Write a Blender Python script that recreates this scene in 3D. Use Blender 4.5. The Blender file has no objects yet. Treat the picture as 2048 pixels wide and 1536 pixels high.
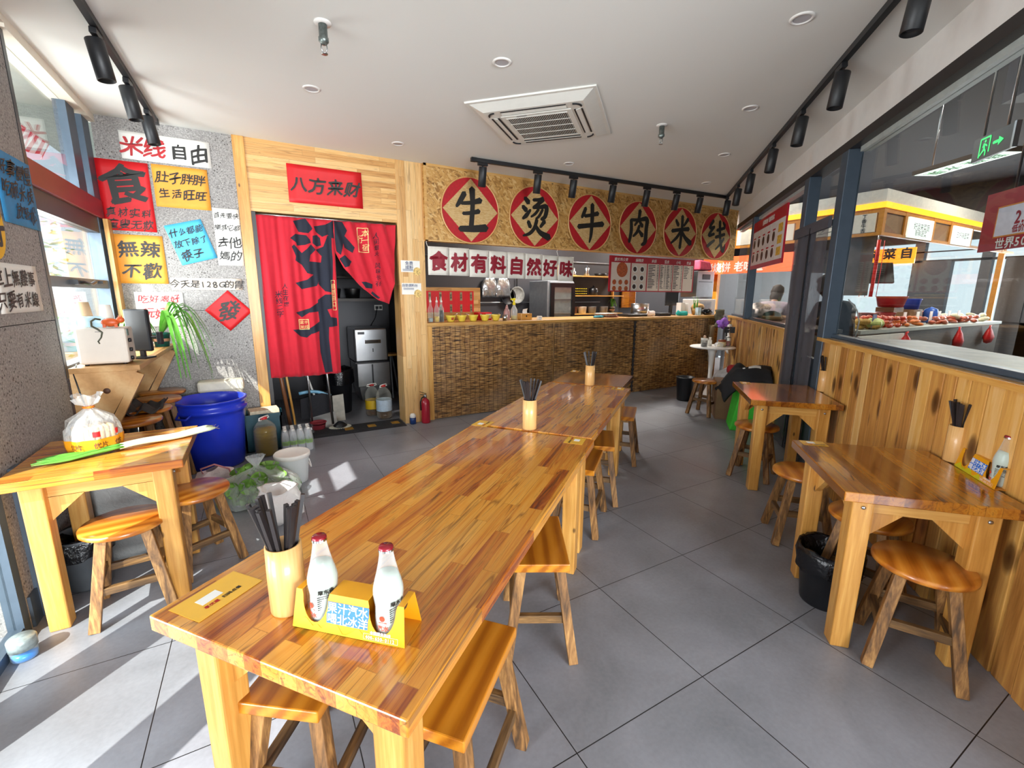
import bpy, bmesh, math, random
from mathutils import Vector, Matrix
from math import sin, cos, pi, radians, atan2, sqrt
random.seed(11)
S = bpy.context.scene
COL = S.collection
# ---------------------------------------------------------------- camera
F, PITCH, ROLL, YAW = 891.34, .1971795, .0049239, .5128225
fw = Vector((sin(YAW)*cos(PITCH), cos(YAW)*cos(PITCH), -sin(PITCH)))
rt0 = Vector((cos(YAW), -sin(YAW), 0)); up0 = rt0.cross(fw)
rt = cos(ROLL)*rt0 + sin(ROLL)*up0; upv = -sin(ROLL)*rt0 + cos(ROLL)*up0
cd = bpy.data.cameras.new('camera'); cam = bpy.data.objects.new('camera', cd); COL.objects.link(cam)
cd.sensor_width = 36; cd.sensor_fit = 'HORIZONTAL'; cd.lens = F*36/2048; cd.clip_start = .02; cd.clip_end = 200
cam.matrix_world = Matrix(((rt.x, upv.x, -fw.x, 0), (rt.y, upv.y, -fw.y, 0), (rt.z, upv.z, -fw.z, 1.5), (0, 0, 0, 1)))
S.camera = cam
# ---------------------------------------------------------------- sky, sun, exposure
W = bpy.data.worlds.new('sky'); S.world = W; W.use_nodes = True
wt = W.node_tree; wt.nodes.clear()
wo = wt.nodes.new('ShaderNodeOutputWorld'); wb = wt.nodes.new('ShaderNodeBackground')
wg = wt.nodes.new('ShaderNodeTexCoord'); wsx = wt.nodes.new('ShaderNodeSeparateXYZ'); wr = wt.nodes.new('ShaderNodeValToRGB')
wt.links.new(wg.outputs['Generated'], wsx.inputs[0]); wt.links.new(wsx.outputs['Z'], wr.inputs[0])
wr.color_ramp.elements[0].color = (.80, .91, 1, 1); wr.color_ramp.elements[0].position = .0
wr.color_ramp.elements[1].color = (.50, .72, 1, 1); wr.color_ramp.elements[1].position = .7
wt.links.new(wr.outputs[0], wb.inputs[0]); wb.inputs[1].default_value = .44
wt.links.new(wb.outputs[0], wo.inputs[0])
sd = bpy.data.lights.new('sun', 'SUN'); sd.energy = 4.2; sd.angle = radians(.6); sd.color = (1, .97, .90)
sun = bpy.data.objects.new('sun', sd); COL.objects.link(sun)
SUND = Vector((1, .97, -1.27)).normalized()
sun.rotation_euler = SUND.to_track_quat('-Z', 'Y').to_euler(); sun.location = (-6, -5, 9)
def area_light(name, loc, rot, sx, sy, energy, color=(1, 1, 1), portal=False):
    d = bpy.data.lights.new(name, 'AREA'); d.shape = 'RECTANGLE'; d.size = sx; d.size_y = sy; d.energy = energy; d.color = color
    if portal: d.cycles.is_portal = True
    o = bpy.data.objects.new(name, d); COL.objects.link(o); o.location = loc; o.rotation_euler = rot
    return o
# added fill lamps standing in for daylight from behind, the left and the hall
area_light('front_fill', (1.2, -7.0, 1.5), (radians(90), 0, radians(-14)), 4.5, 2.6, 470, (.92, .96, 1))
area_light('left_fill', (-3.6, .9, 1.35), (radians(90), 0, radians(-75)), 3.2, 2.4, 190, (.92, .96, 1))
area_light('window_fill', (-1.25, 4.22, 1.75), (radians(90), 0, radians(-90)), 1.2, 1.2, 20, (.97, .98, 1))
area_light('market_fill', (15.9, 4.3, 1.75), (radians(90), 0, radians(90)), 5.5, 1.6, 130, (.92, .97, 1))
VS = S.view_settings
S.display_settings.display_device = 'sRGB'
VS.view_transform = 'Standard'; VS.look = 'None'; VS.gamma = 1; VS.exposure = 1.36; VS.use_curve_mapping = False
cy = S.cycles
cy.use_denoising = True
cy.max_bounces = 8; cy.diffuse_bounces = 4; cy.glossy_bounces = 4; cy.transmission_bounces = 6; cy.transparent_max_bounces = 24
cy.caustics_reflective = False; cy.caustics_refractive = False; cy.sample_clamp_indirect = 6; cy.blur_glossy = 1
# ---------------------------------------------------------------- frames
TH = .79595
SD = Vector((sin(TH), cos(TH), 0)); ND = Vector((-cos(TH), sin(TH), 0)); RC = -1.437
PHI = atan2(SD.y, SD.x)
def RW(s, n, z=0.):           # right-wall frame: s along it (away), n into the room
    return SD*s + ND*(RC+n) + Vector((0, 0, z))
MR = Matrix.Translation(ND*RC) @ Matrix.Rotation(PHI, 4, 'Z')
XL, YB, ZC = -1.03, 5.05, 2.9
# ---------------------------------------------------------------- object helpers
def thing(name, label, cat, loc=(0, 0, 0), rz=0., group=None):
    o = bpy.data.objects.new(name, None); COL.objects.link(o)
    o.empty_display_size = .05; o.location = loc; o.rotation_euler = (0, 0, rz)
    return tag(o, label, cat, group)
def tag(o, label=None, cat=None, group=None, kind=None):
    if label: o['label'] = label
    if cat: o['category'] = cat
    if group: o['group'] = group
    if kind: o['kind'] = kind
    return o
def dup(root, loc, rz, label, group=None, tilt=None):
    r = root.copy(); COL.objects.link(r); r.location = loc
    r.rotation_euler = tilt if tilt else (0, 0, rz)
    r['label'] = label
    if group: r['group'] = group
    def rec(a, b):
        for ch in KIDS.get(a.name, []):
            c = ch.copy(); COL.objects.link(c); c.parent = b; KIDS.setdefault(b.name, []).append(c); rec(ch, c)
    rec(root, r)
    return r
KIDS = {}
def link(name, me, m, parent=None, smooth=None):
    if m is not None and not me.materials:
        for k in (m if isinstance(m, (list, tuple)) else [m]): me.materials.append(k)
    o = bpy.data.objects.new(name, me); COL.objects.link(o)
    if parent is not None:
        o.parent = parent; KIDS.setdefault(parent.name, []).append(o)
    return o
class MB:
    def __init__(s): s.v = []; s.f = []; s.sm = []; s.mi = []; s.cm = 0
    def add(s, vs, fs, M=None, smooth=False):
        b = len(s.v)
        for p in vs:
            p = Vector(p); s.v.append(M @ p if M is not None else p)
        for f in fs: s.f.append([b+i for i in f]); s.sm.append(smooth); s.mi.append(s.cm)
        return s
    def b(s, x0, y0, z0, x1, y1, z1, M=None):
        if x1 < x0: x0, x1 = x1, x0
        if y1 < y0: y0, y1 = y1, y0
        if z1 < z0: z0, z1 = z1, z0
        return s.add([(x0, y0, z0), (x1, y0, z0), (x1, y1, z0), (x0, y1, z0), (x0, y0, z1), (x1, y0, z1), (x1, y1, z1), (x0, y1, z1)],
                     [(3, 2, 1, 0), (4, 5, 6, 7), (0, 1, 5, 4), (1, 2, 6, 5), (2, 3, 7, 6), (3, 0, 4, 7)], M)
    def hexa(s, bot, top, M=None):    # two quads, ccw from above
        return s.add(list(bot)+list(top), [(3, 2, 1, 0), (4, 5, 6, 7), (0, 1, 5, 4), (1, 2, 6, 5), (2, 3, 7, 6), (3, 0, 4, 7)], M)
    def bar(s, a, b, w, d, up=(0, 0, 1), M=None, w2=None, d2=None):   # rectangular bar from a to b
        a, b = Vector(a), Vector(b); t = (b-a).normalized(); u = Vector(up)
        if abs(t.dot(u)) > .98: u = Vector((0, 1, 0))
        x = t.cross(u).normalized(); y = x.cross(t)
        w2 = w if w2 is None else w2; d2 = d if d2 is None else d2
        q = lambda c, w, d: [c-x*w/2-y*d/2, c+x*w/2-y*d/2, c+x*w/2+y*d/2, c-x*w/2+y*d/2]
        vs = q(a, w, d)+q(b, w2, d2)
        return s.add(vs, [(0, 1, 2, 3), (7, 6, 5, 4), (0, 4, 5, 1), (1, 5, 6, 2), (2, 6, 7, 3), (3, 7, 4, 0)], M)
    def prism(s, pts, z0, z1, M=None):   # polygon (ccw) extruded
        n = len(pts)
        return s.add([(p[0], p[1], z0) for p in pts]+[(p[0], p[1], z1) for p in pts],
                     [tuple(range(n-1, -1, -1)), tuple(range(n, 2*n))]+[(i, (i+1) % n, n+(i+1) % n, n+i) for i in range(n)], M)
    def lathe(s, prof, n=24, M=None, smooth=True, wob=0., cap=True, sx=1., sy=1.):
        vs = []; fs = []
        for k, (r, z) in enumerate(prof):
            for i in range(n):
                a = 2*pi*i/n; q = r*(1+wob*random.uniform(-1, 1))
                vs.append((q*cos(a)*sx, q*sin(a)*sy, z))
        for k in range(len(prof)-1):
            for i in range(n):
                j = (i+1) % n; fs.append((k*n+i, k*n+j, (k+1)*n+j, (k+1)*n+i))
        if cap:
            if prof[0][0] > 1e-5: fs.append(tuple(range(n-1, -1, -1)))
            if prof[-1][0] > 1e-5: m = (len(prof)-1)*n; fs.append(tuple(m+i for i in range(n)))
        return s.add(vs, fs, M, smooth)
    def tube(s, path, r, n=8, M=None, cap=True, flat=None):
        path = [Vector(p) for p in path]; rs = r if isinstance(r, (list, tuple)) else [r]*len(path)
        vs = []; fs = []; px = None
        for k, p in enumerate(path):
            t = (path[min(k+1, len(path)-1)]-path[max(k-1, 0)]).normalized()
            u = Vector((0, 0, 1)) if abs(t.z) < .95 else Vector((0, 1, 0))
            x = t.cross(u).normalized() if px is None else (px-t*px.dot(t)).normalized()
            px = x; y = x.cross(t)
            for i in range(n):
                a = 2*pi*i/n; vs.append(p+x*rs[k]*cos(a)+y*rs[k]*sin(a)*(flat or 1))
        for k in range(len(path)-1):
            for i in range(n):
                j = (i+1) % n; fs.append((k*n+i, k*n+j, (k+1)*n+j, (k+1)*n+i))
        if cap: fs.append(tuple(range(n-1, -1, -1))); m = (len(path)-1)*n; fs.append(tuple(m+i for i in range(n)))
        return s.add(vs, fs, M, True)
    def ball(s, c, rx, ry=None, rz=None, n=12, M=None, wob=0.):
        ry = rx if ry is None else ry; rz = rx if rz is None else rz
        m = max(6, n//2+2); T = Matrix.Translation(c)
        return s.lathe([(max(1e-6, sin(pi*k/m)), -cos(pi*k/m)) for k in range(m+1)], n, (M @ T if M else T) @ Matrix.Diagonal((rx, ry, rz, 1)), True, wob, False)
    def grid(s, nu, nv, fn, M=None, smooth=True):
        vs = [fn(i/nu, j/nv) for j in range(nv+1) for i in range(nu+1)]
        fs = [(j*(nu+1)+i, j*(nu+1)+i+1, (j+1)*(nu+1)+i+1, (j+1)*(nu+1)+i) for j in range(nv) for i in range(nu)]
        return s.add(vs, fs, M, smooth)
    def mesh(s, name):
        me = bpy.data.meshes.new(name); me.from_pydata([tuple(v) for v in s.v], [], s.f)
        me.polygons.foreach_set('use_smooth', s.sm)
        if any(s.mi): me.polygons.foreach_set('material_index', s.mi)
        me.update(); return me
    def go(s, name, m, parent=None, bev=0., loc=None, rz=None, solid=0., sub=0):
        me = s.mesh(name)
        if sub or solid or bev: pass
        o = link(name, me, m, parent)
        if bev:
            bm = bmesh.new(); bm.from_mesh(me); bmesh.ops.remove_doubles(bm, verts=bm.verts, dist=1e-6)
            ed = [e for e in bm.edges if len(e.link_faces) == 2 and e.calc_face_angle(0) > .5]
            bmesh.ops.bevel(bm, geom=ed, offset=bev, segments=2, affect='EDGES', profile=.5); bm.to_mesh(me); bm.free()
        if solid:
            k = o.modifiers.new('thickness', 'SOLIDIFY'); k.thickness = solid; k.offset = 0
        if sub:
            k = o.modifiers.new('smooth', 'SUBSURF'); k.levels = sub; k.render_levels = sub
        if loc is not None: o.location = loc
        if rz is not None: o.rotation_euler = (0, 0, rz)
        return o
def struct(name, mb, m, bev=0., label=None, parent=None):
    o = mb.go(name, m, parent, bev); o['kind'] = 'structure'
    if label: o['label'] = label
    return o
def Rz(a): return Matrix.Rotation(a, 4, 'Z')
def Rx(a): return Matrix.Rotation(a, 4, 'X')
def Ry(a): return Matrix.Rotation(a, 4, 'Y')
def Tr(x, y=0, z=0): return Matrix.Translation((x, y, z))
# ---------------------------------------------------------------- materials
def nn(t, typ, x=None, **kw):
    n = t.nodes.new(typ)
    for k, v in kw.items(): setattr(n, k, v)
    for k, v in (x or {}).items():
        i = n.inputs[k]
        if isinstance(v, bpy.types.NodeSocket): t.links.new(v, i)
        else: i.default_value = v
    return n
def ramp(t, fac, stops, interp='LINEAR'):
    r = t.nodes.new('ShaderNodeValToRGB'); t.links.new(fac, r.inputs[0]); e = r.color_ramp; e.interpolation = interp
    while len(e.elements) < len(stops): e.elements.new(.5)
    for k, (p, c) in enumerate(stops):
        e.elements[k].position = p; e.elements[k].color = (c[0], c[1], c[2], 1) if not isinstance(c, (int, float)) else (c, c, c, 1)
    return r.outputs[0]
def newmat(name):
    m = bpy.data.materials.new(name); m.use_nodes = True; t = m.node_tree
    return m, t, t.nodes['Principled BSDF'], t.nodes['Material Output']
def sr(h):    # '#rrggbb' -> linear
    c = [int(h[i:i+2], 16)/255 for i in (1, 3, 5)]
    return tuple(x/12.92 if x <= .04045 else ((x+.055)/1.055)**2.4 for x in c)
def C_(c): return sr(c) if isinstance(c, str) else c
def P(name, col, rough=.5, metal=0., spec=.5, var=.08, scale=18, coat=0., bump=0., emit=None, es=0., trans=0., sheen=0.):
    m, t, b, o = newmat(name); col = C_(col)
    tc = nn(t, 'ShaderNodeTexCoord')
    nz = nn(t, 'ShaderNodeTexNoise', {'Vector': tc.outputs['Object'], 'Scale': scale, 'Detail': 3})
    lo = [c*(1-var) for c in col]; hi = [min(1, c*(1+var)) for c in col]
    t.links.new(ramp(t, nz.outputs[0], [(.3, lo), (.7, hi)]), b.inputs['Base Color'])
    b.inputs['Roughness'].default_value = rough; b.inputs['Metallic'].default_value = metal
    b.inputs['Specular IOR Level'].default_value = spec; b.inputs['Coat Weight'].default_value = coat
    if sheen: b.inputs['Sheen Weight'].default_value = sheen
    if trans: b.inputs['Transmission Weight'].default_value = trans
    if bump:
        bp = nn(t, 'ShaderNodeBump', {'Strength': bump, 'Distance': .01, 'Height': nz.outputs[0]}); t.links.new(bp.outputs[0], b.inputs['Normal'])
    if emit is not None:
        b.inputs['Emission Color'].default_value = (*C_(emit), 1); b.inputs['Emission Strength'].default_value = es
    return m
def film(name, col, op, rough=.25, bump=0., scale=30):     # thin clear plastic or glass
    m, t, b, o = newmat(name); col = C_(col)
    b.inputs['Base Color'].default_value = (*col, 1); b.inputs['Roughness'].default_value = rough
    tr = nn(t, 'ShaderNodeBsdfTransparent', {'Color': (*[.55+.45*c for c in col], 1)})
    lw = nn(t, 'ShaderNodeLayerWeight', {'Blend': .35})
    nz = nn(t, 'ShaderNodeTexNoise', {'Vector': nn(t, 'ShaderNodeTexCoord').outputs['Object'], 'Scale': scale, 'Detail': 3, 'Distortion': 1.})
    ma = nn(t, 'ShaderNodeMath', {0: lw.outputs['Facing'], 1: .4, 2: op}, operation='MULTIPLY_ADD', use_clamp=True)
    mx = nn(t, 'ShaderNodeMixShader', {0: ma.outputs[0], 1: tr.outputs[0], 2: b.outputs[0]})
    if bump:
        bp = nn(t, 'ShaderNodeBump', {'Strength': bump, 'Distance': .02, 'Height': nz.outputs[0]}); t.links.new(bp.outputs[0], b.inputs['Normal'])
    t.links.new(mx.outputs[0], o.inputs[0]); return m
def pane_mat(name, tint, refl=1.):
    m, t, b, o = newmat(name); t.nodes.remove(b)
    tr = nn(t, 'ShaderNodeBsdfTransparent', {'Color': (*C_(tint), 1)})
    gl = nn(t, 'ShaderNodeBsdfGlossy', {'Color': (1, 1, 1, 1), 'Roughness': .01})
    nz = nn(t, 'ShaderNodeTexNoise', {'Vector': nn(t, 'ShaderNodeTexCoord').outputs['Object'], 'Scale': 2.})
    fr = nn(t, 'ShaderNodeMath', {0: nn(t, 'ShaderNodeLayerWeight', {'Blend': .5}).outputs['Facing'], 1: 4.}, operation='POWER'); mm = nn(t, 'ShaderNodeMath', {0: fr.outputs[0], 1: .75*refl, 2: .035*refl}, operation='MULTIPLY_ADD', use_clamp=True)
    bp = nn(t, 'ShaderNodeBump', {'Strength': .01, 'Distance': .01, 'Height': nz.outputs[0]}); t.links.new(bp.outputs[0], gl.inputs['Normal'])
    mx = nn(t, 'ShaderNodeMixShader', {0: mm.outputs[0], 1: tr.outputs[0], 2: gl.outputs[0]})
    t.links.new(mx.outputs[0], o.inputs[0]); return m
def wood(name, stops, axis='X', scale=1., rough=.4, coat=0., island=.3, knots=0., knotc='#4a2a10', bump=.12, stretch=.06, wave=0.):
    m, t, b, o = newmat(name)
    tc = nn(t, 'ShaderNodeTexCoord'); ge = nn(t, 'ShaderNodeNewGeometry')
    sc = [14*scale]*3; sc['XYZ'.index(axis)] = 14*scale*stretch
    off = nn(t, 'ShaderNodeVectorMath', {0: tc.outputs['Object'], 1: nn(t, 'ShaderNodeVectorMath', {0: (7.3, 5.1, 3.7), 'Scale': ge.outputs['Random Per Island']}, operation='SCALE').outputs[0]}, operation='ADD')
    mp = nn(t, 'ShaderNodeMapping', {'Vector': off.outputs[0], 'Scale': sc})
    nz = nn(t, 'ShaderNodeTexNoise', {'Vector': mp.outputs[0], 'Scale': 1.6, 'Detail': 6, 'Roughness': .62, 'Distortion': .9})
    nf = nn(t, 'ShaderNodeTexNoise', {'Vector': mp.outputs[0], 'Scale': 9, 'Detail': 3})
    f = nn(t, 'ShaderNodeMix', {0: .25, 2: nz.outputs[0], 3: nf.outputs[0]}).outputs[0]
    if wave:
        wv = nn(t, 'ShaderNodeTexWave', {'Vector': mp.outputs[0], 'Scale': wave, 'Distortion': 5., 'Detail': 2, 'Detail Scale': .6}, wave_type='RINGS', rings_direction=axis)
        f = nn(t, 'ShaderNodeMix', {0: .35, 2: f, 3: wv.outputs['Fac']}).outputs[0]
    if island:
        f = nn(t, 'ShaderNodeMath', {0: ge.outputs['Random Per Island'], 1: island, 2: nn(t, 'ShaderNodeMath', {0: f, 1: island/2}, operation='SUBTRACT').outputs[0]}, operation='MULTIPLY_ADD').outputs[0]
    c = ramp(t, f, [(p, C_(q)) for p, q in stops])
    if knots:
        ks = [7.]*3; ks['XYZ'.index(axis)] = 3.2
        km = nn(t, 'ShaderNodeMapping', {'Vector': off.outputs[0], 'Scale': ks})
        vo = nn(t, 'ShaderNodeTexVoronoi', {'Vector': km.outputs[0], 'Scale': 1., 'Randomness': 1.})
        kf = ramp(t, vo.outputs['Distance'], [(0, 1), (knots*.6, .8), (knots, 0)])
        c = nn(t, 'ShaderNodeMix', {0: kf, 6: c, 7: (*C_(knotc), 1)}, data_type='RGBA').outputs[2]
    t.links.new(c, b.inputs['Base Color'])
    b.inputs['Roughness'].default_value = rough; b.inputs['Coat Weight'].default_value = coat; b.inputs['Coat Roughness'].default_value = .12
    bp = nn(t, 'ShaderNodeBump', {'Strength': bump, 'Distance': .004, 'Height': nz.outputs[0]}); t.links.new(bp.outputs[0], b.inputs['Normal'])
    return m
def planks(name, stops, axis='X', bw=.5, rh=.045, rough=.25, coat=.6, bump=.05, stretch=.05, scale=1., seam=.35, vein=.6):
    # glued strips: brick pattern gives every strip its own tone, stretched noise its grain. strips run along axis, stacked along the other
    m, t, b, o = newmat(name)
    tc = nn(t, 'ShaderNodeTexCoord'); v = tc.outputs['Object']
    if axis == 'Z':    # strips run along z, stacked along x
        sp = nn(t, 'ShaderNodeSeparateXYZ', {0: v}); v = nn(t, 'ShaderNodeCombineXYZ', {0: sp.outputs['Z'], 1: sp.outputs['X'], 2: sp.outputs['Y']}).outputs[0]
    elif axis == 'XZ':   # run along x, stacked along z
        sp = nn(t, 'ShaderNodeSeparateXYZ', {0: v}); v = nn(t, 'ShaderNodeCombineXYZ', {0: sp.outputs['X'], 1: sp.outputs['Z'], 2: sp.outputs['Y']}).outputs[0]
    br = nn(t, 'ShaderNodeTexBrick', {'Vector': v, 'Color1': (0, 0, 0, 1), 'Color2': (1, 1, 1, 1), 'Mortar': (.5, .5, .5, 1), 'Scale': 1., 'Mortar Size': .0008, 'Mortar Smooth': 0., 'Bias': 0., 'Brick Width': bw, 'Row Height': rh}, offset=.37, squash=1.3, squash_frequency=3)
    rnd = nn(t, 'ShaderNodeSeparateColor', {0: br.outputs['Color']}).outputs[0]
    ad = nn(t, 'ShaderNodeVectorMath', {0: v, 1: nn(t, 'ShaderNodeVectorMath', {0: (3.1, 1.7, 9.9), 'Scale': rnd}, operation='SCALE').outputs[0]}, operation='ADD')
    mp = nn(t, 'ShaderNodeMapping', {'Vector': ad.outputs[0], 'Scale': (13*scale*stretch, 13*scale, 13*scale)})
    nz = nn(t, 'ShaderNodeTexNoise', {'Vector': mp.outputs[0], 'Scale': 2.2, 'Detail': 6, 'Roughness': .65, 'Distortion': 1.6})
    f = nn(t, 'ShaderNodeMath', {0: rnd, 1: .42, 2: nn(t, 'ShaderNodeMath', {0: nz.outputs[0], 1: .21}, operation='SUBTRACT').outputs[0]}, operation='MULTIPLY_ADD').outputs[0]
    c = ramp(t, f, [(p, C_(q)) for p, q in stops])
    mk = ramp(t, nz.outputs[0], [(.56, 0), (.64, 1)])
    c = nn(t, 'ShaderNodeMix', {0: nn(t, 'ShaderNodeMath', {0: mk, 1: .55}, operation='MULTIPLY').outputs[0], 6: c, 7: (*[x*.8 for x in C_(stops[0][1])], 1)}, data_type='RGBA').outputs[2]
    vn = nn(t, 'ShaderNodeTexNoise', {'Vector': mp.outputs[0], 'Scale': .8, 'Detail': 3, 'Roughness': .45, 'Distortion': 1.2})
    ve = nn(t, 'ShaderNodeMath', {0: nn(t, 'ShaderNodeMath', {0: vn.outputs[0], 1: .53}, operation='SUBTRACT').outputs[0]}, operation='ABSOLUTE').outputs[0]
    ve = nn(t, 'ShaderNodeMath', {0: ramp(t, ve, [(.0, 1), (.012, 0)]), 1: vein}, operation='MULTIPLY').outputs[0]
    c = nn(t, 'ShaderNodeMix', {0: ve, 6: c, 7: (*[x*.55 for x in C_(stops[0][1])], 1)}, data_type='RGBA').outputs[2]
    c = nn(t, 'ShaderNodeMix', {0: nn(t, 'ShaderNodeMath', {0: br.outputs['Fac'], 1: seam}, operation='MULTIPLY').outputs[0], 6: c, 7: (.05, .02, .008, 1)}, data_type='RGBA').outputs[2]
    t.links.new(c, b.inputs['Base Color'])
    b.inputs['Roughness'].default_value = rough; b.inputs['Coat Weight'].default_value = coat; b.inputs['Coat Roughness'].default_value = .08
    bp = nn(t, 'ShaderNodeBump', {'Strength': bump, 'Distance': .003, 'Height': nz.outputs[0]}); t.links.new(bp.outputs[0], b.inputs['Normal'])
    return m
def granite(name):
    m, t, b, o = newmat(name); v = nn(t, 'ShaderNodeTexCoord').outputs['Object']
    n1 = nn(t, 'ShaderNodeTexNoise', {'Vector': v, 'Scale': 95, 'Detail': 4, 'Roughness': .7})
    n2 = nn(t, 'ShaderNodeTexNoise', {'Vector': v, 'Scale': 6, 'Detail': 3})
    c = ramp(t, n1.outputs[0], [(.3, sr('#6f6c6b')), (.5, sr('#8f8b88')), (.68, sr('#b3aeaa'))])
    vo = nn(t, 'ShaderNodeTexVoronoi', {'Vector': v, 'Scale': 48., 'Randomness': 1.})
    pit = ramp(t, vo.outputs['Distance'], [(.19, 1), (.30, 0)])
    pm = nn(t, 'ShaderNodeMath', {0: pit, 1: ramp(t, n2.outputs[0], [(.4, .15), (.6, 1)])}, operation='MULTIPLY')
    c = nn(t, 'ShaderNodeMix', {0: pm.outputs[0], 6: c, 7: (*sr('#38332f'), 1)}, data_type='RGBA').outputs[2]
    # slab joints
    br = nn(t, 'ShaderNodeTexBrick', {'Vector': nn(t, 'ShaderNodeMapping', {'Vector': v, 'Rotation': (pi/2, 0, 0)}).outputs[0], 'Scale': 1., 'Mortar Size': .002, 'Brick Width': 30, 'Row Height': 1.345, 'Color1': (0, 0, 0, 1), 'Color2': (0, 0, 0, 1), 'Mortar': (1, 1, 1, 1)}, offset=0)
    t.links.new(c, b.inputs['Base Color']); b.inputs['Roughness'].default_value = .6
    bp = nn(t, 'ShaderNodeBump', {'Strength': .35, 'Distance': .004, 'Height': n1.outputs[0]}); t.links.new(bp.outputs[0], b.inputs['Normal'])
    return m
def tiles(name, c0, c1, size, ox, oy, rough=.38, joint='#17171a'):
    m, t, b, o = newmat(name); v = nn(t, 'ShaderNodeTexCoord').outputs['Object']
    sp = nn(t, 'ShaderNodeSeparateXYZ', {0: v})
    def line(sock, o_):
        a = nn(t, 'ShaderNodeMath', {0: sock, 1: o_-60*size}, operation='SUBTRACT').outputs[0]
        a = nn(t, 'ShaderNodeMath', {0: a, 1: size}, operation='DIVIDE').outputs[0]
        a = nn(t, 'ShaderNodeMath', {0: a}, operation='FRACT').outputs[0]
        a = nn(t, 'ShaderNodeMath', {0: a, 1: .5}, operation='SUBTRACT').outputs[0]
        a = nn(t, 'ShaderNodeMath', {0: a}, operation='ABSOLUTE').outputs[0]
        return nn(t, 'ShaderNodeMath', {0: a, 1: .5-.0019/size}, operation='GREATER_THAN').outputs[0]
    ln = nn(t, 'ShaderNodeMath', {0: line(sp.outputs['X'], ox), 1: line(sp.outputs['Y'], oy)}, operation='MAXIMUM').outputs[0]
    n1 = nn(t, 'ShaderNodeTexNoise', {'Vector': v, 'Scale': 2.2, 'Detail': 7, 'Roughness': .62, 'Distortion': .4})
    n2 = nn(t, 'ShaderNodeTexNoise', {'Vector': v, 'Scale': 60, 'Detail': 2})
    f = nn(t, 'ShaderNodeMix', {0: .2, 2: n1.outputs[0], 3: n2.outputs[0]}).outputs[0]
    c = ramp(t, f, [(.32, C_(c0)), (.68, C_(c1))])
    c = nn(t, 'ShaderNodeMix', {0: ln, 6: c, 7: (*C_(joint), 1)}, data_type='RGBA').outputs[2]
    t.links.new(c, b.inputs['Base Color'])
    t.links.new(ramp(t, n1.outputs[0], [(.3, rough-.08), (.7, rough+.1)]), b.inputs['Roughness'])
    bp = nn(t, 'ShaderNodeBump', {'Strength': .08, 'Distance': .004, 'Height': f}); t.links.new(bp.outputs[0], b.inputs['Normal'])
    return m
def osb(name):
    m, t, b, o = newmat(name); v = nn(t, 'ShaderNodeTexCoord').outputs['Object']
    sp = nn(t, 'ShaderNodeSeparateXYZ', {0: v}); v = nn(t, 'ShaderNodeCombineXYZ', {0: sp.outputs['X'], 1: sp.outputs['Z'], 2: 0.}).outputs[0]
    wn = nn(t, 'ShaderNodeTexNoise', {'Vector': v, 'Scale': 9., 'Detail': 2})
    vv = nn(t, 'ShaderNodeVectorMath', {0: v, 1: nn(t, 'ShaderNodeVectorMath', {0: wn.outputs['Color'], 'Scale': .05}, operation='SCALE').outputs[0]}, operation='ADD').outputs[0]
    cols = None
    for k, (ang, s1, s2) in enumerate([(.5, 13, 50), (1.45, 12, 46), (2.5, 14, 54), (3.3, 15, 60), (.95, 16, 50)]):
        rt_ = nn(t, 'ShaderNodeMapping', {'Vector': vv, 'Rotation': (0, 0, ang), 'Location': (k*3.3, k*1.7, 0)})
        mp = nn(t, 'ShaderNodeVectorMath', {0: rt_.outputs[0], 1: (s1, s2, 1)}, operation='MULTIPLY')
        vo = nn(t, 'ShaderNodeTexVoronoi', {'Vector': mp.outputs[0], 'Scale': 1.})
        r = nn(t, 'ShaderNodeSeparateColor', {0: vo.outputs['Color']})
        c = ramp(t, r.outputs[0], [(0, sr('#8a5f2a')), (.2, sr('#b58644')), (.6, sr('#c99a55')), (1, sr('#d9b478'))])
        if cols is None: cols = c
        else: cols = nn(t, 'ShaderNodeMix', {0: nn(t, 'ShaderNodeMath', {0: r.outputs[1], 1: .62}, operation='GREATER_THAN').outputs[0], 6: cols, 7: c}, data_type='RGBA').outputs[2]
    nz = nn(t, 'ShaderNodeTexNoise', {'Vector': vv, 'Scale': 26, 'Detail': 4})
    cols = nn(t, 'ShaderNodeMix', {0: ramp(t, nz.outputs[0], [(.27, .7), (.36, 0)]), 6: cols, 7: (*sr('#54340f'), 1)}, data_type='RGBA').outputs[2]
    t.links.new(cols, b.inputs['Base Color']); b.inputs['Roughness'].default_value = .5
    bp = nn(t, 'ShaderNodeBump', {'Strength': .2, 'Distance': .004, 'Height': nz.outputs[0]}); t.links.new(bp.outputs[0], b.inputs['Normal'])
    return m
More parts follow.
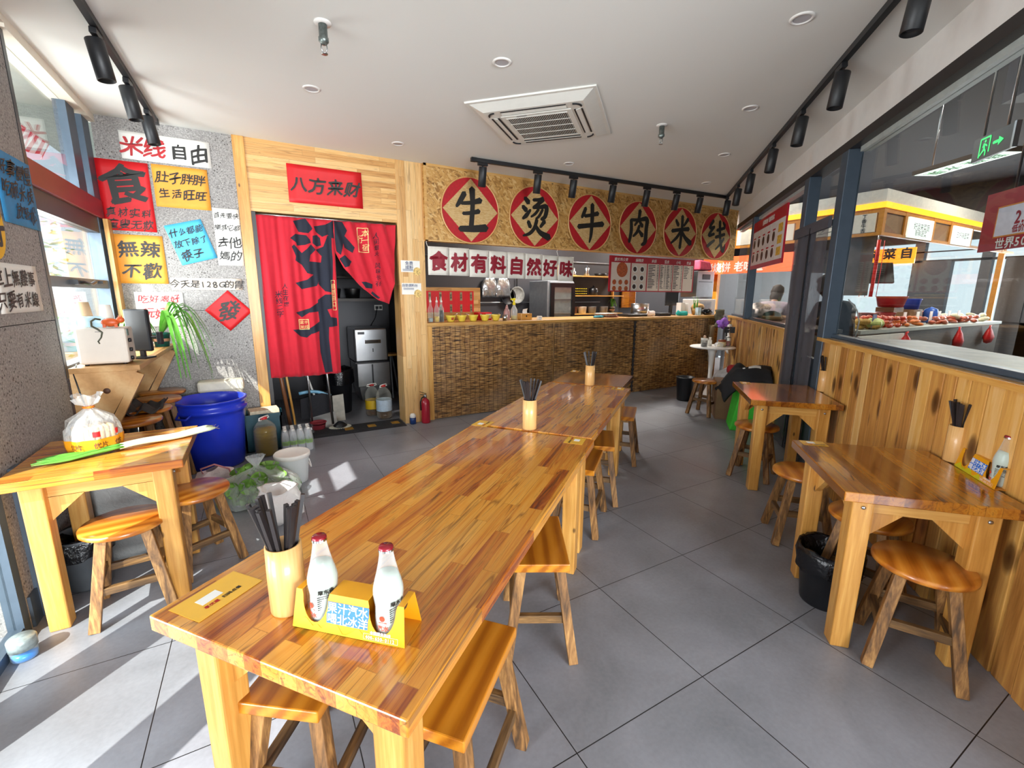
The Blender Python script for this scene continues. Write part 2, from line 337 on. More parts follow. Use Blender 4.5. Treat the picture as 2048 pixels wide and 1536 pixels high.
def reed(name):
    m, t, b, o = newmat(name); v = nn(t, 'ShaderNodeTexCoord').outputs['Object']
    wn = nn(t, 'ShaderNodeTexNoise', {'Vector': v, 'Scale': 4., 'Detail': 2})
    vv = nn(t, 'ShaderNodeVectorMath', {0: v, 1: nn(t, 'ShaderNodeVectorMath', {0: wn.outputs['Color'], 'Scale': .03}, operation='SCALE').outputs[0]}, operation='ADD').outputs[0]
    mp = nn(t, 'ShaderNodeMapping', {'Vector': vv, 'Scale': (9, 9, 110)})
    n1 = nn(t, 'ShaderNodeTexNoise', {'Vector': mp.outputs[0], 'Scale': 1., 'Detail': 4, 'Roughness': .6})
    mp2 = nn(t, 'ShaderNodeMapping', {'Vector': vv, 'Scale': (3, 3, 60)})
    n2 = nn(t, 'ShaderNodeTexNoise', {'Vector': mp2.outputs[0], 'Scale': 1., 'Detail': 3})
    n3 = nn(t, 'ShaderNodeTexNoise', {'Vector': v, 'Scale': 1.7, 'Detail': 2})
    c = ramp(t, n1.outputs[0], [(.36, sr('#2c190a')), (.44, sr('#6e4620')), (.54, sr('#a87b42')), (.68, sr('#cfa568'))])
    c = nn(t, 'ShaderNodeMix', {0: ramp(t, n2.outputs[0], [(.34, .9), (.46, 0)]), 6: c, 7: (*sr('#1b1009'), 1)}, data_type='RGBA').outputs[2]
    c = nn(t, 'ShaderNodeMix', {0: ramp(t, n3.outputs[0], [(.5, 0), (.75, .35)]), 6: c, 7: (*sr('#b59a80'), 1)}, data_type='RGBA').outputs[2]
    t.links.new(c, b.inputs['Base Color']); b.inputs['Roughness'].default_value = .55
    bp = nn(t, 'ShaderNodeBump', {'Strength': .6, 'Distance': .006, 'Height': n1.outputs[0]}); t.links.new(bp.outputs[0], b.inputs['Normal'])
    return m
def weave(name, c0, c1, sc=38):
    m, t, b, o = newmat(name); v = nn(t, 'ShaderNodeTexCoord').outputs['Object']
    ck = nn(t, 'ShaderNodeTexBrick', {'Vector': nn(t, 'ShaderNodeMapping', {'Vector': v, 'Rotation': (pi/2, 0, .0)}).outputs[0], 'Scale': 1., 'Brick Width': .03, 'Row Height': .009, 'Mortar Size': .0012, 'Color1': (*C_(c0), 1), 'Color2': (*C_(c1), 1), 'Mortar': (*[x*.6 for x in C_(c0)], 1)}, offset=.5)
    nz = nn(t, 'ShaderNodeTexNoise', {'Vector': v, 'Scale': 30, 'Detail': 3})
    c = nn(t, 'ShaderNodeMix', {0: ramp(t, nz.outputs[0], [(.45, 0), (.75, .35)]), 6: ck.outputs['Color'], 7: (*[x*.75 for x in C_(c0)], 1)}, data_type='RGBA').outputs[2]
    t.links.new(c, b.inputs['Base Color']); b.inputs['Roughness'].default_value = .6
    return m
M = {}
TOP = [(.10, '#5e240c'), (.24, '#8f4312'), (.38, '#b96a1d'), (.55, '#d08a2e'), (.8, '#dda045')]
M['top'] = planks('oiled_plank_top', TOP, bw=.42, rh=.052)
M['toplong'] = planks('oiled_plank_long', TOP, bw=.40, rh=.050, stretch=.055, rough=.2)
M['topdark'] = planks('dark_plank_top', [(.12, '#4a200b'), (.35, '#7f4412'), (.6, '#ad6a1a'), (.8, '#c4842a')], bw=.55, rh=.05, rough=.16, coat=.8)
FR = [(.25, '#a9702a'), (.45, '#cb9245'), (.6, '#dba95c'), (.78, '#e6bd78')]
M['fx'] = wood('pine_frame_x', FR, 'X', rough=.42, coat=.2, knots=.07)
M['fy'] = wood('pine_frame_y', FR, 'Y', rough=.42, coat=.2, knots=.07)
M['fz'] = wood('pine_frame_z', FR, 'Z', rough=.42, coat=.2, knots=.07)
M['seat'] = wood('varnished_seat', [(.25, '#8f4a12'), (.45, '#b86a1e'), (.65, '#cf842c'), (.8, '#d99440')], 'X', scale=.8, rough=.28, coat=.5, wave=.5)
M['seatl'] = wood('varnished_light_seat', [(.25, '#a05a12'), (.45, '#c37a1c'), (.65, '#d18a28'), (.8, '#d9983a')], 'X', scale=.8, rough=.3, coat=.4, wave=.6)
M['aged'] = wood('worn_stool_leg', [(.3, '#4d3620'), (.44, '#8a6136'), (.56, '#b98a50'), (.75, '#d0a872')], 'Z', scale=1.1, rough=.55, island=.35, stretch=.1)
M['wains'] = wood('pine_wainscot', [(.2, '#8a5722'), (.4, '#bd8342'), (.58, '#d8a253'), (.8, '#e6bd80')], 'Z', scale=.9, rough=.42, coat=.15, island=.36, knots=.26, knotc='#472409')
M['cap'] = wood('wood_cap_rail', FR, 'X', rough=.4)
M['lintel'] = planks('finger_jointed_pine', [(.15, '#a26a2c'), (.35, '#c99350'), (.6, '#dfb06c'), (.85, '#ecc78c')], 'XZ', bw=.62, rh=.052, rough=.45, coat=.1, seam=.6, vein=.45)
M['pillar'] = planks('pine_pillar', [(.15, '#a97437'), (.35, '#cf9c5b'), (.6, '#e2b87a'), (.85, '#eecf9b')], 'Z', bw=.8, rh=.06, rough=.45, coat=.1, seam=.6, vein=.4)
M['ply'] = wood('plywood', [(.25, '#a5773f'), (.5, '#c3935a'), (.75, '#d8b07a')], 'Y', scale=.5, rough=.5, coat=.1, wave=.25)
M['ctop'] = wood('counter_edge', [(.25, '#b07a35'), (.5, '#d0a05a'), (.75, '#e0bb80')], 'X', rough=.4, knots=.06)
M['osb'] = osb('strand_board'); M['reed'] = reed('reed_screen'); M['granite'] = granite('grey_granite')
M['floor'] = tiles('grey_floor_tile', '#787a80', '#95979f', .6286, .792, .9518)
M['floor2'] = tiles('dark_floor_tile', '#4a4a4c', '#5c5c60', .8, 0, 0, rough=.3)
M['ceil'] = P('white_ceiling_paint', '#e6e6e2', .85, var=.01, scale=1.2)
M['white'] = P('white_paint', '#e9e6e2', .6, var=.02)
M['trimw'] = P('cream_trim', '#e8dfcf', .6, var=.03)
M['steelblue'] = P('blue_grey_aluminium', '#4d5a68', .4, metal=.3, var=.05)
M['darkframe'] = P('dark_brown_frame', '#2b2625', .4, var=.08)
M['black'] = P('black_powder_coat', '#1c1d20', .45, var=.06)
M['blackpl'] = P('black_plastic', '#15161a', .35, var=.1)
M['redbar'] = P('dark_red_window_rail', '#8c1f2a', .35, var=.1, scale=6)
M['glass'] = pane_mat('clear_window_glass', (.97, .99, .98), .9)
M['glassr'] = pane_mat('partition_glass', (.95, .97, .96), .5)
M['darkwall'] = P('dark_kitchen_tile', '#3d3d42', .5, var=.06, scale=2)
M['greywall'] = P('grey_kitchen_wall', '#5c5d62', .6, var=.06, scale=2)
M['steel'] = P('brushed_stainless_steel', '#b4b6b8', .28, metal=1., var=.06, scale=9)
M['chrome'] = P('chrome', '#d5d5d5', .12, metal=1., var=.02)
M['bamboo'] = wood('bamboo_tube', [(.25, '#c58d4c'), (.5, '#d9a868'), (.75, '#e4bd84')], 'Z', scale=2., rough=.35, coat=.3, island=.1, stretch=.03)
M['chop'] = P('black_chopstick', '#241f20', .4, var=.15)
M['yellowcard'] = P('yellow_cardboard', '#e09a12', .4, var=.03)
M['cardin'] = P('orange_card_inside', '#c98215', .5, var=.04)
M['ordercard'] = P('yellow_laminated_card', '#e8b23c', .25, var=.03)
M['ink'] = P('black_ink', '#15130f', .5, var=.1)
M['inkred'] = P('red_ink', '#b3161f', .5, var=.08)
M['p_white'] = P('white_paper', '#ece9e2', .75, var=.02)
M['p_red'] = P('red_paper', '#d2141c', .55, var=.05)
M['p_orange'] = P('orange_paper', '#eaa03a', .65, var=.04)
M['p_blue'] = P('cyan_paper', '#4fb4dd', .65, var=.04)
M['p_dblue'] = P('blue_paper', '#2b83b8', .65, var=.06)
M['p_tan'] = P('pale_kraft_strip', '#d9c8b8', .7, var=.03)
M['txtwhite'] = P('white_print', '#f3f1ea', .5, var=.02)
M['txtblue'] = P('blue_print', '#2a6fd0', .5, var=.03)
M['green'] = P('fresh_green_leaf', '#5da03a', .45, var=.3, scale=14)
M['greend'] = P('dark_green_leaf', '#2f6b2a', .5, var=.35, scale=10)
M['barrel'] = P('blue_barrel_plastic', '#1f38c8', .3, var=.08, scale=5, coat=.2)
# ================================================================= STRUCTURE
g = MB(); g.b(-1.15, -2.6, -.06, 9.9, 7.1, 0.)
struct('floor', g, M['floor'])
g = MB(); A_ = [RW(-.4, -.62), RW(12.2, -.62)]
g.prism([(A_[0].x, A_[0].y), (16.2, -2.6), (16.2, 12), (A_[1].x, 12), (A_[1].x, A_[1].y)], .0, .012)
struct('floor', g, M['floor2'], label='dark tiled floor of the market hall beyond the glass')
g = MB(); a, b = RW(1.2, .0), RW(11.4, .0)
g.prism([(-1.2, -2.6), (2.2, -2.6), (a.x+.06, a.y-.06), (b.x+.06, b.y-.06), (-.2, b.y), (-.2, 5.3), (-1.2, 5.3)], 2.9, 3.05)
struct('ceiling', g, M['ceil'])
g = MB(); g.b(-14, -9, -.09, -1.15, 16, -.03); struct('ground', g, P('grey_paving', '#a9a8a4', .8, var=.12, scale=3))
# left wall: granite pier, knee wall, storefront posts
g = MB(); g.b(XL-.16, 2.60, 0, XL, 3.56, 1.343); g.b(XL-.16, 2.60, 1.347, XL, 3.56, ZC)
g.b(XL-.22, 3.56, 0, XL-.02, YB, 1.0); struct('wall_left', g, M['granite'])
g = MB(); g.b(XL-.24, -2.6, 0, XL-.02, .30, ZC); g.b(XL-.07, .30, 2.3, XL-.0, 2.6, ZC); g.b(XL-.06, 1.75, 0, XL-.0, 2.035, 2.3)
struct('wall_left', g, M['white'])
g = MB(); g.b(XL-.10, 3.56, 2.84, XL+.025, YB, 2.9); g.b(XL-.0, -2.6, 2.86, XL+.025, 3.56, 2.9); struct('trim_1', g, M['trimw'])
g = MB(); g.b(XL-.05, 2.545, 0, XL+.004, 2.60, 2.3); g.b(XL-.045, .96, 0, XL, 1.19, 2.3); g.b(XL-.045, 1.215, 0, XL, 1.24, 2.3)
g.b(XL-.045, 2.035, 1.74, XL, 2.545, 1.82); g.b(XL-.045, .30, 2.10, XL, 2.545, 2.3); g.b(XL-.045, .30, 0, XL, .36, 2.3); g.b(XL-.05, 2.035, .0, XL, 2.545, .05)
struct('window_2', g, M['steelblue'])
g = MB(); g.b(XL-.03, 2.035, .05, XL-.022, 2.545, 1.74); g.b(XL-.03, 1.24, 0, XL-.022, 1.75, 2.10); o = struct('glass_pane', g, M['glass'], parent=bpy.data.objects['window_2'])
g = MB(); g.b(XL, 2.70, 0, XL+.018, 2.775, .735); g.b(XL, 2.62, 0, XL+.012, 2.70, .15)
struct('trim_2', g, M['steelblue'])
# far left window
g = MB(); X0 = XL-.10
g.b(X0, 3.56, 1.0, XL+.003, 3.60, 2.84)
struct('window_1', g, M['blackpl']); w1 = bpy.data.objects['window_1']
g = MB(); g.b(X0, 4.88, 1.0, XL-.015, YB, 2.84); g.b(X0, 3.6, 1.0, XL-.02, 4.88, 1.06); g.b(X0, 4.60, 2.23, XL-.03, 4.78, 2.84)
g.b(X0+.02, 3.6, 1.535, XL-.02, 4.88, 1.60); struct('window_frame', g, M['steelblue'], parent=w1)
g = MB(); g.b(X0, 3.6, 2.09, XL, 5.0, 2.235); struct('window_rail', g, M['redbar'], bev=.006, parent=w1)
g = MB(); g.b(X0, 3.6, 1.97, XL-.02, 4.9, 2.09); struct('window_head', g, M['darkframe'], parent=w1)
g = MB(); g.b(XL-.06, 3.6, 1.06, XL-.054, 4.88, 1.97); g.b(XL-.06, 3.6, 2.235, XL-.054, 4.88, 2.84); struct('glass_pane', g, M['glass'], parent=w1)
g = MB(); g.tube([(XL-.0, 4.02, 1.565), (XL+.03, 4.06, 1.57), (XL+.035, 4.2, 1.555), (XL+.03, 4.32, 1.575)], .012, 8); g.b(XL-.02, 4.0, 1.555, XL+.02, 4.10, 1.585); g.b(XL-.02, 4.62, 1.57, XL+.005, 4.70, 1.59)
struct('window_handle', g, M['blackpl'], parent=w1)
g = MB(); g.b(XL, 4.93, 1.06, XL+.03, YB, 2.09); struct('trim_3', g, M['fz'])
# back wall: granite, door surround, kitchen
g = MB(); g.b(XL, YB, 0, -.07, YB+.15, 1.343); g.b(XL, YB, 1.347, -.07, YB+.15, ZC); struct('wall_back', g, M['granite'])
g = MB(); g.b(-.07, YB-.02, 0, .025, YB+.16, ZC); struct('trim_4', g, M['fz'], bev=.003)
g = MB(); g.b(.025, YB-.006, 2.262, 1.40, YB+.14, ZC); struct('trim_5', g, M['lintel'])
g = MB(); g.b(1.40, YB-.012, 0, 1.70, YB+.25, ZC); struct('trim_6', g, M['pillar'], bev=.003)
g = MB(); g.b(.025, YB+.02, 0, .06, YB+.15, 2.262); struct('trim_7', g, M['darkframe'])
KB = 7.1
g = MB(); g.b(-.2, KB, 0, 9.9, KB+.12, ZC); g.b(-.2, YB+.15, 0, -.08, KB, ZC); g.b(1.78, YB+.7, 0, 1.86, KB, ZC); struct('wall_kitchen', g, M['darkwall'])
# right wall (local frame s,n,z)
def rw(name, g, m, bev=0., parent=None, label=None):
    o = struct(name, g, m, bev, label, parent)
    if parent is None: o.matrix_world = MR
    return o
g = MB(); g.b(1.2, -.16, 0, 4.2, -.02, 1.14); g.b(5.26, -.16, 0, 8.72, -.02, 1.14); rw('wall_right', g, M['darkframe'])
g = MB(); g.b(1.2, -.16, 2.665, 8.72, 0, ZC); rw('wall_right', g, M['white'])
g = MB(); g.b(1.2, -.12, 2.60, 8.72, .012, 2.668); rw('trim_8', g, M['darkframe'])
g = MB(); g.b(1.2, -.12, 2.565, 4.2, -.05, 2.60); g.b(5.26, -.12, 2.565, 8.72, -.05, 2.60); rw('trim_9', g, P('pale_strip', '#c3cbc8', .4, metal=.2))  # pale strip below the dark header band
def wains(s0, s1):
    g = MB(); s = s0
    while s < s1-.01:
        w = min(random.uniform(.088, .125), s1-s); g.b(s+.0045, -.02, .0, s+w-.0045, random.uniform(-.003, .003), 1.135); s += w
    return g
rw('wainscot', wains(1.2, 4.36), M['wains'], bev=.0025, label='knotty pine board panelling below the near glass partition')
rw('wainscot', wains(5.26, 8.7), M['wains'], bev=.0025, label='knotty pine board panelling below the far glass partition')
g = MB(); g.b(1.2, -.03, 1.135, 4.36, .012, 1.165); g.b(5.26, -.03, 1.135, 8.7, .012, 1.165); rw('trim_10', g, M['cap'])
g = MB(); g.b(1.2, -.62, 1.14, 4.2, -.03, 1.172); g.b(5.26, -.5, 1.14, 8.7, -.03, 1.172); rw('ledge', g, P('grey_stone_ledge', '#6b6660', .45, var=.25, scale=9), label='grey stone ledge under the glass partition')
g = MB()
for s0, s1 in ((4.24, 4.37), (5.09, 5.22), (7.34, 7.44)): g.b(s0, -.09, 0 if s0 < 5.2 else 1.17, s1, .012, 2.6)
g.b(1.2, -.11, 1.172, 4.24, -.05, 1.20); g.b(5.26, -.11, 1.172, 8.7, -.05, 1.20)
rw('window_3', g, M['steelblue'], bev=.004)
g = MB(); g.b(1.2, -.085, 1.2, 4.24, -.078, 2.565); g.b(5.22, -.085, 1.2, 7.34, -.078, 2.565); g.b(7.44, -.085, 1.2, 8.7, -.078, 2.565); g.b(4.37, -.085, 2.14, 5.09, -.078, 2.565)
o = rw('glass_pane', g, M['glassr'], parent=bpy.data.objects['window_3'])
# glazed door behind the mesh curtain
g = MB(); g.b(4.37, -.09, 0, 5.09, -.05, .95); g.b(4.37, -.09, .95, 4.41, -.05, 2.14); g.b(5.05, -.09, .95, 5.09, -.05, 2.14); g.b(4.41, -.09, 2.10, 5.05, -.05, 2.14)
rw('door_1', g, M['steelblue'])
g = MB(); g.b(4.41, -.075, .95, 5.05, -.07, 2.10); rw('glass_pane', g, M['glassr'], parent=bpy.data.objects['door_1'])
# front storefront behind the photographer
g = MB(); g.b(-1.2, -2.66, 2.6, 2.2, -2.6, ZC); struct('wall_front', g, M['white'])
g = MB(); g.b(2.2, -2.66, 0, 2.26, -.3, ZC); struct('wall_front', g, M['white'])  # unseen side wall, added to cut the sky light from behind
g = MB(); g.b(2.05, -.4, 0, 16.2, -.34, 4.3); struct('wall_market', g, M['darkwall'])  # unseen wall, added partly to hold down the hall's brightness
# threshold plate in the doorway
# ================================================================= TEXT
_gl = {}
def glyph(ch, bold):
    k = (ch, bold)
    if k not in _gl:
        c = bpy.data.curves.new('t', 'FONT'); c.body = ch; c.size = 1; c.resolution_u = 3; c.offset = bold
        o = bpy.data.objects.new('t', c); COL.objects.link(o)
        me = bpy.data.meshes.new_from_object(o.evaluated_get(bpy.context.evaluated_depsgraph_get()))
        _gl[k] = ([v.co.copy() for v in me.vertices], [tuple(p.vertices) for p in me.polygons])
        bpy.data.objects.remove(o); bpy.data.curves.remove(c); bpy.data.meshes.remove(me)
    return _gl[k]
def adv(ch): return .62 if ord(ch) < 256 and ch != ' ' else (.35 if ch == ' ' else 1.)
class TX(MB):
    def line(s, txt, x, y, size, M_, bold=.0, hand=0., vert=False, anchor='c', dy=0., sx=1.):
        # text centred on (x, y) in the plane M_ maps from xy
        tot = sum(adv(c) for c in txt)*sx if not vert else len(txt)
        p = -tot/2 if anchor == 'c' else 0
        for c in txt:
            a = adv(c)*sx
            if c != ' ':
                vs, fs = glyph(c, 0.)
                an = random.uniform(-1, 1)*hand*.16; sc = 1+random.uniform(-1, 1)*hand*.14; sh = .12*hand
                ph = random.uniform(0, 6)
                out = []
                for v in vs:
                    u, w = (v.x-(.5 if a >= .9*sx else .31))*sc*sx, (v.y-.38)*sc
                    u, w = u+sh*w, w+sh*u*1.2
                    if hand:
                        u += .035*hand*sin(5*w+ph)+.02*hand*sin(11*u+ph); w += .035*hand*sin(6*u+ph*1.3)
                    u, w = u*cos(an)-w*sin(an), u*sin(an)+w*cos(an)
                    if vert: q = (x+u*size, y-(p+.5)*size+w*size, 0)
                    else: q = (x+(p+a/2+u)*size, y+w*size+dy*(p+a/2), 0)
                    out.append(q)
                for kz, (bx, by) in enumerate(((0, 0),) if bold < .003 else ((-1, -.4), (1, .4), (.4, -1), (-.4, 1), (0, 0))):
                    q_ = bold*size; s.add([(o_[0]+bx*q_, o_[1]+by*q_, o_[2]+kz*min(.0003, size*.004)) for o_ in out], fs, M_)
            p += 1 if vert else a
        return s
    def stroke(s, pts, w, M_, n=5):
        # brush stroke: polyline with a width per point, smoothed
        P_ = [Vector((p[0], p[1], 0)) for p in pts]; ws = [p[2] if len(p) > 2 else w for p in pts]
        if len(P_) > 2:
            Q = []; V = []
            for i in range(len(P_)-1):
                p0, p1, p2, p3 = P_[max(i-1, 0)], P_[i], P_[i+1], P_[min(i+2, len(P_)-1)]
                for k in range(n):
                    t = k/n; Q.append(.5*((2*p1)+(p2-p0)*t+(2*p0-5*p1+4*p2-p3)*t*t+(3*p1-p0-3*p2+p3)*t**3)); V.append(ws[i]*(1-t)+ws[i+1]*t)
            Q.append(P_[-1]); V.append(ws[-1])
        else:
            Q = [P_[0].lerp(P_[1], t/4) for t in range(5)]; V = [ws[0]*(1-t/4)+ws[1]*t/4 for t in range(5)]
        n_ = len(Q); L = []; R_ = []
        for i in range(n_):
            t = (Q[min(i+1, n_-1)]-Q[max(i-1, 0)]).normalized(); nrm = Vector((-t.y, t.x, 0))
            L.append(Q[i]+nrm*V[i]/2); R_.append(Q[i]-nrm*V[i]/2)
        t0 = (Q[0]-Q[1]).normalized(); t1 = (Q[-1]-Q[-2]).normalized()
        vs = L+R_+[Q[0]+t0*V[0]*.4, Q[-1]+t1*V[-1]*.4]
        fs = [(i, n_+i, n_+i+1, i+1) for i in range(n_-1)]+[(0, 2*n_, n_), (n_-1, 2*n_-1, 2*n_+1)]
        return s.add(vs, fs, M_)
WX = Rx(pi/2)     # xy text plane -> wall facing -y
def poster(name, label, cat, x, z, w, h, mat, lines, rot=0., group=None, wallM=None, curl=.004, quad=None, lab2=None):
    """paper on the back wall; lines: (text, u, v, size, ink, bold, hand, vertical)"""
    B = wallM if wallM is not None else Tr(x, YB-.003, z)
    t = thing(name, label, cat, group=group); t.matrix_world = B @ Ry(-rot) if wallM is None else B
    g = MB()
    def fn(u, v):
        X, Z = (u-.5)*w, (v-.5)*h
        e = max(abs(u-.5), abs(v-.5))*2
        return (X, -curl*(.3+.7*max(0, e-.6)/.4*random.random()), Z)
    g.grid(8, 8, fn); g.go('paper', mat, t, solid=.0008)
    by = {}
    for L in lines: by.setdefault(L[4], []).append(L)
    for ink, Ls in by.items():
        T_ = TX()
        for L in Ls: T_.line(L[0], L[1], L[2], L[3], Tr(0, -curl-.0022, 0) @ WX, L[5] if len(L) > 5 else .02, L[6] if len(L) > 6 else 1., L[7] if len(L) > 7 else False)
        T_.go('lettering', M[ink], t)
    return t
# ================================================================= POSTERS ON THE GRANITE WALL
t = poster('poster', 'white strip poster with two red and two black characters, topmost on the granite wall', 'poster', -.555, 2.70, .62, .215, M['p_white'],
  [('米线', -.16, 0, .145, 'inkred', .022, 1.), ('自由', .155, -.005, .14, 'ink', .02, 1.)])
t = poster('poster', 'tall red poster with one huge black character over two small lines', 'poster', -.875, 2.295, .345, .555, M['p_red'],
  [('食', .0, .10, .30, 'ink', .03, .8), ('真材实料', .0, -.13, .078, 'ink', .012, 1.1), ('童叟无欺', .0, -.225, .078, 'ink', .012, 1.1)])
t = poster('poster', 'orange poster with two rows of four black characters beside the tall red poster', 'poster', -.483, 2.405, .395, .342, M['p_orange'],
  [('肚子胖胖', .0, .075, .088, 'ink', .018, 1.), ('生活旺旺', .0, -.055, .088, 'ink', .018, 1.)])
t = poster('poster', 'orange poster with four large black characters, partly sunlit below the tall red poster', 'poster', -.845, 1.785, .345, .405, M['p_orange'],
  [('無辣', .0, .085, .15, 'ink', .018, .8), ('不歡', .0, -.095, .14, 'ink', .018, .8)])
t = poster('poster', 'tilted cyan poster with three lines of black handwriting', 'poster', -.467, 1.95, .285, .345, M['p_blue'],
  [('什么都能', .0, .10, .066, 'ink', .012, 1.), ('放下除了', -.0, .005, .066, 'ink', .012, 1.), ('筷子', -.03, -.10, .088, 'ink', .016, 1.)], rot=radians(16))
t = poster('poster', 'tall white poster of four lines touching the wooden door frame', 'poster', -.178, 2.01, .205, .505, M['p_white'],
  [('首先要快', .0, .19, .05, 'ink', .008, 1.), ('樂其它都', .0, .085, .05, 'ink', .008, 1.), ('去他', .0, -.045, .095, 'ink', .012, 1.), ('媽的', .0, -.165, .09, 'ink', .012, 1.)])
t = poster('poster', 'long pale strip poster with one line of black handwriting and a number', 'poster', -.385, 1.585, .545, .105, M['p_tan'],
  [('今天是128G的胃', .0, .0, .076, 'ink', .012, .9)])
t = poster('poster', 'red diamond poster with a single black character', 'poster', -.242, 1.34, .27, .27, M['p_red'],
  [('發', .0, .0, .19, 'ink', .022, .9)], rot=radians(43))
KIDS[t.name][-1].rotation_euler = (0, radians(43), 0)
t = poster('poster', 'white poster with red handwriting half hidden behind the potted plants', 'poster', -.755, 1.36, .345, .30, M['p_white'],
  [('吃好喝好', .0, .09, .075, 'inkred', .014, 1.), ('玩好', -.05, -.03, .09, 'inkred', .014, 1.)])
# pier (left wall, facing +x)
LM = lambda y, z: Tr(XL+.003, y, z) @ Rz(pi/2)
t = poster('poster', 'dark blue poster with slanting black handwriting on the granite pier', 'poster', 0, 0, .42, .345, M['p_dblue'],
  [('好事慢慢', .0, .10, .09, 'ink', .006, 1.5), ('吃碗米线', .0, .0, .09, 'ink', .006, 1.5), ('放轻松', .05, -.10, .08, 'ink', .006, 1.5)], wallM=LM(3.38, 2.01))
t = poster('poster', 'white poster with two lines of black characters on the granite pier', 'poster', 0, 0, .47, .235, M['p_white'],
  [('世上無難事', -.03, .05, .088, 'ink', .014, 1.), ('只要有米線', -.03, -.055, .088, 'ink', .014, 1.)], wallM=LM(3.175, 1.52))
t = thing('poster', 'round edged yellow poster cut off at the left of the pier', 'poster'); t.matrix_world = LM(3.02, 1.81)
g = MB(); g.prism([(.125*cos(a*pi/14), .16*sin(a*pi/14)) for a in range(28)], 0, .002, WX); g.go('paper', P('yellow_paper', '#f0b81c', .6), t)
TX().line('好', .03, -.02, .17, Tr(0, -.004, 0) @ WX, .03, .6).go('lettering', M['ink'], t)
# red banner over the kitchen door
t = poster('banner', 'red cloth banner with four black characters above the kitchen door', 'banner', .703, 2.545, .69, .35, M['p_red'],
  [('八方来财', .0, .0, .165, 'ink', .022, .9)], curl=.01)
for ch in t.children: ch.location.y -= .008
# stickers on the pillar
def sticker(z, l1, l2, label, w):
    t = thing('sticker', label, 'sticker', (1.527, YB-.0125, z))
    g = MB(); g.prism([(-.108, -.055), (w, -.055), (w, .07), (-.108, .07)], 0, .0015, WX); g.go('sheet', M['p_white'], t)
    T_ = TX().line(l1, -.015, .04 if l2 else .045, .045 if l2 else .036, Tr(0, -.003, 0) @ WX, .012)
    if l2: T_.line(l2, -.015, -.004, .045, Tr(0, -.003, 0) @ WX, .012)
    for k in range(2): T_.b(-.09, -.0032, .012-.014*k-(.04 if l2 else 0), .03, -.003, .017-.014*k-(.04 if l2 else 0))
    T_.go('lettering', P('navy_print', '#28406e', .5), t)
    g = MB(); g.lathe([(.0, .002), (.045, .002), (.045, 0)], 20, Tr(.075, 0, -.045) @ WX, False); g.go('bowl_picture', P('bowl_print', '#d9b46a', .5, var=.5, scale=60), t)
sticker(1.80, '免费', '续粉', 'white sticker with a bowl picture, upper of two on the pine pillar', .108)
sticker(1.555, '自助调料台', None, 'white sticker with a plate picture, lower of two on the pine pillar', .115)
# ================================================================= CURTAIN
CUY = YB+.015
def fold(x, z):
    top = max(0, min(1, (z-.66)/1.6)); k = .45+.55*(1-top)
    return .017*k*sin(x*34+.7*sin(z*1.4))+.010*k*sin(x*71+z*1.5)+.003*sin(x*110)*top
def foldR(x, z):
    return .014*sin((x-.2*(2.25-z))*40)+.007*sin((x+.3*z)*75)
def cloth(poly, fn, off, cx=.008, cz=.05):
    bm = bmesh.new(); f = bm.faces.new([bm.verts.new((p[0], 0, p[1])) for p in poly])
    f.normal_update(); xs = [p[0] for p in poly]; zs = [p[1] for p in poly]
    def cut(lo, hi, st, co, no):
        v = math.ceil(lo/st+.01)*st
        while v < hi-1e-4:
            bmesh.ops.bisect_plane(bm, geom=bm.verts[:]+bm.edges[:]+bm.faces[:], plane_co=[c*v for c in co], plane_no=co, dist=1e-6); v += st
    bmesh.ops.triangulate(bm, faces=bm.faces[:])
    cut(min(xs), max(xs), cx, (1, 0, 0), None); cut(min(zs), max(zs), cz, (0, 0, 1), None)
    bmesh.ops.recalc_face_normals(bm, faces=bm.faces[:])
    for v in bm.verts: v.co.y = CUY+fn(v.co.x, v.co.z)-off
    bm.normal_update(); return bm
def cloth_obj(name, polys, fn, off, m, parent, thick=0.):
    me = bpy.data.meshes.new(name); tot = bmesh.new()
    for p in polys:
        b_ = cloth(p, fn, off); tmp = bpy.data.meshes.new('x'); b_.to_mesh(tmp); b_.free(); tot.from_mesh(tmp); bpy.data.meshes.remove(tmp)
    for f in tot.faces:
        f.smooth = True
        if f.normal.y > 0: f.normal_flip()
    tot.to_mesh(me); tot.free(); o = link(name, me, m, parent)
    if thick: k = o.modifiers.new('thickness', 'SOLIDIFY'); k.thickness = thick; k.offset = 1
    return o
MC = P('red_cotton_curtain', '#c50f28', .8, var=.05, sheen=.2); MK = P('black_printed_cloth', '#1d2130', .85, var=.1); MG = P('gold_print', '#e6cf86', .5, var=.05)
ct = thing('door_curtain', 'red two panel door curtain with huge black brush characters', 'curtain', (0, 0, 0))
cloth_obj('left_panel', [[(.052, .662), (.40, .655), (.722, .664), (.735, 1.2), (.748, 2.236), (.40, 2.236), (.052, 2.236)]], fold, 0, MC, ct, .002)
cloth_obj('right_panel', [[(.748, 2.236), (.735, 1.95), (.82, 1.77), (1.011, 1.554), (1.158, 1.44), (1.279, 1.394), (1.345, 1.615), (1.385, 2.236)]], foldR, 0, MC, ct, .002)
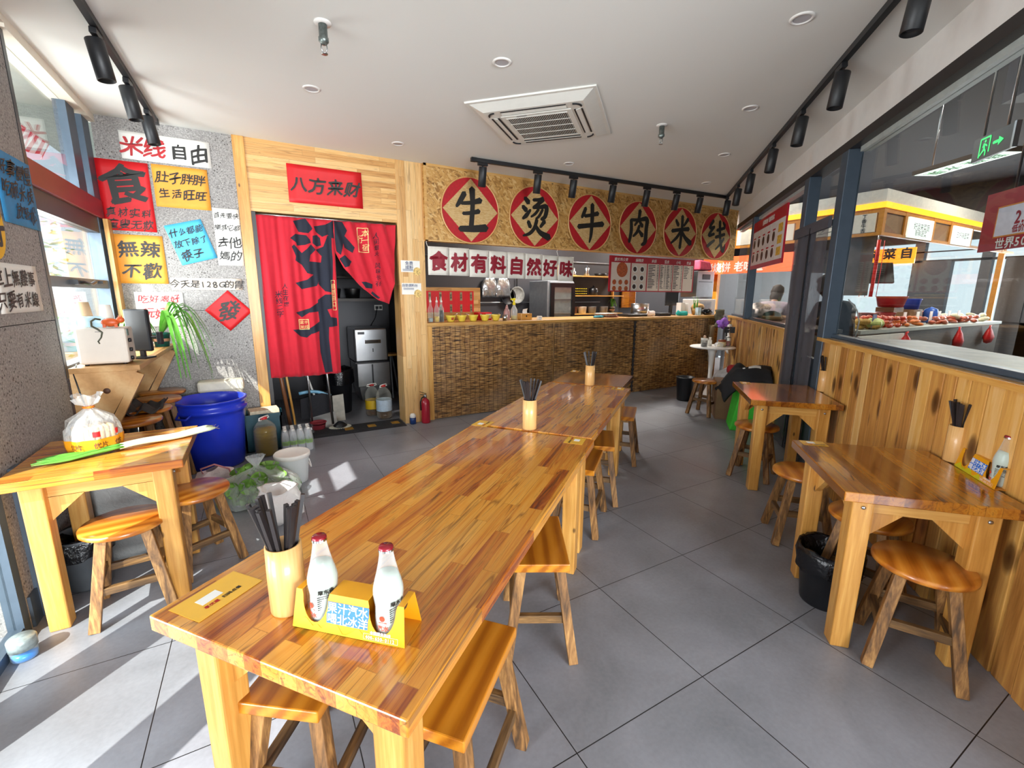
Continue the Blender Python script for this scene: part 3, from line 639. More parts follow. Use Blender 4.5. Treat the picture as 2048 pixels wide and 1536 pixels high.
BA = [[(.375, 2.201), (.419, 2.216), (.488, 2.232), (.531, 2.173), (.548, 2.139), (.506, 2.095), (.458, 2.097), (.418, 2.104)],
 [(.338, 2.039), (.389, 2.082), (.485, 2.073), (.516, 2.034), (.523, 2.004), (.468, 1.98), (.395, 1.971), (.387, 2.001)],
 [(.684, 2.086), (.719, 2.068), (.715, 1.947), (.718, 1.841), (.705, 1.648), (.68, 1.517), (.624, 1.528), (.563, 1.602), (.583, 1.667), (.615, 1.689), (.602, 1.784), (.604, 1.816), (.614, 1.879), (.563, 1.939), (.636, 1.974)],
 [(.346, 1.958), (.367, 1.98), (.432, 1.902), (.485, 1.946), (.522, 1.989), (.563, 1.939), (.509, 1.885), (.495, 1.822), (.604, 1.816), (.615, 1.689), (.581, 1.645), (.546, 1.581), (.404, 1.547), (.377, 1.578), (.351, 1.609), (.461, 1.643), (.524, 1.692), (.466, 1.706), (.423, 1.788), (.368, 1.827), (.377, 1.869)],
 [(.543, 2.072), (.584, 2.085), (.612, 2.056), (.616, 1.984), (.575, 1.971), (.538, 2.0)],
 [(.56, 2.165), (.671, 2.189), (.745, 2.233), (.745, 2.06), (.713, 2.062), (.685, 2.092), (.633, 2.068), (.576, 2.115)],
 [(.546, 1.441), (.622, 1.495), (.684, 1.496), (.679, 1.353), (.631, 1.342), (.657, 1.265), (.718, 1.252), (.718, 1.168), (.634, 1.159), (.626, 1.042), (.638, .68), (.563, .675), (.532, .9), (.532, 1.046), (.546, 1.234), (.542, 1.322)],
 [(.331, 1.314), (.459, 1.355), (.555, 1.419), (.547, 1.322), (.455, 1.312), (.382, 1.265)],
 [(.288, 1.143), (.443, 1.149), (.545, 1.217), (.537, 1.118), (.459, 1.093), (.415, 1.056), (.356, 1.07)]]
for p in BA: p.reverse() if False else None
cloth_obj('brush_characters', BA, fold, .0045, MK, ct)
cloth_obj('brush_characters', [[(.752, 2.07), (.752, 2.232), (.838, 2.228), (.88, 2.147), (.85, 2.092), (.894, 2.042), (.944, 1.98), (.919, 1.925), (.842, 1.975), (.834, 2.017), (.8, 1.898), (.76, 1.935)],
 [(.784, 1.86), (.837, 1.9), (.908, 1.838), (.878, 1.788), (.835, 1.775)], [(.99, 1.63), (1.038, 1.632), (1.11, 1.606), (1.102, 1.56), (1.03, 1.567)], [(1.085, 1.51), (1.1, 1.532), (1.183, 1.464), (1.164, 1.45), (1.12, 1.475)]], foldR, .0045, MK, ct)
def onc(T_, fn, off):
    for v in T_.v: v.y = CUY+fn(v.x, v.z)-off
    return T_
T_ = TX().line('人生在世', .252, 1.488, .058, WX, .006, .8, True); T_.line('米线二字', .19, 1.40, .064, WX, .006, .8, True)
for v in T_.v: v.z += .0
onc(T_, fold, .005).go('small_lettering', MK, ct)
T_ = TX().line('人间烟火 风味长存', 1.172, 1.868, .062, WX, .006, .8, True); onc(T_, foldR, .005).go('small_lettering', MK, ct)
def frame2(T_, x0, z0, x1, z1, w=.006):
    n = 8
    for (a, b, c, d) in ((x0, z0, x1, z0+w), (x0, z1-w, x1, z1), (x0, z0, x0+w, z1), (x1-w, z0, x1, z1)):
        for i in range(n):
            T_.add([(a+(c-a)*i/n if c-a > d-b else a, 0, b if c-a > d-b else b+(d-b)*i/n), (a+(c-a)*(i+1)/n if c-a > d-b else c, 0, b if c-a > d-b else b+(d-b)*i/n),
                    (a+(c-a)*(i+1)/n if c-a > d-b else c, 0, d if c-a > d-b else b+(d-b)*(i+1)/n), (a+(c-a)*i/n if c-a > d-b else a, 0, d if c-a > d-b else b+(d-b)*(i+1)/n)], [(0, 1, 2, 3)])
    return T_
T_ = frame2(TX(), .978, 1.935, 1.088, 2.184); T_.line('行', 1.008, 2.07, .085, WX, .0, .5, False, sx=.6); T_.line('本一宿', 1.058, 2.06, .072, WX, .0, .5, True); onc(T_, foldR, .005).go('gold_seal', MG, ct)
T_ = frame2(TX(), .35, 1.14, .445, 1.245); T_.line('粱半', .398, 1.215, .04, WX, .004, .3); T_.line('米线', .398, 1.168, .04, WX, .004, .3); onc(T_, fold, .006).go('gold_seal', MG, ct)
T_ = frame2(TX(), .684, 1.335, .722, 1.642, .004); T_.line('启世百口', .703, 1.49, .062, WX, .0, .5, True, sx=.6); onc(T_, fold, .006).go('gold_seal', MG, ct)
g = MB(); g.tube([(.03, YB+.03, 2.243), (1.40, YB+.03, 2.243)], .009, 10); g.go('curtain_rod', M['steel'], ct)
# ================================================================= OSB FASCIA AND ROUND SIGNS
t = thing('fascia_board', 'long strand board fascia above the service counter', 'board', (1.70, YB, 2.09))
g = MB(); g.b(0, -.045, 0, 5.44, .04, .81); g.go('board', M['osb'], t)
g = MB(); g.b(-.0, -.052, .785, 5.44, -.045, .81); g.b(-.0, -.052, 0, .03, -.045, .81); g.b(0, -.052, -.0, 5.44, -.045, .012); g.go('edge_strip', M['ctop'], t)
STK = {
 '生': [[(-.16, .36, .10), (-.27, .18, .09), (-.36, .06, .05)], [(-.24, .14, .06), (0, .17, .07), (.24, .24, .11)], [(-.2, -.08, .06), (.02, -.05, .07), (.2, -.0, .09)], [(.03, .47, .12), (.04, .1, .09), (.0, -.36, .1)], [(-.28, -.42, .1), (.05, -.4, .12), (.38, -.36, .14)]],
 '烫': [[(-.3, .42, .08), (-.2, .33, .11)], [(-.36, .22, .08), (-.26, .14, .1)], [(-.36, -.06, .05), (-.26, .02, .09), (-.14, .16, .05)], [(-.06, .4, .06), (.12, .42, .07), (.22, .44, .1), (.06, .3, .07), (-.06, .22, .06)], [(-.06, .22, .06), (.14, .25, .07), (.33, .27, .1), (.3, .05, .09), (.18, -.04, .06)], [(.1, .2, .06), (.0, .08, .06), (-.12, .0, .04)], [(.22, .2, .06), (.12, .04, .06), (.02, -.04, .04)], [(-.2, -.12, .08), (-.14, -.24, .09)], [(.28, -.08, .09), (.16, -.22, .06)], [(.05, -.06, .08), (-.02, -.26, .08), (-.16, -.4, .07), (-.34, -.46, .04)], [(.03, -.22, .07), (.16, -.36, .1), (.42, -.46, .14)]],
 '牛': [[(-.18, .36, .08), (-.24, .22, .09), (-.3, .12, .06)], [(-.2, .16, .07), (0, .2, .07), (.24, .26, .1)], [(-.4, -.12, .1), (0, -.06, .09), (.42, .0, .12)], [(.04, .47, .1), (.05, .1, .1), (.03, -.3, .08), (-.02, -.5, .04)]],
 '肉': [[(-.3, .2, .09), (-.28, -.1, .1), (-.34, -.4, .08)], [(-.28, .2, .07), (0, .22, .07), (.3, .26, .12), (.3, .0, .11), (.28, -.36, .12), (.14, -.46, .05)], [(.02, .47, .1), (-.02, .24, .08), (-.16, .06, .05)], [(.0, .2, .06), (.14, .06, .1)], [(.02, .06, .08), (-.06, -.12, .08), (-.2, -.24, .05)], [(.0, -.06, .06), (.16, -.2, .11)]],
 '米': [[(-.24, .34, .07), (-.13, .2, .1)], [(.28, .4, .1), (.12, .2, .06)], [(-.38, .02, .09), (0, .08, .08), (.34, .12, .11)], [(.03, .47, .1), (.04, .1, .09), (0, -.46, .09)], [(.0, .04, .08), (-.16, -.16, .08), (-.4, -.34, .05)], [(.04, .04, .07), (.2, -.14, .1), (.46, -.3, .15)]],
 '线': [[(-.2, .46, .09), (-.36, .24, .08), (-.16, .26, .07)], [(-.14, .28, .08), (-.38, .0, .08), (-.12, .06, .07)], [(-.4, -.34, .09), (-.26, -.24, .09), (-.08, -.14, .06)], [(.0, .18, .08), (.18, .22, .08), (.38, .28, .08)], [(-.04, -.04, .08), (.18, .02, .08), (.4, .08, .08)], [(.12, .46, .1), (.16, .1, .1), (.26, -.26, .1), (.4, -.46, .09), (.46, -.24, .04)], [(.38, -.06, .08), (.2, -.26, .07), (-.0, -.42, .04)], [(.28, .44, .07), (.38, .34, .09)]]}
MW = weave('woven_bamboo', '#cfa565', '#e5c68f'); MR_ = P('red_painted_bamboo', '#b3101d', .6, var=.12, scale=40)
for ch, x, nm in zip('生烫牛肉米线', (2.25, 3.125, 4.005, 4.885, 5.765, 6.605), ('first from the left', 'second from the left', 'third from the left', 'third from the right', 'second from the right', 'last at the right end')):
    t = thing('round_sign', 'round red and woven bamboo sign with one black brush character, '+nm, 'sign', (x, YB-.052, 2.455), group='round bamboo signs over the counter')
    r = .362
    g = MB(); g.lathe([(r, 0), (r, .012)], 48, WX, False); g.go('disc', MR_, t)
    g = MB(); q = .345
    g.prism([(q, 0), (0, q), (-q, 0), (0, -q)], .012, .0155, WX); o = g.go('diamond', MW, t)
    g = MB(); g.tube([(r*cos(a*pi/24), -.01, r*sin(a*pi/24)) for a in range(49)], .0095, 6); g.go('rim', M['bamboo'], t)
    T_ = TX()
    for s_ in STK[ch]: T_.stroke([(p[0]*.5, p[1]*.5, p[2]*.64) for p in s_], .04, Tr(0, -.018, 0) @ WX)
    for k, v in enumerate(T_.v): v.y -= .00001*(k % 40)
    T_.go('brush_character', M['ink'], t)
# white cloth banner of eight panels
t = thing('pennant_banner', 'white cloth banner of eight joined squares with dark red characters', 'banner', (1.725, YB-.03, 1.72))
for k, ch in enumerate('食材有料自然好味'):
    x0 = k*.2565
    g = MB(); g.grid(6, 6, lambda u, v: (x0+.002+u*.2525, .006*sin(u*7+k)+.004*sin(v*5+k*2), (v*.315-.02*sin(u*3)*0)+(.004*sin(k*1.7)-.0045*k)))
    o = g.go('panel', P('white_canvas', '#e6e1d6', .8, var=.03), t, solid=.0015)
    if k == 0: mw = o.data.materials[0]
    else: o.data.materials[0] = mw
    T_ = TX().line(ch, x0+.128, .157-.0045*k, .222, Tr(0, -.012, 0) @ WX, .045, .12)
    for v in T_.v: v.y = .006*sin((v.x-x0)/.2525*7+k)+.004*sin((v.z)/.315*5+k*2)-.007
    T_.go('character', P('maroon_print', '#8c1026', .6) if k == 0 else bpy.data.materials['maroon_print'], t)
g = MB(); g.tube([(.0, 0, .315), (-.01, .01, .36), (.01, .0, .40)], .003, 5); g.tube([(1.79, 0, .285), (1.77, .0, .34), (1.78, .0, .385)], .003, 5); g.tube([(0, 0, .312), (2.05, 0, .28)], .002, 4); g.go('cord', M['p_white'], t)
# menu board over the counter
t = thing('menu_board', 'long red and white menu board hanging over the counter at the right', 'menu', (4.385, YB-.055, 1.555))
g = MB(); g.b(0, 0, 0, 1.77, .012, .50); g.go('panel', P('red_menu_print', '#b3182c', .35, coat=.3), t)
g = MB(); MBG = P('cream_menu_print', '#e3d2c4', .35, var=.02, coat=.3)
cols = [(.03, .365), (.385, .665), (.685, .905), (.92, 1.17), (1.185, 1.38), (1.395, 1.60)]
cols = [(a*1.09, b*1.09) for a, b in cols]
for a, b in cols: g.b(a, -.001, .015, b, 0, .41)
g.go('columns', MBG, t)
T_ = TX()
for s_, (a, b) in zip(('重庆鸡公煲', '麻辣烫', '米线', '豆皮', '小吃', '饮品'), cols): T_.line(s_, (a+b)/2, .452, .052, Tr(0, -.002, 0) @ WX, .012, .6)
T_.go('headings', M['txtwhite'], t)
T_ = TX()
for ci, (a, b) in enumerate(cols[2:]):
    n = 15 if ci < 3 else 8
    for k in range(n):
        z = .385-.0235*k*(1 if ci < 3 else 1.05); w = (b-a)
        if ci == 1:
            for q in (0, .5): T_.b(a+w*(q+.04), -.0018, z, a+w*(q+.04+random.uniform(.14, .26)), -.001, z+.010); T_.b(a+w*(q+.38), -.0018, z, a+w*(q+.45), -.001, z+.010)
        else: T_.b(a+w*.06, -.0018, z, a+w*(.06+random.uniform(.28, .6)), -.001, z+.010); T_.b(a+w*.82, -.0018, z, a+w*.94, -.001, z+.010)
T_.go('price_rows', M['ink'], t)
g = MB(); MFO = P('food_photo_print', '#b4562a', .4, var=.6, scale=70)
g.lathe([(0, 0), (.105, 0), (.105, .001)], 20, Tr(.24, -.001, .31) @ WX, False)
for k in range(6): g.lathe([(0, 0), (.036, 0), (.036, .001)], 14, Tr(.10+.115*(k % 3), -.001, .135-.09*(k//3)) @ WX, False)
g.go('dish_pictures', MFO, t)
g = MB(); g2 = MB()
for k in range(6):
    x, z = .49+.145*(k % 2), .325-.125*(k//2); g.lathe([(0, 0), (.05, 0), (.05, .001)], 16, Tr(x, -.001, z) @ WX, False); g2.lathe([(0, 0), (.034, 0), (.034, .001)], 14, Tr(x-.004, -.002, z) @ WX, False)
g.go('plate_pictures', M['p_white'], t); g2.go('bowl_pictures', P('dark_dish_print', '#3a2420', .4, var=.5, scale=80), t)
# ================================================================= COUNTER
t = thing('service_counter', 'long service counter faced with brown reed screens', 'counter', (1.70, YB+.01, 0))
g = MB(); g.b(0, .02, 0, 5.30, .62, 1.135); g.go('body', M['ply'], t)
g = MB(); g.b(0, -.012, 1.135, 5.30, .66, 1.172); g.go('worktop', M['ctop'], t, bev=.004)
g = MB(); g.b(-.0, -.012, 0, .06, .02, 1.135); g.go('end_post', M['fz'], t)
for x0, x1 in ((.06, 1.79), (1.815, 3.27), (3.32, 5.25)):
    n = int((x1-x0)/.03); g = MB()
    g.grid(n, 24, lambda u, v: (x0+(x1-x0)*u, -.004-.006*abs(sin(u*n*.9))+.003*sin(v*9+u*5), .01+1.115*v)); g.go('reed_screen', M['reed'], t)
    g = MB(); x = x0+.03
    while x < x1-.02:
        g.tube([(x+.004*sin(k*1.3+x*9), -.014, .01+1.115*k/24) for k in range(25)], .0016, 4, cap=False); x += .0645
    g.go('binding_thread', P('dark_thread', '#241a12', .8) if x0 < .1 else bpy.data.materials['dark_thread'], t)
g = MB(); g.tube([(3.295, -.01, 1.12-.02*k) for k in range(56)], [.018+.008*sin(k*1.9) for k in range(56)], 7); g.go('frayed_seam', P('dark_frayed_cord', '#201a1a', .8, var=.4, scale=60), t)
# ================================================================= CEILING FITTINGS
def downlight(x, y, label):
    t = thing('downlight', label, 'ceiling light', (x, y, ZC), group='round recessed downlights')
    g = MB(); g.lathe([(.058, 0), (.056, -.006), (.044, -.008), (.042, -.003)], 28, cap=False); g.go('trim_ring', M['white'], t)
    g = MB(); g.lathe([(0, -.0032), (.043, -.003)], 28, cap=False); g.go('diffuser', P('unlit_diffuser', '#b9b7bb', .5), t)
    return t
dl = downlight(.464, 3.684, 'unlit recessed downlight nearest the kitchen door side sprinkler')
for x, y, l in ((1.297, 4.525, 'unlit recessed downlight above the pine pillar'), (1.442, 2.706, 'unlit recessed downlight just left of the air conditioner'),
                (2.569, 1.549, 'unlit recessed downlight nearest the camera at the top right'), (3.397, 2.366, 'unlit recessed downlight between air conditioner and right hand light track'),
                (4.245, 3.193, 'unlit recessed downlight by the far half of the right hand track'), (3.082, 4.238, 'unlit recessed downlight behind the air conditioner, above the second round sign'),
                (5.088, 4.05, 'unlit recessed downlight in the far right ceiling corner')):
    dup(dl, (x, y, ZC), 0, l)
def sprinkler(x, y, label):
    t = thing('sprinkler', label, 'sprinkler', (x, y, ZC))
    g = MB(); g.lathe([(.045, 0), (.043, -.006), (.02, -.01)], 20); g.go('escutcheon', M['white'], t)
    g = MB(); g.lathe([(.022, -.004), (.022, -.07), (.026, -.072), (.026, -.09), (.016, -.1), (.010, -.105)], 14); g.go('body', P('galvanised_fitting', '#7d8683', .35, metal=.8, var=.3, scale=60), t)
    g = MB(); g.tube([(.012, 0, -.1), (.016, 0, -.12), (.004, 0, -.145)], .003, 6); g.tube([(-.012, 0, -.1), (-.016, 0, -.12), (-.004, 0, -.145)], .003, 6); g.go('frame_arms', M['steel'], t)
    g = MB(); g.lathe([(0, -.143), (.017, -.145), (.017, -.149), (0, -.149)], 12); g.go('deflector', M['steel'], t)
    return t
sprinkler(.433, 2.819, 'bare metal sprinkler head at the upper left of the ceiling')
sprinkler(3.086, 2.945, 'chrome sprinkler head to the right of the air conditioner')
# cassette air conditioner
ax = Vector((2.137-1.467, 2.624-3.349, 0)); ay = Vector((2.164-1.467, 4.02-3.349, 0))
t = thing('air_conditioner', 'white ceiling cassette air conditioner with a slotted grille', 'air conditioner', (2.157, 3.328, ZC), atan2(ax.y, ax.x))
WA = P('ac_white_plastic', '#e4e3dc', .4, var=.02); BA_ = P('dark_slot', '#131316', .6)
g = MB(); h = .487
g.hexa([(-.38, -.38, -.05), (.38, -.38, -.05), (.38, .38, -.05), (-.38, .38, -.05)], [(-h, -h, 0), (h, -h, 0), (h, h, 0), (-h, h, 0)])
g.b(-h, -h, -.012, h, h, 0); g.go('panel', WA, t, bev=.004)
g = MB(); g.b(-.275, -.275, -.056, .275, .275, -.05)
g.go('intake_frame', WA, t, bev=.003)
g = MB(); g.b(-.235, -.235, -.0575, .235, .235, -.056); g.go('intake_recess', BA_, t)
g = MB()
for k in range(34): x = -.23+.46*k/33; g.b(x-.0014, -.235, -.060, x+.0014, .235, -.0575)
for y in (-.235, -.118, 0, .118, .235): g.b(-.24, y-.003, -.061, .24, y+.003, -.0575)
g.go('grille', WA, t)
for k in range(4):
    Q = Rz(k*pi/2)
    g = MB(); g.b(-.25, .292, -.0535, .25, .306, -.05, Q); g.b(-.25, .345, -.0535, .25, .357, -.05, Q); g.go('air_slot', BA_, t)
    g = MB(); g.hexa([(-.25, .306, -.058), (.25, .306, -.058), (.25, .345, -.05), (-.25, .345, -.05)], [(-.25, .306, -.055), (.25, .306, -.055), (.25, .345, -.047), (-.25, .345, -.047)], Q); g.go('louver', WA, t)
    g = MB(); g.tube([(.355-.075*cos(a*pi/16)-.0, .355-.075*sin(a*pi/16)-.0, -.052) for a in range(9)] if False else [(.30+.055*sin(a*pi/16), .30+.055*cos(a*pi/16), -.053) for a in range(9)], .007, 6, Q); g.go('corner_slot', BA_, t)
g = MB(); g.b(-.15, -.262, -.0585, -.07, -.25, -.056); g.go('display', P('grey_print', '#8a8a88', .5), t)
# track lighting
def track(label, a, b, z=2.862):
    a, b = Vector((*a, z)), Vector((*b, z)); L = (b-a).length
    t = thing('track_rail', label, 'light track', a, atan2(b.y-a.y, b.x-a.x))
    g = MB(); g.b(0, -.017, 0, L, .017, .036); g.go('rail', M['black'], t)
    g = MB(); g.b(-.02, -.019, -.002, .035, .019, .037); g.b(L-.035, -.019, -.002, L+.02, .019, .037); g.go('end_cap', M['blackpl'], t)
track('black light track on the ceiling by the left windows', (-.64, 1.4), (-.59, 4.93))
track('black light track in front of the strand board fascia', (2.09, 4.565), (5.97, 4.39))
track('black light track along the right hand glass partition', (1.9, .38), (5.97, 4.39))
def head():
    t = thing('track_spotlight', 'x', 'spotlight', (0, 0, 2.862))
    g = MB(); g.b(-.055, -.016, -.03, .055, .016, .0); g.go('adapter', M['blackpl'], t, bev=.003)
    g = MB(); g.tube([(0, 0, -.02), (0, 0, -.055)], .010, 8); g.b(-.014, -.03, -.12, .014, -.024, -.045); g.b(-.014, -.03, -.052, .014, .006, -.045); g.go('bracket', M['black'], t)
    Q = Tr(0, 0, -.085) @ Rx(radians(-12))
    g = MB(); g.lathe([(.0, .045), (.040, .045), (.042, .042), (.042, -.15), (.038, -.152), (.036, -.135), (0, -.13)], 28, Q); o = g.go('lamp_body', M['black'], t)
    g = MB(); g.lathe([(0, -.132), (.034, -.134)], 20, Q, cap=False); g.go('lens', P('dark_reflector', '#55555a', .3, metal=.5), t)
    return t
h0 = head()
def put(o, x, y, rz, label, tilt=0.):
    o.location = (x, y, 2.862); o.rotation_euler = (tilt, 0, rz); o['label'] = label; o['group'] = 'black track spotlights'
first = True
def headat(x, y, rz, label, tilt=0.):
    global first
    o = h0
    if not first: o = dup(h0, (0, 0, 0), 0, label)
    first = False; put(o, x, y, rz, label, tilt)
for k, (x, y) in enumerate(((-.617, 3.43), (-.606, 4.06), (-.597, 4.63))):
    headat(x, y, radians(88), ('nearest', 'middle', 'farthest')[k]+' of three black spotlights on the left window track', radians(4))
ORD = ['first', 'second', 'third', 'fourth', 'fifth', 'sixth', 'seventh', 'eighth']
for k, x in enumerate((2.20, 2.87, 3.35, 3.93, 4.48, 5.0, 5.44)):
    headat(x, 4.565-(x-2.09)*.0451, radians(175), ORD[k]+' black spotlight from the left on the fascia track', 0)
rx0, ry0, rdx, rdy = 1.9, .38, 4.07, 4.01
for k, x in enumerate((5.93, 5.40, 4.89, 4.26, 3.70, 3.19, 2.60)):
    headat(x, ry0+(x-rx0)*rdy/rdx, PHI+pi, ORD[k]+' black spotlight from the far corner on the right hand track', radians(6))
# ================================================================= FURNITURE
def table(name, label, L, Wd, top, loc, rz, H=.74, tt=.042, lg=.078, ins=.055, group=None):
    t = thing(name, label, 'table', loc, rz, group)
    g = MB(); g.b(-L/2, -Wd/2, H-tt, L/2, Wd/2, H); g.go('tabletop', top, t, bev=.004)
    for sx in (-1, 1):
        for sy in (-1, 1):
            x, y = sx*(L/2-ins-lg/2), sy*(Wd/2-ins-lg/2)
            g = MB(); g.bar((x, y, 0), (x, y, H-tt), lg*.94, lg*.94, w2=lg, d2=lg); g.go('leg', M['fz'], t, bev=.006)
    ix, iy = L/2-ins-lg, Wd/2-ins-lg
    for sy in (-1, 1):
        g = MB(); y = sy*(Wd/2-ins-lg/2-.012); g.b(-ix, y-.013, H-tt-.075, ix, y+.013, H-tt); g.go('apron', M['fx'], t)
        g = MB()
    for sx in (-1, 1):
        g = MB(); x = sx*(L/2-ins-lg/2-.012); g.b(x-.013, -iy, H-tt-.075, x+.013, iy, H-tt); g.go('apron', M['fy'], t)
    zt = H-tt-.073
    for sx in (-1, 1):
        for sy in (-1, 1):
            g = MB(); x = sx*ix; y = sy*(Wd/2-ins-lg/2-.012); tri = [(x, zt), (x, zt-.11), (x-sx*.12, zt)]
            if sx < 0: tri = tri[::-1]
            vs = [(p[0], y-.013, p[1]) for p in tri]+[(p[0], y+.013, p[1]) for p in tri]
            g.add(vs, [(0, 1, 2), (5, 4, 3), (0, 3, 4, 1), (1, 4, 5, 2), (2, 5, 3, 0)])
            y2 = sy*iy; x2 = sx*(L/2-ins-lg/2-.012); tri = [(y2, zt), (y2, zt-.11), (y2-sy*.12, zt)]
            vs = [(x2-.013, p[0], p[1]) for p in tri]+[(x2+.013, p[0], p[1]) for p in tri]
            g.add(vs, [(0, 1, 2), (5, 4, 3), (0, 3, 4, 1), (1, 4, 5, 2), (2, 5, 3, 0)]); g.go('corner_brace', M['fz'], t)
            g = MB(); x, y = sx*(L/2-ins), sy*(Wd/2-ins-lg/2); g.lathe([(.008, 0), (.008, .004), (.004, .006)], 8, Tr(x, y, H-tt-.04) @ Ry(sx*pi/2)); g.go('bolt', M['steel'], t)
    return t
A1 = atan2(1.099, 1.344); A2 = atan2(.906, 1.171)
u1 = Vector((cos(A1), sin(A1), 0)); n1 = Vector((-sin(A1), cos(A1), 0))
TC1 = Vector(((-.291+.165+1.053+1.491)/4, (1.25+.68+2.349+1.762)/4, 0))
table('long_table', 'long plank dining table nearest the camera, holding two bottles of milky soda', 1.73, .735, M['toplong'], TC1, A1)
TC2 = Vector(((1.053+1.491+2.224+2.642)/4+.006, (2.349+1.762+3.255+2.71)/4+.005, 0))
table('long_table', 'second long plank dining table, behind the nearest one in the row', 1.43, .715, M['toplong'], TC2, A2)
u2 = Vector((cos(A2), sin(A2), 0)); n2 = Vector((-sin(A2), cos(A2), 0))
TC3 = Vector((2.224, 3.255, 0))+u2*.315-n2*.325
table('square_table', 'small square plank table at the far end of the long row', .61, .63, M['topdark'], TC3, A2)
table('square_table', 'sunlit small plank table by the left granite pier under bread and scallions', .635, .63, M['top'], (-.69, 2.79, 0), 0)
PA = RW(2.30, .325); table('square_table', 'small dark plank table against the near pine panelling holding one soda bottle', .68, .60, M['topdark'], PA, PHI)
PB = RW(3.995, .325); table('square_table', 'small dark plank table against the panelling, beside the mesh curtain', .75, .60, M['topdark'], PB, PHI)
def legs4(t, H, tx, ty, bx, by, w, mat, hs=.17, sw=.024, sh=.035):
    P4 = []
    for sx in (-1, 1):
        for sy in (-1, 1):
            a, b = Vector((sx*bx, sy*by, 0)), Vector((sx*tx, sy*ty, H))
            g = MB(); g.bar(a, b, w, w*.92, up=(0, 1, 0)); g.go('leg', mat, t, bev=.003)
    f = hs/H; X, Y = bx+(tx-bx)*f, by+(ty-by)*f
    f2 = (hs+.03)/H; X2, Y2 = bx+(tx-bx)*f2, by+(ty-by)*f2
    for sy in (-1, 1): g = MB(); g.b(-X, sy*Y-sw/2, hs-sh/2, X, sy*Y+sw/2, hs+sh/2); g.go('stretcher', M['agedx'], t, bev=.002)
    for sx in (-1, 1): g = MB(); g.b(sx*X2-sw/2, -Y2, hs+.03-sh/2, sx*X2+sw/2, Y2, hs+.03+sh/2); g.go('stretcher', M['agedy'], t, bev=.002)
AG = [(.3, '#3d2b1b'), (.44, '#745531'), (.56, '#a57c49'), (.75, '#c39b66')]
M['agedx'] = wood('worn_stretcher_x', AG, 'X', rough=.55, island=.35, stretch=.1); M['agedy'] = wood('worn_stretcher_y', AG, 'Y', rough=.55, island=.35, stretch=.1)
def round_stool(label, loc, rz, H=.445, group='round wooden stools'):
    t = thing('round_stool', label, 'stool', loc, rz, group)
    g = MB(); r = .168; g.lathe([(0, H-.03), (r-.012, H-.03), (r, H-.022), (r, H-.008), (r-.006, H-.001), (0, H)], 40); g.go('seat', M['seat'], t)
    legs4(t, H-.03, .078, .078, .145, .145, .042, M['aged'])
    return t
RS = [((2.27, .605), .5, 'round stool standing nearest the camera under the right hand near table'), ((2.545, .905), .1, 'round stool pushed behind the bin under the near right table'),
      ((2.845, 1.375), .75, 'round stool between the two right hand tables'), ((3.56, 2.13), .35, 'round stool half under the far right hand table'),
      ((4.92, 3.67), .2, 'round stool standing in front of the white pedestal table'), ((-.645, 2.60), .1, 'sunlit round stool in front of the left square table'),
      ((-.40, 2.86), .5, 'round stool at the right side of the left square table')]
rs0 = None
for (p, rz, l) in RS:
    if rs0 is None: rs0 = round_stool(l, (*p, 0), rz)
    else: dup(rs0, (*p, 0), rz, l)
def bench(label, loc, rz, L=.40, Wd=.225, H=.45):
    t = thing('bench_stool', label, 'stool', loc, rz, 'rectangular wooden stools along the long tables')
    g = MB(); g.b(-L/2, -Wd/2, H-.036, L/2, Wd/2, H); g.go('seat', M['seatl'], t, bev=.004)
    g = MB(); g.b(-L/2+.05, -Wd/2+.03, H-.075, L/2-.05, -Wd/2+.05, H-.036); g.b(-L/2+.05, Wd/2-.05, H-.075, L/2-.05, Wd/2-.03, H-.036); g.b(-L/2+.05, -Wd/2+.03, H-.065, -L/2+.07, Wd/2-.03, H-.036); g.b(L/2-.07, -Wd/2+.03, H-.065, L/2-.05, Wd/2-.03, H-.036); g.go('apron', M['agedx'], t)
    legs4(t, H-.036, L/2-.055, Wd/2-.035, L/2+.0, Wd/2+.025, .042, M['aged'], hs=.16)
    return t
b1 = Vector((.493, .947, 0)); uu = Vector((.745, .667, 0))
BS = [((.408, 1.035), atan2(.276, .308), 'rectangular stool nearest the camera on the right of the long table'),
      ((.985, 1.505), atan2(.35, .19), 'rectangular stool turned askew at the middle of the first long table'),
      ((1.77, 2.20), atan2(.8, .9), 'rectangular stool at the near end of the second long table'), ((2.15, 2.48), atan2(1, .85), 'rectangular stool near the middle of the second long table'),
      ((2.86, 2.98), atan2(.9, 1), 'rectangular stool at the far end of the table row'),
      ((.065, 1.30), atan2(1.099, 1.344)+.25, 'rectangular stool under the near end of the first long table')]
bs0 = None
for (p, rz, l) in BS:
    if bs0 is None: bs0 = bench(l, (*p, 0), rz)
    else: dup(bs0, (*p, 0), rz, l)
# ================================================================= ON THE TABLES
ZT = .741
def holder(label, x, y, r=.041, h=.172):
    t = thing('chopstick_holder', label, 'chopstick holder', (x, y, ZT), random.uniform(0, 3), 'bamboo chopstick holders')
    g = MB(); g.lathe([(0, 0), (r*.97, 0), (r, .004), (r*1.01, h*.5), (r*.98, h), (r*.86, h), (r*.86, .02), (0, .018)], 28); g.go('tube', M['bamboo'], t)
    return t
HP = [((0., 1.116), 'bamboo chopstick holder nearest the camera, behind the yellow bottle carrier', 'nearest the camera', 20), ((1.31, 2.117), 'bamboo chopstick holder at the joint of the two long tables', 'at the joint of the long tables', 15),
      ((2.437, 2.962), 'bamboo chopstick holder at the far end of the long tables', 'at the far end of the long tables', 12), ((3.963, 1.86), 'bamboo chopstick holder on the far right hand table', 'on the far right hand table', 13),
      ((2.80, .715), 'bamboo chopstick holder on the near right hand table by the panelling', 'on the near right hand table', 17)]
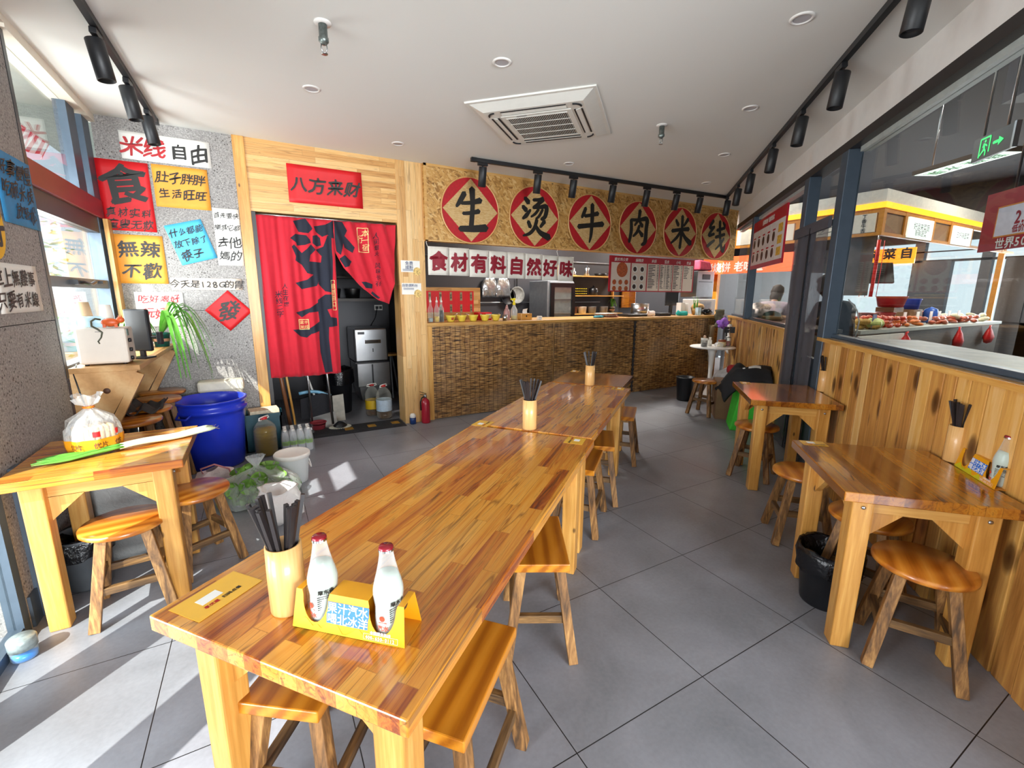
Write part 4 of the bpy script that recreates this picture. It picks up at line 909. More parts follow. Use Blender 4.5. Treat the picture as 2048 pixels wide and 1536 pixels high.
cs = MB(); cs.bar((0, 0, 0), (0, 0, .272), .0068, .0068, w2=.0088, d2=.0088); cs0 = None
csm = cs.mesh('chopstick')
csm.materials.append(M['chop'])
for (p, l, where, n) in HP:
    holder(l, *p)
    for k in range(n):
        a = random.uniform(0, 2*pi); q = random.uniform(.004, .028); lean = random.uniform(.04, .30)
        b_ = a+random.uniform(-.6, .6)
        base = Vector((p[0]-cos(b_)*.02*random.random(), p[1]-sin(b_)*.02*random.random(), ZT+.021)); dr = None
        tipr = .031*random.uniform(.75, 1)
        tip = Vector((p[0]+cos(b_)*tipr, p[1]+sin(b_)*tipr, ZT+.172))
        d = (tip-base).normalized(); o = bpy.data.objects.new('chopstick', csm); COL.objects.link(o); o.location = base
        o.rotation_euler = d.to_track_quat('Z', 'Y').to_euler(); tag(o, 'black chopstick in the bamboo holder '+where, 'chopstick', 'chopsticks in the holder '+where)
GL = film('clear_glass', (.93, .97, .95), .10, .05); MILK = P('milky_soda', '#b4c0b6', .35, var=.01)
def soda_bottle(label, loc, rz):
    t = thing('soda_bottle', label, 'bottle', loc, rz, 'bottles of milky soda')
    prof = [(.0, .001), (.029, .001), (.0325, .008), (.0325, .04), (.0305, .07), (.034, .098), (.0335, .112), (.0295, .130), (.0240, .150), (.0195, .170), (.016, .19), (.015, .203)]
    g = MB(); g.lathe(prof, 28, cap=False); g.go('glass', GL, t)
    g = MB(); ip = [(r*.94, z+.002) for r, z in prof[1:8]]; g.lathe([(0, .004)]+ip+[(.0228, .146), (0, .146)], 28); g.go('drink', MILK, t)
    g = MB(); n = 21
    vs = []
    g.lathe([(0, .213), (.0145, .2125), (.0165, .209), (.0165, .206)], 24, cap=False)
    g.go('crown_cap', P('maroon_cap', '#8e1526', .25, metal=.3, coat=.4) if 'maroon_cap' not in bpy.data.materials else bpy.data.materials['maroon_cap'], t)
    g = MB()
    for k in range(n):
        a, b_ = 2*pi*k/n, 2*pi*(k+.55)/n; g.add([(.0165*cos(a), .0165*sin(a), .2065), (.0165*cos(b_), .0165*sin(b_), .2065), (.0176*cos(b_), .0176*sin(b_), .2015), (.0176*cos(a), .0176*sin(a), .2015)], [(0, 1, 2, 3)])
    g.lathe([(.0166, .2062), (.0168, .2015)], 24, cap=False); g.go('cap_skirt', M['chrome'], t)
    def wrap(T_, rad, z0, a0):
        for v in T_.v:
            a = a0+v.x/rad; z = z0+v.y; v.x, v.y, v.z = rad*cos(a), rad*sin(a), z
        return T_
    T1 = TX().line('摩东奇', 0, .026, .0125, Matrix.Identity(4), .03)
    for k in range(7): T1.b(-.021, .012-k*.0052, 0, .021-random.uniform(0, .012), .0142-k*.0052, .0002)
    wrap(T1, .0334, .060, -.75).go('black_print', M['ink'], t)
    T2 = TX().line('汽水', 0, -.022, .014, Matrix.Identity(4), .02); T2.b(-.01, -.01, 0, .01, -.008, .0002); T2.line('●', 0, .002, .018, Matrix.Identity(4))
    wrap(T2, .0336, .05, -1.9).go('red_print', P('orange_red_print', '#e2452c', .5) if 'orange_red_print' not in bpy.data.materials else bpy.data.materials['orange_red_print'], t)
    return t
def carrier(label, loc, rz):
    # local: x along, front face towards -y
    t = thing('bottle_carrier', label, 'bottle carrier', loc, rz, 'yellow card bottle carriers')
    L, Hc, b0, b1 = .285, .088, .043, .026
    def notch(c, r, ztop, zbot, n=12): return [(c+r*cos(pi+pi*k/n), ztop if k in (0, n) else zbot+(ztop-zbot)*(1-sin(pi*k/n))) for k in range(n+1)]
    c1, c2, r = -.085, .085, .033
    out = [(-L/2, 0), (L/2, 0), (L/2-.006, Hc)]
    out += [(c2+r*1.1, Hc)]+[(p[0], p[1]) for p in notch(c2, r, Hc-.012, .018)][::-1]+[(c2-r*1.1, Hc)]
    out += [(c1+r*1.1, Hc)]+[(p[0], p[1]) for p in notch(c1, r, Hc-.012, .018)][::-1]+[(c1-r*1.1, Hc)]
    out += [(-L/2+.006, Hc)]
    for s, nm in ((-1, 'front_panel'), (1, 'back_panel')):
        bm = bmesh.new(); vs = [bm.verts.new((x, s*(b0+(b1-b0)*z/Hc), z)) for x, z in out]; f = bm.faces.new(vs); f.normal_update(); bmesh.ops.triangulate(bm, faces=[f])
        bmesh.ops.recalc_face_normals(bm, faces=bm.faces[:]); me = bpy.data.meshes.new(nm); bm.to_mesh(me); bm.free()
        o = link(nm, me, M['yellowcard'], t); k = o.modifiers.new('thickness', 'SOLIDIFY'); k.thickness = .0012; k.offset = 0
    g = MB(); g.b(-L/2, -b0, 0, L/2, b0, .0012); g.go('base', M['cardin'], t)
    for a, b_ in ((-L/2+.006, c1-r*1.1), (c1+r*1.1, c2-r*1.1), (c2+r*1.1, L/2-.006)):
        g = MB(); g.b(a, -b1, Hc-.0012, b_, b1, Hc); g.go('top_strip', M['yellowcard'], t)
    sl = atan2(b0-b1, Hc); Q = Tr(0, -b0-.0012, 0) @ Rx(pi/2-sl)
    g = MB(); g.prism([(x, y) for x, y in ((-.053, .024), (-.053, .047), (-.051, .050), (-.051, .073), (.053, .073), (.053, .050), (.051, .047), (.051, .024))], 0, .0003, Q); g.go('blue_patch', M['txtblue'], t)
    T_ = TX().line('果汁汽水', 0, .061, .0255, Q @ Tr(0, 0, .0006), .016, sx=1.02); T_.line('喝北冰洋', -.0, .036, .0255, Q @ Tr(0, 0, .0006), .016, sx=1.02); T_.go('slogan', M['txtwhite'], t)
    T_ = TX().line('全国服务热线', .083, .0205, .0085, Q @ Tr(0, 0, .0006), .02); T_.line('400-650-0112', .083, .010, .0105, Q @ Tr(0, 0, .0006), .03, sx=.92)
    for (x0, y0, x1, y1) in ((.042, .004, .126, .0045), (.042, .0165, .126, .017), (.042, .004, .0425, .017), (.1255, .004, .126, .017)): T_.b(x0, y0, .0003, x1, y1, .0006, Q)
    T_.go('hotline', P('pink_white_print', '#f6ded2', .5) if 'pink_white_print' not in bpy.data.materials else bpy.data.materials['pink_white_print'], t)
    g = MB(); pts = [(-.142, .0), (-.135, .008), (-.112, .027), (-.104, .025), (-.088, .010), (-.076, .016), (-.066, .008), (-.045, .026), (-.025, .022), (-.012, .004), (-.002, .003), (.012, .012), (.028, .024), (.05, .003), (.09, .001), (.142, .0)]
    g.add([(x, y, .0002) for x, y in pts], [tuple(range(len(pts)))], Q); g.go('hill_print', P('lime_print', '#c3b81d', .5) if 'lime_print' not in bpy.data.materials else bpy.data.materials['lime_print'], t)
    return t
cdir = Vector((.206, -.192, 0)).normalized(); cn = Vector((-cdir.y, cdir.x, 0))
CC = Vector((.107, .945, ZT))+cn*.043; ca = atan2(cdir.y, cdir.x)
carrier('yellow card bottle carrier with two bottles on the near long table', CC, ca)
sb = soda_bottle('capped bottle of milky soda, left one in the near yellow carrier', CC+cdir*-.085+Vector((0, 0, .0015)), ca)
dup(sb, CC+cdir*.085+Vector((0, 0, .0015)), ca+.35, 'capped bottle of milky soda, right one in the near yellow carrier')
c2d = Vector((2.509-2.729, .511-.697, 0)).normalized(); c2n = Vector((-c2d.y, c2d.x, 0)); CB = Vector((2.622, .602, ZT))+c2n*.045
ca2 = atan2(c2d.y, c2d.x)
carrier('yellow card bottle carrier with one bottle on the near right table', CB, ca2)
dup(sb, CB+c2d*.085+Vector((0, 0, .0015)), ca2+.2, 'capped bottle of milky soda in the carrier on the near right table')
def order_card(label, x, y, rz, L=.115, Wd=.075):
    t = thing('order_card', label, 'table card', (x, y, ZT), rz, 'yellow order cards stuck on the tables')
    g = MB(); g.b(-L/2, -Wd/2, 0, L/2, Wd/2, .0008); g.go('card', M['ordercard'], t)
    g = MB(); g.b(-L*.25, -.006, .0008, L*.06, .024, .0012); g.go('white_patch', M['p_white'], t)
    T_ = TX().line('扫码点餐', .022, -.022, .0125, Tr(0, 0, .0014), .03)
    T_.go('black_lettering', M['ink'], t)
    TX().line('享优惠', -.03, -.022, .0125, Tr(0, 0, .0014), .03).go('red_lettering', M['inkred'], t)
    return t
order_card('yellow order card on the near left corner of the first long table', -.158, 1.255, A1, .17, .11)
order_card('yellow order card at the right edge of the joint between the long tables', 1.405, 1.81, A1+pi, .105, .10)
order_card('yellow order card at the left edge of the second long table by the joint', 1.115, 2.335, A2, .11, .10)
order_card('yellow order card on the far right corner of the second long table', 2.55, 2.73, A2+pi, .10, .10)
order_card('yellow order card on the far left corner of the small end table', 2.77, 3.60, A2, .10, .08)
order_card('yellow order card on the corner of the near right hand table', 2.487, 1.175, -.75, .115, .075)
order_card('yellow order card on the corner of the far right hand table', 3.73, 2.38, PHI, .10, .08)
# ================================================================= SOFT SHAPES
from mathutils import noise as NZ
def rough(g, amp, fr, seed=0., i0=0):
    for v in g.v[i0:]:
        d = NZ.noise_vector(Vector((v.x*fr+seed, v.y*fr, v.z*fr)))
        v += d*amp
    return g
def flop(g, z=0.):
    for v in g.v:
        if v.z < z: v.z = z+.0004
    return g
PB_ = film('clear_plastic_bag', (.95, .97, .97), .22, .2, .6, 25)
PW_ = film('white_plastic_bag', (.93, .90, .88), .62, .4, .5, 25)
BL_ = P('black_bin_liner', '#0d0e12', .22, bump=.5, scale=45)
# ================================================================= LEFT CORNER COUNTER
t = thing('window_counter', 'plywood counter with slanted brackets under the far left window', 'counter', (XL, 3.6, 0))
g = MB(); g.b(.0, 0, 1.02, .34, 1.445, 1.052); g.go('worktop', M['ply'], t, bev=.002)
for y, nm in ((.02, 'near'), (1.32, 'far')):
    g = MB(); pts = [(.0, .48), (.0, 1.02), (.325, 1.02), (.10, .62)]
    vs = [(p[0], y-.012, p[1]) for p in pts]+[(p[0], y+.012, p[1]) for p in pts]
    g.add(vs, [(0, 3, 2, 1), (4, 5, 6, 7)]+[(i, (i+1) % 4, 4+(i+1) % 4, 4+i) for i in range(4)])
    g.go('bracket_panel', M['ply'], t)
    g = MB(); g.bar((.335, y, 1.0), (.06, y, .47), .045, .05, up=(0, 1, 0)); g.go('brace', M['ply'], t)
    if y < .1: g = MB(); g.lathe([(0, .002), (.016, .002), (.018, 0)], 16, Tr(.16, y-.012, .90) @ WX); g.go('knot', P('wood_knot', '#4c2a12', .6), t)
st0 = None
for p, l in (((-.82, 3.82), 'tall round stool under the window counter, nearest the camera'), ((-.81, 4.16), 'tall round stool under the window counter, second from the camera with dark cloths on it'),
             ((-.79, 4.50), 'tall round stool under the window counter, third from the camera'), ((-.80, 4.84), 'tall round stool under the window counter, farthest in the corner')):
    if st0 is None: st0 = round_stool(l, (*p, 0), .3, .66, 'tall stools under the window counter')
    else: dup(st0, (*p, 0), random.uniform(0, 1), l, 'tall stools under the window counter')
g = MB(); g.grid(14, 14, lambda u, v: (-.85+.34*(u-.5), 4.1+.36*(v-.5), .675+.035*sin(u*9+v*4)*sin(v*7)+.02*sin(u*20)))
tag(g.go('cloth', P('dark_grey_cloth', '#3a3634', .9, var=.2), None, solid=.006), 'dark crumpled cloth lying on the stools under the window counter', 'cloth')
ZK = 1.0525
t = thing('toaster_oven', 'white boxy appliance with black knobs on the window counter', 'appliance', (-.995, 3.68, ZK))
g = MB(); g.b(0, 0, .008, .245, .20, .232); g.go('body', P('cream_enamel', '#d9cfc2', .35, var=.02), t, bev=.014)
for z in (.15, .09, .035): g = MB(); g.lathe([(.013, 0), (.013, .014), (.0, .015)], 16, Tr(.245, .05, z) @ Ry(pi/2)); g.go('knob', M['blackpl'], t)
g = MB(); g.b(.245, .03, .18, .247, .075, .222); g.go('display', P('green_grey_lcd', '#6d8a80', .3), t)
g = MB(); g.b(.10, -.001, .208, .135, 0, .213); g.go('badge', P('grey_badge', '#8f8a84', .4), t)
g = MB()
for x in (.03, .215):
    for y in (.03, .17): g.lathe([(.012, 0), (.012, .01)], 10, Tr(x, y, 0))
g.go('foot', M['blackpl'], t)
g = MB(); g.tube([(-.02, .03, .012), (-.012, -.02, .0), (-.015, -.07, -.03), (-.0, -.075, -.15), (.02, -.07, -.30)], .004, 6); g.go('power_cord', M['blackpl'], t)
def cups(label, x, y, n, z0, mat):
    for k in range(n):
        z = z0+k*.009
        g = MB(); top = k == n-1
        g.lathe([(.037, .0), (.0385, .003), (.037, .005), (.0275, .084), (.0, .084)], 22, Tr(x, y, z)); o = g.go('paper_cup', mat, None); tag(o, label, 'cup', label.replace('paper cup in', 'cups of'))
KC = P('kraft_paper_cup', '#bfa07c', .7, var=.04); WC = P('white_paper_cup', '#e6ded2', .6, var=.03)
cups('upside down paper cup in the tall stack at the left on the white appliance', -.965, 3.83, 9, ZK+.234, KC)
cups('upside down paper cup in the shorter stack at the right on the white appliance', -.865, 3.85, 7, ZK+.234, WC)
t = thing('water_bottle', 'clear blue tinted bottle lying on the white appliance', 'bottle', (-.99, 3.735, ZK+.270), 0)
g = MB(); g.lathe([(0, 0), (.03, .002), (.035, .01), (.035, .05), (.033, .055), (.035, .06), (.035, .12), (.014, .15), (.014, .165)], 18, Ry(pi/2)); g.go('shell', film('blue_tint_plastic', (.62, .84, .95), .3, .15), t)
g = MB(); g.lathe([(.016, .158), (.016, .178), (0, .178)], 14, Ry(pi/2)); g.go('cap', M['p_white'], t)
t = thing('cat_ornament', 'orange cat ornament with a long dark hanging tail on the white appliance', 'ornament', (-.82, 3.70, ZK+.236))
g = MB(); g.ball((0, 0, .03), .045, .02, .026, 16); g.ball((.052, -.004, .045), .022, .018, .02, 14); g.add([(.042, -.004, .06), (.05, -.01, .06), (.045, -.004, .078)], [(0, 1, 2)]); g.add([(.057, -.01, .06), (.065, -.004, .06), (.062, -.006, .078)], [(0, 1, 2)]); g.b(-.035, -.015, 0, -.02, -.003, .02); g.b(.022, -.015, 0, .037, -.003, .02); g.go('body', P('orange_glaze', '#cf5a24', .4, var=.15), t)
g = MB(); g.tube([(-.04, -.006, .048), (-.065, -.012, .055), (-.085, -.018, .04), (-.085, -.024, .01), (-.06, -.026, -.008), (-.04, -.026, -.03), (-.048, -.026, -.06), (-.066, -.026, -.085), (-.06, -.026, -.1)], [.005, .006, .006, .006, .006, .005, .004, .004, .003], 7); g.go('tail', P('dark_olive_tail', '#3a3a22', .4), t)
t = thing('card_terminal', 'black flat payment terminal standing behind the white appliance', 'terminal', (-.73, 3.97, ZK), radians(-30))
g = MB(); g.b(-.09, -.016, .05, .075, .016, .34); g.go('housing', M['blackpl'], t, bev=.012)
g = MB(); g.tube([(.07, 0, .15), (.13, -.0, .15)], .008, 8); g.b(.12, -.014, .10, .15, .014, .185); g.go('side_clip', M['blackpl'], t, bev=.003)
g = MB(); g.b(-.06, -.05, 0, .05, .05, .012); g.bar((0, 0, .01), (0, 0, .06), .03, .02); g.go('stand', M['blackpl'], t)
t = thing('drink_carton', 'pale printed carton at the window end of the counter', 'carton', (-1.0, 3.86, ZK))
g = MB(); g.b(-.015, 0, 0, .015, .07, .19); g.go('carton', P('pale_blue_carton', '#c9d5d6', .5, var=.12, scale=25), t)
def leafy(label, cat, loc, n, L, rise, droop, pot, seed=0, bias=None, mat='green'):
    t = thing('potted_plant', label, cat, loc); random.seed(seed)
    g = MB(); g.lathe([(0, 0), (.05, 0), (.062, .10), (.066, .10), (.066, .118), (.058, .118), (.056, .10), (0, .10)], 24); g.go('pot', pot, t)
    g = MB(); g.lathe([(.0525+.012*(.045/.1), .045), (.0535+.012*(.07/.1), .07)], 24, cap=False)
    for v in g.v: v.x *= 1.02; v.y *= 1.02
    g.go('pot_band', P('brown_band', '#9a6a52', .5) if 'brown_band' not in bpy.data.materials else bpy.data.materials['brown_band'], t)
    g = MB(); g.lathe([(0, .102), (.056, .102)], 20, cap=False); g.go('soil', P('potting_soil', '#2e2218', .9, var=.3, scale=60) if 'potting_soil' not in bpy.data.materials else bpy.data.materials['potting_soil'], t)
    for k in range(n):
        a = random.uniform(0, 2*pi) if bias is None else random.gauss(bias[0], bias[1])
        l = L*random.uniform(.7, 1.15); h = rise*random.uniform(.6, 1.2); w = random.uniform(.016, .026); d = droop*random.uniform(.6, 1.2)
        dr = Vector((cos(a), sin(a), 0)); sd_ = Vector((-sin(a), cos(a), 0)); pts = []
        for i in range(13):
            u = i/12; r = l*(u*.95-.12*u*u); z = .10+h*sin(min(1., u*1.35)*pi*.62)-d*max(0, u-.42)**2*2.6; pts.append((dr*r+Vector((0, 0, z)), w*(.55+.9*u-1.35*u*u+.02)*1.3))
        g = MB(); vs = []
        for p, ww in pts: ww = max(ww, .0012); vs += [p-sd_*ww, p+Vector((0, 0, -ww*.35)), p+sd_*ww]
        fs = []
        for i in range(12): b_ = i*3; fs += [(b_, b_+1, b_+4, b_+3), (b_+1, b_+2, b_+5, b_+4)]
        g.add(vs, fs, None, True); g.go('leaf', M[mat], t)
    random.seed(5); return t
TEAL = P('teal_pot', '#1f8a94', .35, var=.06); DTEAL = P('dark_green_pot', '#154d44', .35, var=.06)
leafy('potted lily with long leaves drooping over the end of the window counter', 'plant', (-.745, 4.80, ZK), 15, .40, .27, .58, DTEAL, 3, (-.2, .55))
leafy('small potted plant in a teal pot beside the drooping lily', 'plant', (-.90, 4.70, ZK), 12, .2, .16, .2, TEAL, 8)
# ================================================================= LEFT TABLE
t = thing('bread_bag', 'clear bag of sliced bread with an orange printed band on the left table', 'bread', (-.76, 2.83, ZT))
g = MB(); g.lathe([(.0, .001), (.085, .002), (.098, .02), (.105, .07), (.100, .12), (.075, .165), (.03, .20), (.012, .215), (.016, .225), (.04, .25), (.052, .275)], 30, cap=False)
for k, v in enumerate(g.v):
    a = atan2(v.y, v.x); f = 1+(.06*sin(a*9) if v.z < .13 else .22*sin(a*9+v.z*20)); v.x *= f; v.y *= f
    if v.z > .24: v.z += .012*sin(a*3)
g.go('bag', PB_, t)
g = MB(); g.lathe([(.0995, .018), (.1045, .045), (.1055, .075)], 30, cap=False)
for v in g.v: a = atan2(v.y, v.x); f = 1+.06*sin(a*9); v.x *= f*1.006; v.y *= f*1.006
g.go('printed_band', P('orange_band', '#eb9a1e', .35, var=.06), t)
for k, a in enumerate((-1.1, -.35, .9, -2.0)):
    T_ = TX().line('优片', 0, 0, .03, Matrix.Identity(4), .02)
    for v in T_.v: b_ = a+v.x/.108; f = 1+.06*sin(b_*9); z = .046+v.y; v.x, v.y, v.z = .1078*f*cos(b_), .1078*f*sin(b_), z
    T_.go('lettering', P('brown_print', '#6b3c12', .5) if k == 0 else bpy.data.materials['brown_print'], t)
for a in (-1.35, -.55):
    g = MB(); g.grid(4, 2, lambda u, v: (.108*(1+.06*sin((a+u*.25)*9))*cos(a+u*.25), .108*(1+.06*sin((a+u*.25)*9))*sin(a+u*.25), .088+.026*v)); g.go('red_label', M['p_red'], t)
g = MB()
for k in range(7): g.b(-.066+k*.0195, -.055, .008, -.066+k*.0195+.017, .055, .125, Rz(.5))
g.go('bread_slices', P('bread_crumb', '#e6c48e', .8, var=.12, scale=30), t, bev=.006)
g = MB(); g.tube([(.018*cos(a*pi/8), .018*sin(a*pi/8), .218) for a in range(17)], .006, 6); g.go('tie', P('orange_tie', '#e07c1c', .4), t)
SC0, SC1 = Vector((-.94, 2.66, ZT+.016)), Vector((-.28, 2.93, ZT+.018))
dirs = (SC1-SC0).normalized(); sds = Vector((-dirs.y, dirs.x, 0))
scm = P('scallion_white', '#dfe6c4', .4, var=.1, scale=8)
for k, l in enumerate(('scallion lying on the left table, nearest the front edge', 'scallion lying on the left table, in the middle of the bunch', 'scallion lying on the left table, nearest the bread bag')):
    o_ = sds*((k-1)*.026)+Vector((0, 0, .006 if k == 1 else 0)); a, b_ = SC0+o_+dirs*(.02*k), SC1+o_*.8-dirs*(.0+.02*(k % 2))
    t = thing('scallion', l, 'vegetable', a, 0, 'scallions on the left table'); d = b_-a
    g = MB(); n = 14
    g.tube([d*(.42+.58*i/n)+Vector((0, 0, .004*sin(i*.6))) for i in range(n+1)], [.009+.004*(i/n) for i in range(n)]+[.006], 10); g.go('white_stem', scm, t)
    g = MB()
    for q in range(3):
        s_ = sds*((q-1)*.016); g.tube([d*(.45-.45*i/8)+s_*(i/8)*(1.2)+Vector((0, 0, .004*sin(i*.9+q))) for i in range(9)], [.009]+[.012]*5+[.010, .007, .002], 8, flat=.55)
    g.go('green_leaves', M['green'], t)
    g = MB()
    for q in range(8): g.tube([d, d+dirs*.02+sds*.012*sin(q*2.1)+Vector((0, 0, .010*cos(q*2.1)))], .0008, 4)
    g.go('roots', P('root_hair', '#b7a27a', .8) if k == 0 else bpy.data.materials['root_hair'], t)
# ================================================================= FLOOR, LEFT SIDE
t = thing('barrel', 'large open blue plastic barrel on the floor by the granite wall', 'barrel', (-.44, 4.60, 0), .9)
g = MB(); g.lathe([(0, .004), (.205, .004), (.215, .02), (.25, .46), (.252, .50), (.275, .505), (.278, .535), (.262, .54), (.268, .59), (.28, .594), (.28, .606), (.262, .606), (.248, .50), (.205, .03), (0, .028)], 44); g.go('body', M['barrel'], t)
for a in (0, pi): g = MB(); g.tube([(.272*cos(a-.22), .272*sin(a-.22), .52), (.31*cos(a-.15), .31*sin(a-.15), .49), (.31*cos(a+.15), .31*sin(a+.15), .49), (.272*cos(a+.22), .272*sin(a+.22), .52)], .009, 8); g.go('handle', M['barrel'], t)
t = thing('storage_box', 'white lidded plastic box behind the blue barrel against the wall', 'box', (-.37, 4.955, 0))
g = MB(); g.b(-.17, -.065, 0, .17, .075, .62); g.go('body', P('off_white_plastic', '#ddd6c2', .4), t, bev=.02)
g = MB(); g.b(-.185, -.075, .60, .185, .085, .70); g.go('lid', bpy.data.materials['off_white_plastic'], t, bev=.022)
def oil_jug(label, loc, liq, fill, H=.36, r=.088, cap='#d8343a', grp='large oil jugs'):
    t = thing('oil_jug', label, 'jug', loc, random.uniform(0, 2), grp)
    pr = [(0, .002), (r*.9, .002), (r, .02)]
    z = .05
    while z < H*.62: pr += [(r, z), (r*.975, z+.008), (r, z+.016)]; z += .032
    pr += [(r, H*.66), (r*.9, H*.76), (r*.6, H*.86), (.03, H*.91), (.026, H*.955)]
    g = MB(); g.lathe(pr, 30, cap=False); g.go('shell', film('jug_plastic', (.93, .93, .86), .03, .12) if 'jug_plastic' not in bpy.data.materials else bpy.data.materials['jug_plastic'], t)
    g = MB(); zf = H*fill; g.lathe([(0, .006)]+[(q*.965, z_+.003) for q, z_ in pr[1:] if z_ < zf]+[(r*.95 if zf < H*.66 else r*.72, zf), (0, zf)], 30); g.go('oil', liq, t)
    g = MB(); g.lathe([(.03, H*.94), (.03, H*.99), (0, H)], 18); g.go('cap', P('red_cap'+cap[1:], cap, .4) if 'red_cap'+cap[1:] not in bpy.data.materials else bpy.data.materials['red_cap'+cap[1:]], t)
    g = MB(); g.tube([(-.028, 0, H*.93), (-.07, 0, H*.95), (-.06, 0, H*.995), (0, 0, H*1.0), (.06, 0, H*.995), (.07, 0, H*.95), (.028, 0, H*.93)], .007, 8); g.go('handle', M['p_white'], t)
    return t
OY = P('yellow_oil', (.22, .135, .012), .12, var=.1, scale=5); OD = film('dark_oil', (.10, .05, .02), .8, .12)
oil_jug('big clear jug of yellow cooking oil beside the blue barrel', (-.05, 4.655, 0), OY, .74, .37, .098)
j = oil_jug('clear jug with a pale label and dark oil in the kitchen doorway, front one', (1.245, 5.42, .0), OD, .22, .42, .092, '#c7322f', 'jugs in the doorway')
g = MB(); g.lathe([(.0945, .10), (.0945, .24)], 24, cap=False); g.go('label', P('pale_blue_label', '#b9cbdc', .5, var=.08, scale=50), j)
j = oil_jug('clear jug with a yellow label in the kitchen doorway, rear one', (1.15, 5.63, .0), OD, .2, .40, .085, '#aa2222', 'jugs in the doorway')
g = MB(); g.lathe([(.0875, .09), (.0875, .20)], 24, cap=False); g.go('label', P('yellow_label', '#d9b21e', .5, var=.08), j)
t = thing('crate', 'dark teal plastic crate with papers on top behind the yellow oil jug', 'crate', (-.06, 4.87, 0))
g = MB()
for x0, y0, x1, y1 in ((-.16, -.10, .16, -.085), (-.16, .085, .16, .10), (-.16, -.10, -.145, .10), (.145, -.10, .16, .10)): g.b(x0, y0, 0, x1, y1, .36)
g.b(-.16, -.10, 0, .16, .10, .012); g.b(-.17, -.11, .34, .17, -.095, .37); g.b(-.17, .095, .34, .17, .11, .37); g.b(-.17, -.11, .34, -.155, .11, .37); g.b(.155, -.11, .34, .17, .11, .37)
g.go('shell', P('dark_teal_plastic', '#0e4552', .4, var=.1), t)
g = MB(); g.b(-.12, -.085, .33, .13, .08, .40, Rz(.12)); tag(g.go('paper_stack', P('newsprint', '#cfc0a6', .8, var=.25, scale=40), None, loc=(-.05, 4.87, 0)), 'stack of folded papers lying in the teal crate', 'papers')
WB = film('clear_pet', (.95, .97, .98), .25, .15)
for r in range(3):
    for c in range(4):
        x, y = .115+c*.068, 4.62+r*.068
        k = r*4+c
        if k == 0:
            wt_ = t = thing('water_bottle', 'small capped water bottle in the shrink wrapped pack by the doorway', 'bottle', (x, y, 0), 0, 'water bottles of the shrink wrapped pack')
            g = MB(); g.lathe([(0, .002), (.030, .002), (.032, .012), (.031, .06), (.0325, .09), (.0325, .14), (.030, .165), (.016, .20), (.0135, .205)], 16, cap=False); g.go('shell', WB, t)
            g = MB(); g.lathe([(.0330, .075), (.0330, .115)], 16, cap=False); g.go('label', P('green_white_label', '#8fc63f', .5, var=.5, scale=14), t)
            g = MB(); g.lathe([(.016, .202), (.016, .225), (0, .226)], 14); g.go('cap', M['p_white'], t)
        else: dup(wt_, (x, y, 0), 0, 'small capped water bottle in the shrink wrapped pack by the doorway')
g = MB(); pts = [(.075, 4.58), (.358, 4.58), (.358, 4.795), (.075, 4.795)]
g.grid(24, 6, lambda u, v: ((.217+(.146-.02*v*v)*max(-1, min(1, 1.35*cos(u*2*pi)))), 4.688+(.112-.014*v*v)*max(-1, min(1, 1.35*sin(u*2*pi))), .003+.222*v))
tag(g.go('shrink_wrap', film('shrink_wrap', (.96, .98, .99), .12, .1, .4, 40), None), 'clear shrink wrap around the pack of small water bottles', 'wrap')
# vegetables in bags
bk = MB(); bk.lathe([(0, 0), (.018, .002), (.026, .018), (.022, .04), (.012, .055), (.0, .06)], 10)
for k in range(5):
    a = k*2*pi/5; bk.grid(3, 4, lambda u, v: ((.012+.03*v)*cos(a+(u-.5)*1.1*(.6+v*.5)), (.012+.03*v)*sin(a+(u-.5)*1.1*(.6+v*.5)), .035+.06*v-.02*v*v))
bkm = bk.mesh('bok_choy'); bkm.materials.append(P('bok_choy_green', '#6f9a3f', .45, var=.5, scale=30))
random.seed(21)
for k in range(64):
    a, r, z = random.uniform(0, 2*pi), sqrt(random.random()), random.choice((.03, .03, .08, .12, .16))
    o = bpy.data.objects.new('bok_choy', bkm); COL.objects.link(o)
    o.location = (-.115+.215*r*cos(a)*(1.08-z*3), 3.62+.15*r*sin(a)*(1.08-z*3), z); o.rotation_euler = (random.uniform(-1.4, 1.4), random.uniform(-1.4, 1.4), random.uniform(0, 6)); s_ = random.uniform(1.1, 1.5); o.scale = (s_,)*3
    tag(o, 'small bok choy head in the clear bag of green vegetables', 'vegetable', 'bok choy in the clear bag')
def bagmesh(rx, ry, h, neck, seed, pleat=11, amp=.05):
    g = MB(); prof = [(.0, .001), (.8, .001), (.98, .05*h), (1.04, .25*h), (.97, .5*h), (.72, .72*h), (.38, .88*h), (neck/rx, h), (neck/rx*1.1, h*1.04), (neck/rx*2.6, h*1.2), (neck/rx*3.2, h*1.3)]
    g.lathe([(r*rx, z) for r, z in prof], 44, cap=False, sy=ry/rx)
    for v in g.v:
        a = atan2(v.y*rx/ry, v.x); f = 1+amp*(.4+1.6*min(1, max(0, v.z/h)))*sin(a*pleat+seed)+.03*sin(a*4+seed*2+v.z*10); v.x *= f; v.y *= f
    rough(g, .02, 6, seed); flop(g); return g
t = thing('vegetable_bag', 'knotted clear plastic bag full of green vegetables on the floor', 'bag', (-.115, 3.62, 0), .15)
bagmesh(.27, .19, .25, .02, 1.3).go('bag', PB_, t)
t = thing('shopping_bag', 'crumpled white plastic shopping bag with pinkish stripes on the floor', 'bag', (.01, 3.17, 0), .2)
g = MB(); g.lathe([(0, .002), (.11, .002), (.135, .03), (.145, .12), (.125, .2), (.11, .235), (.118, .25), (.10, .24), (.085, .19), (.07, .1), (0, .07)], 32, cap=False, sy=.8); rough(g, .045, 9, 2.); rough(g, .012, 24, 5.); flop(g); g.go('bag', PW_, t)
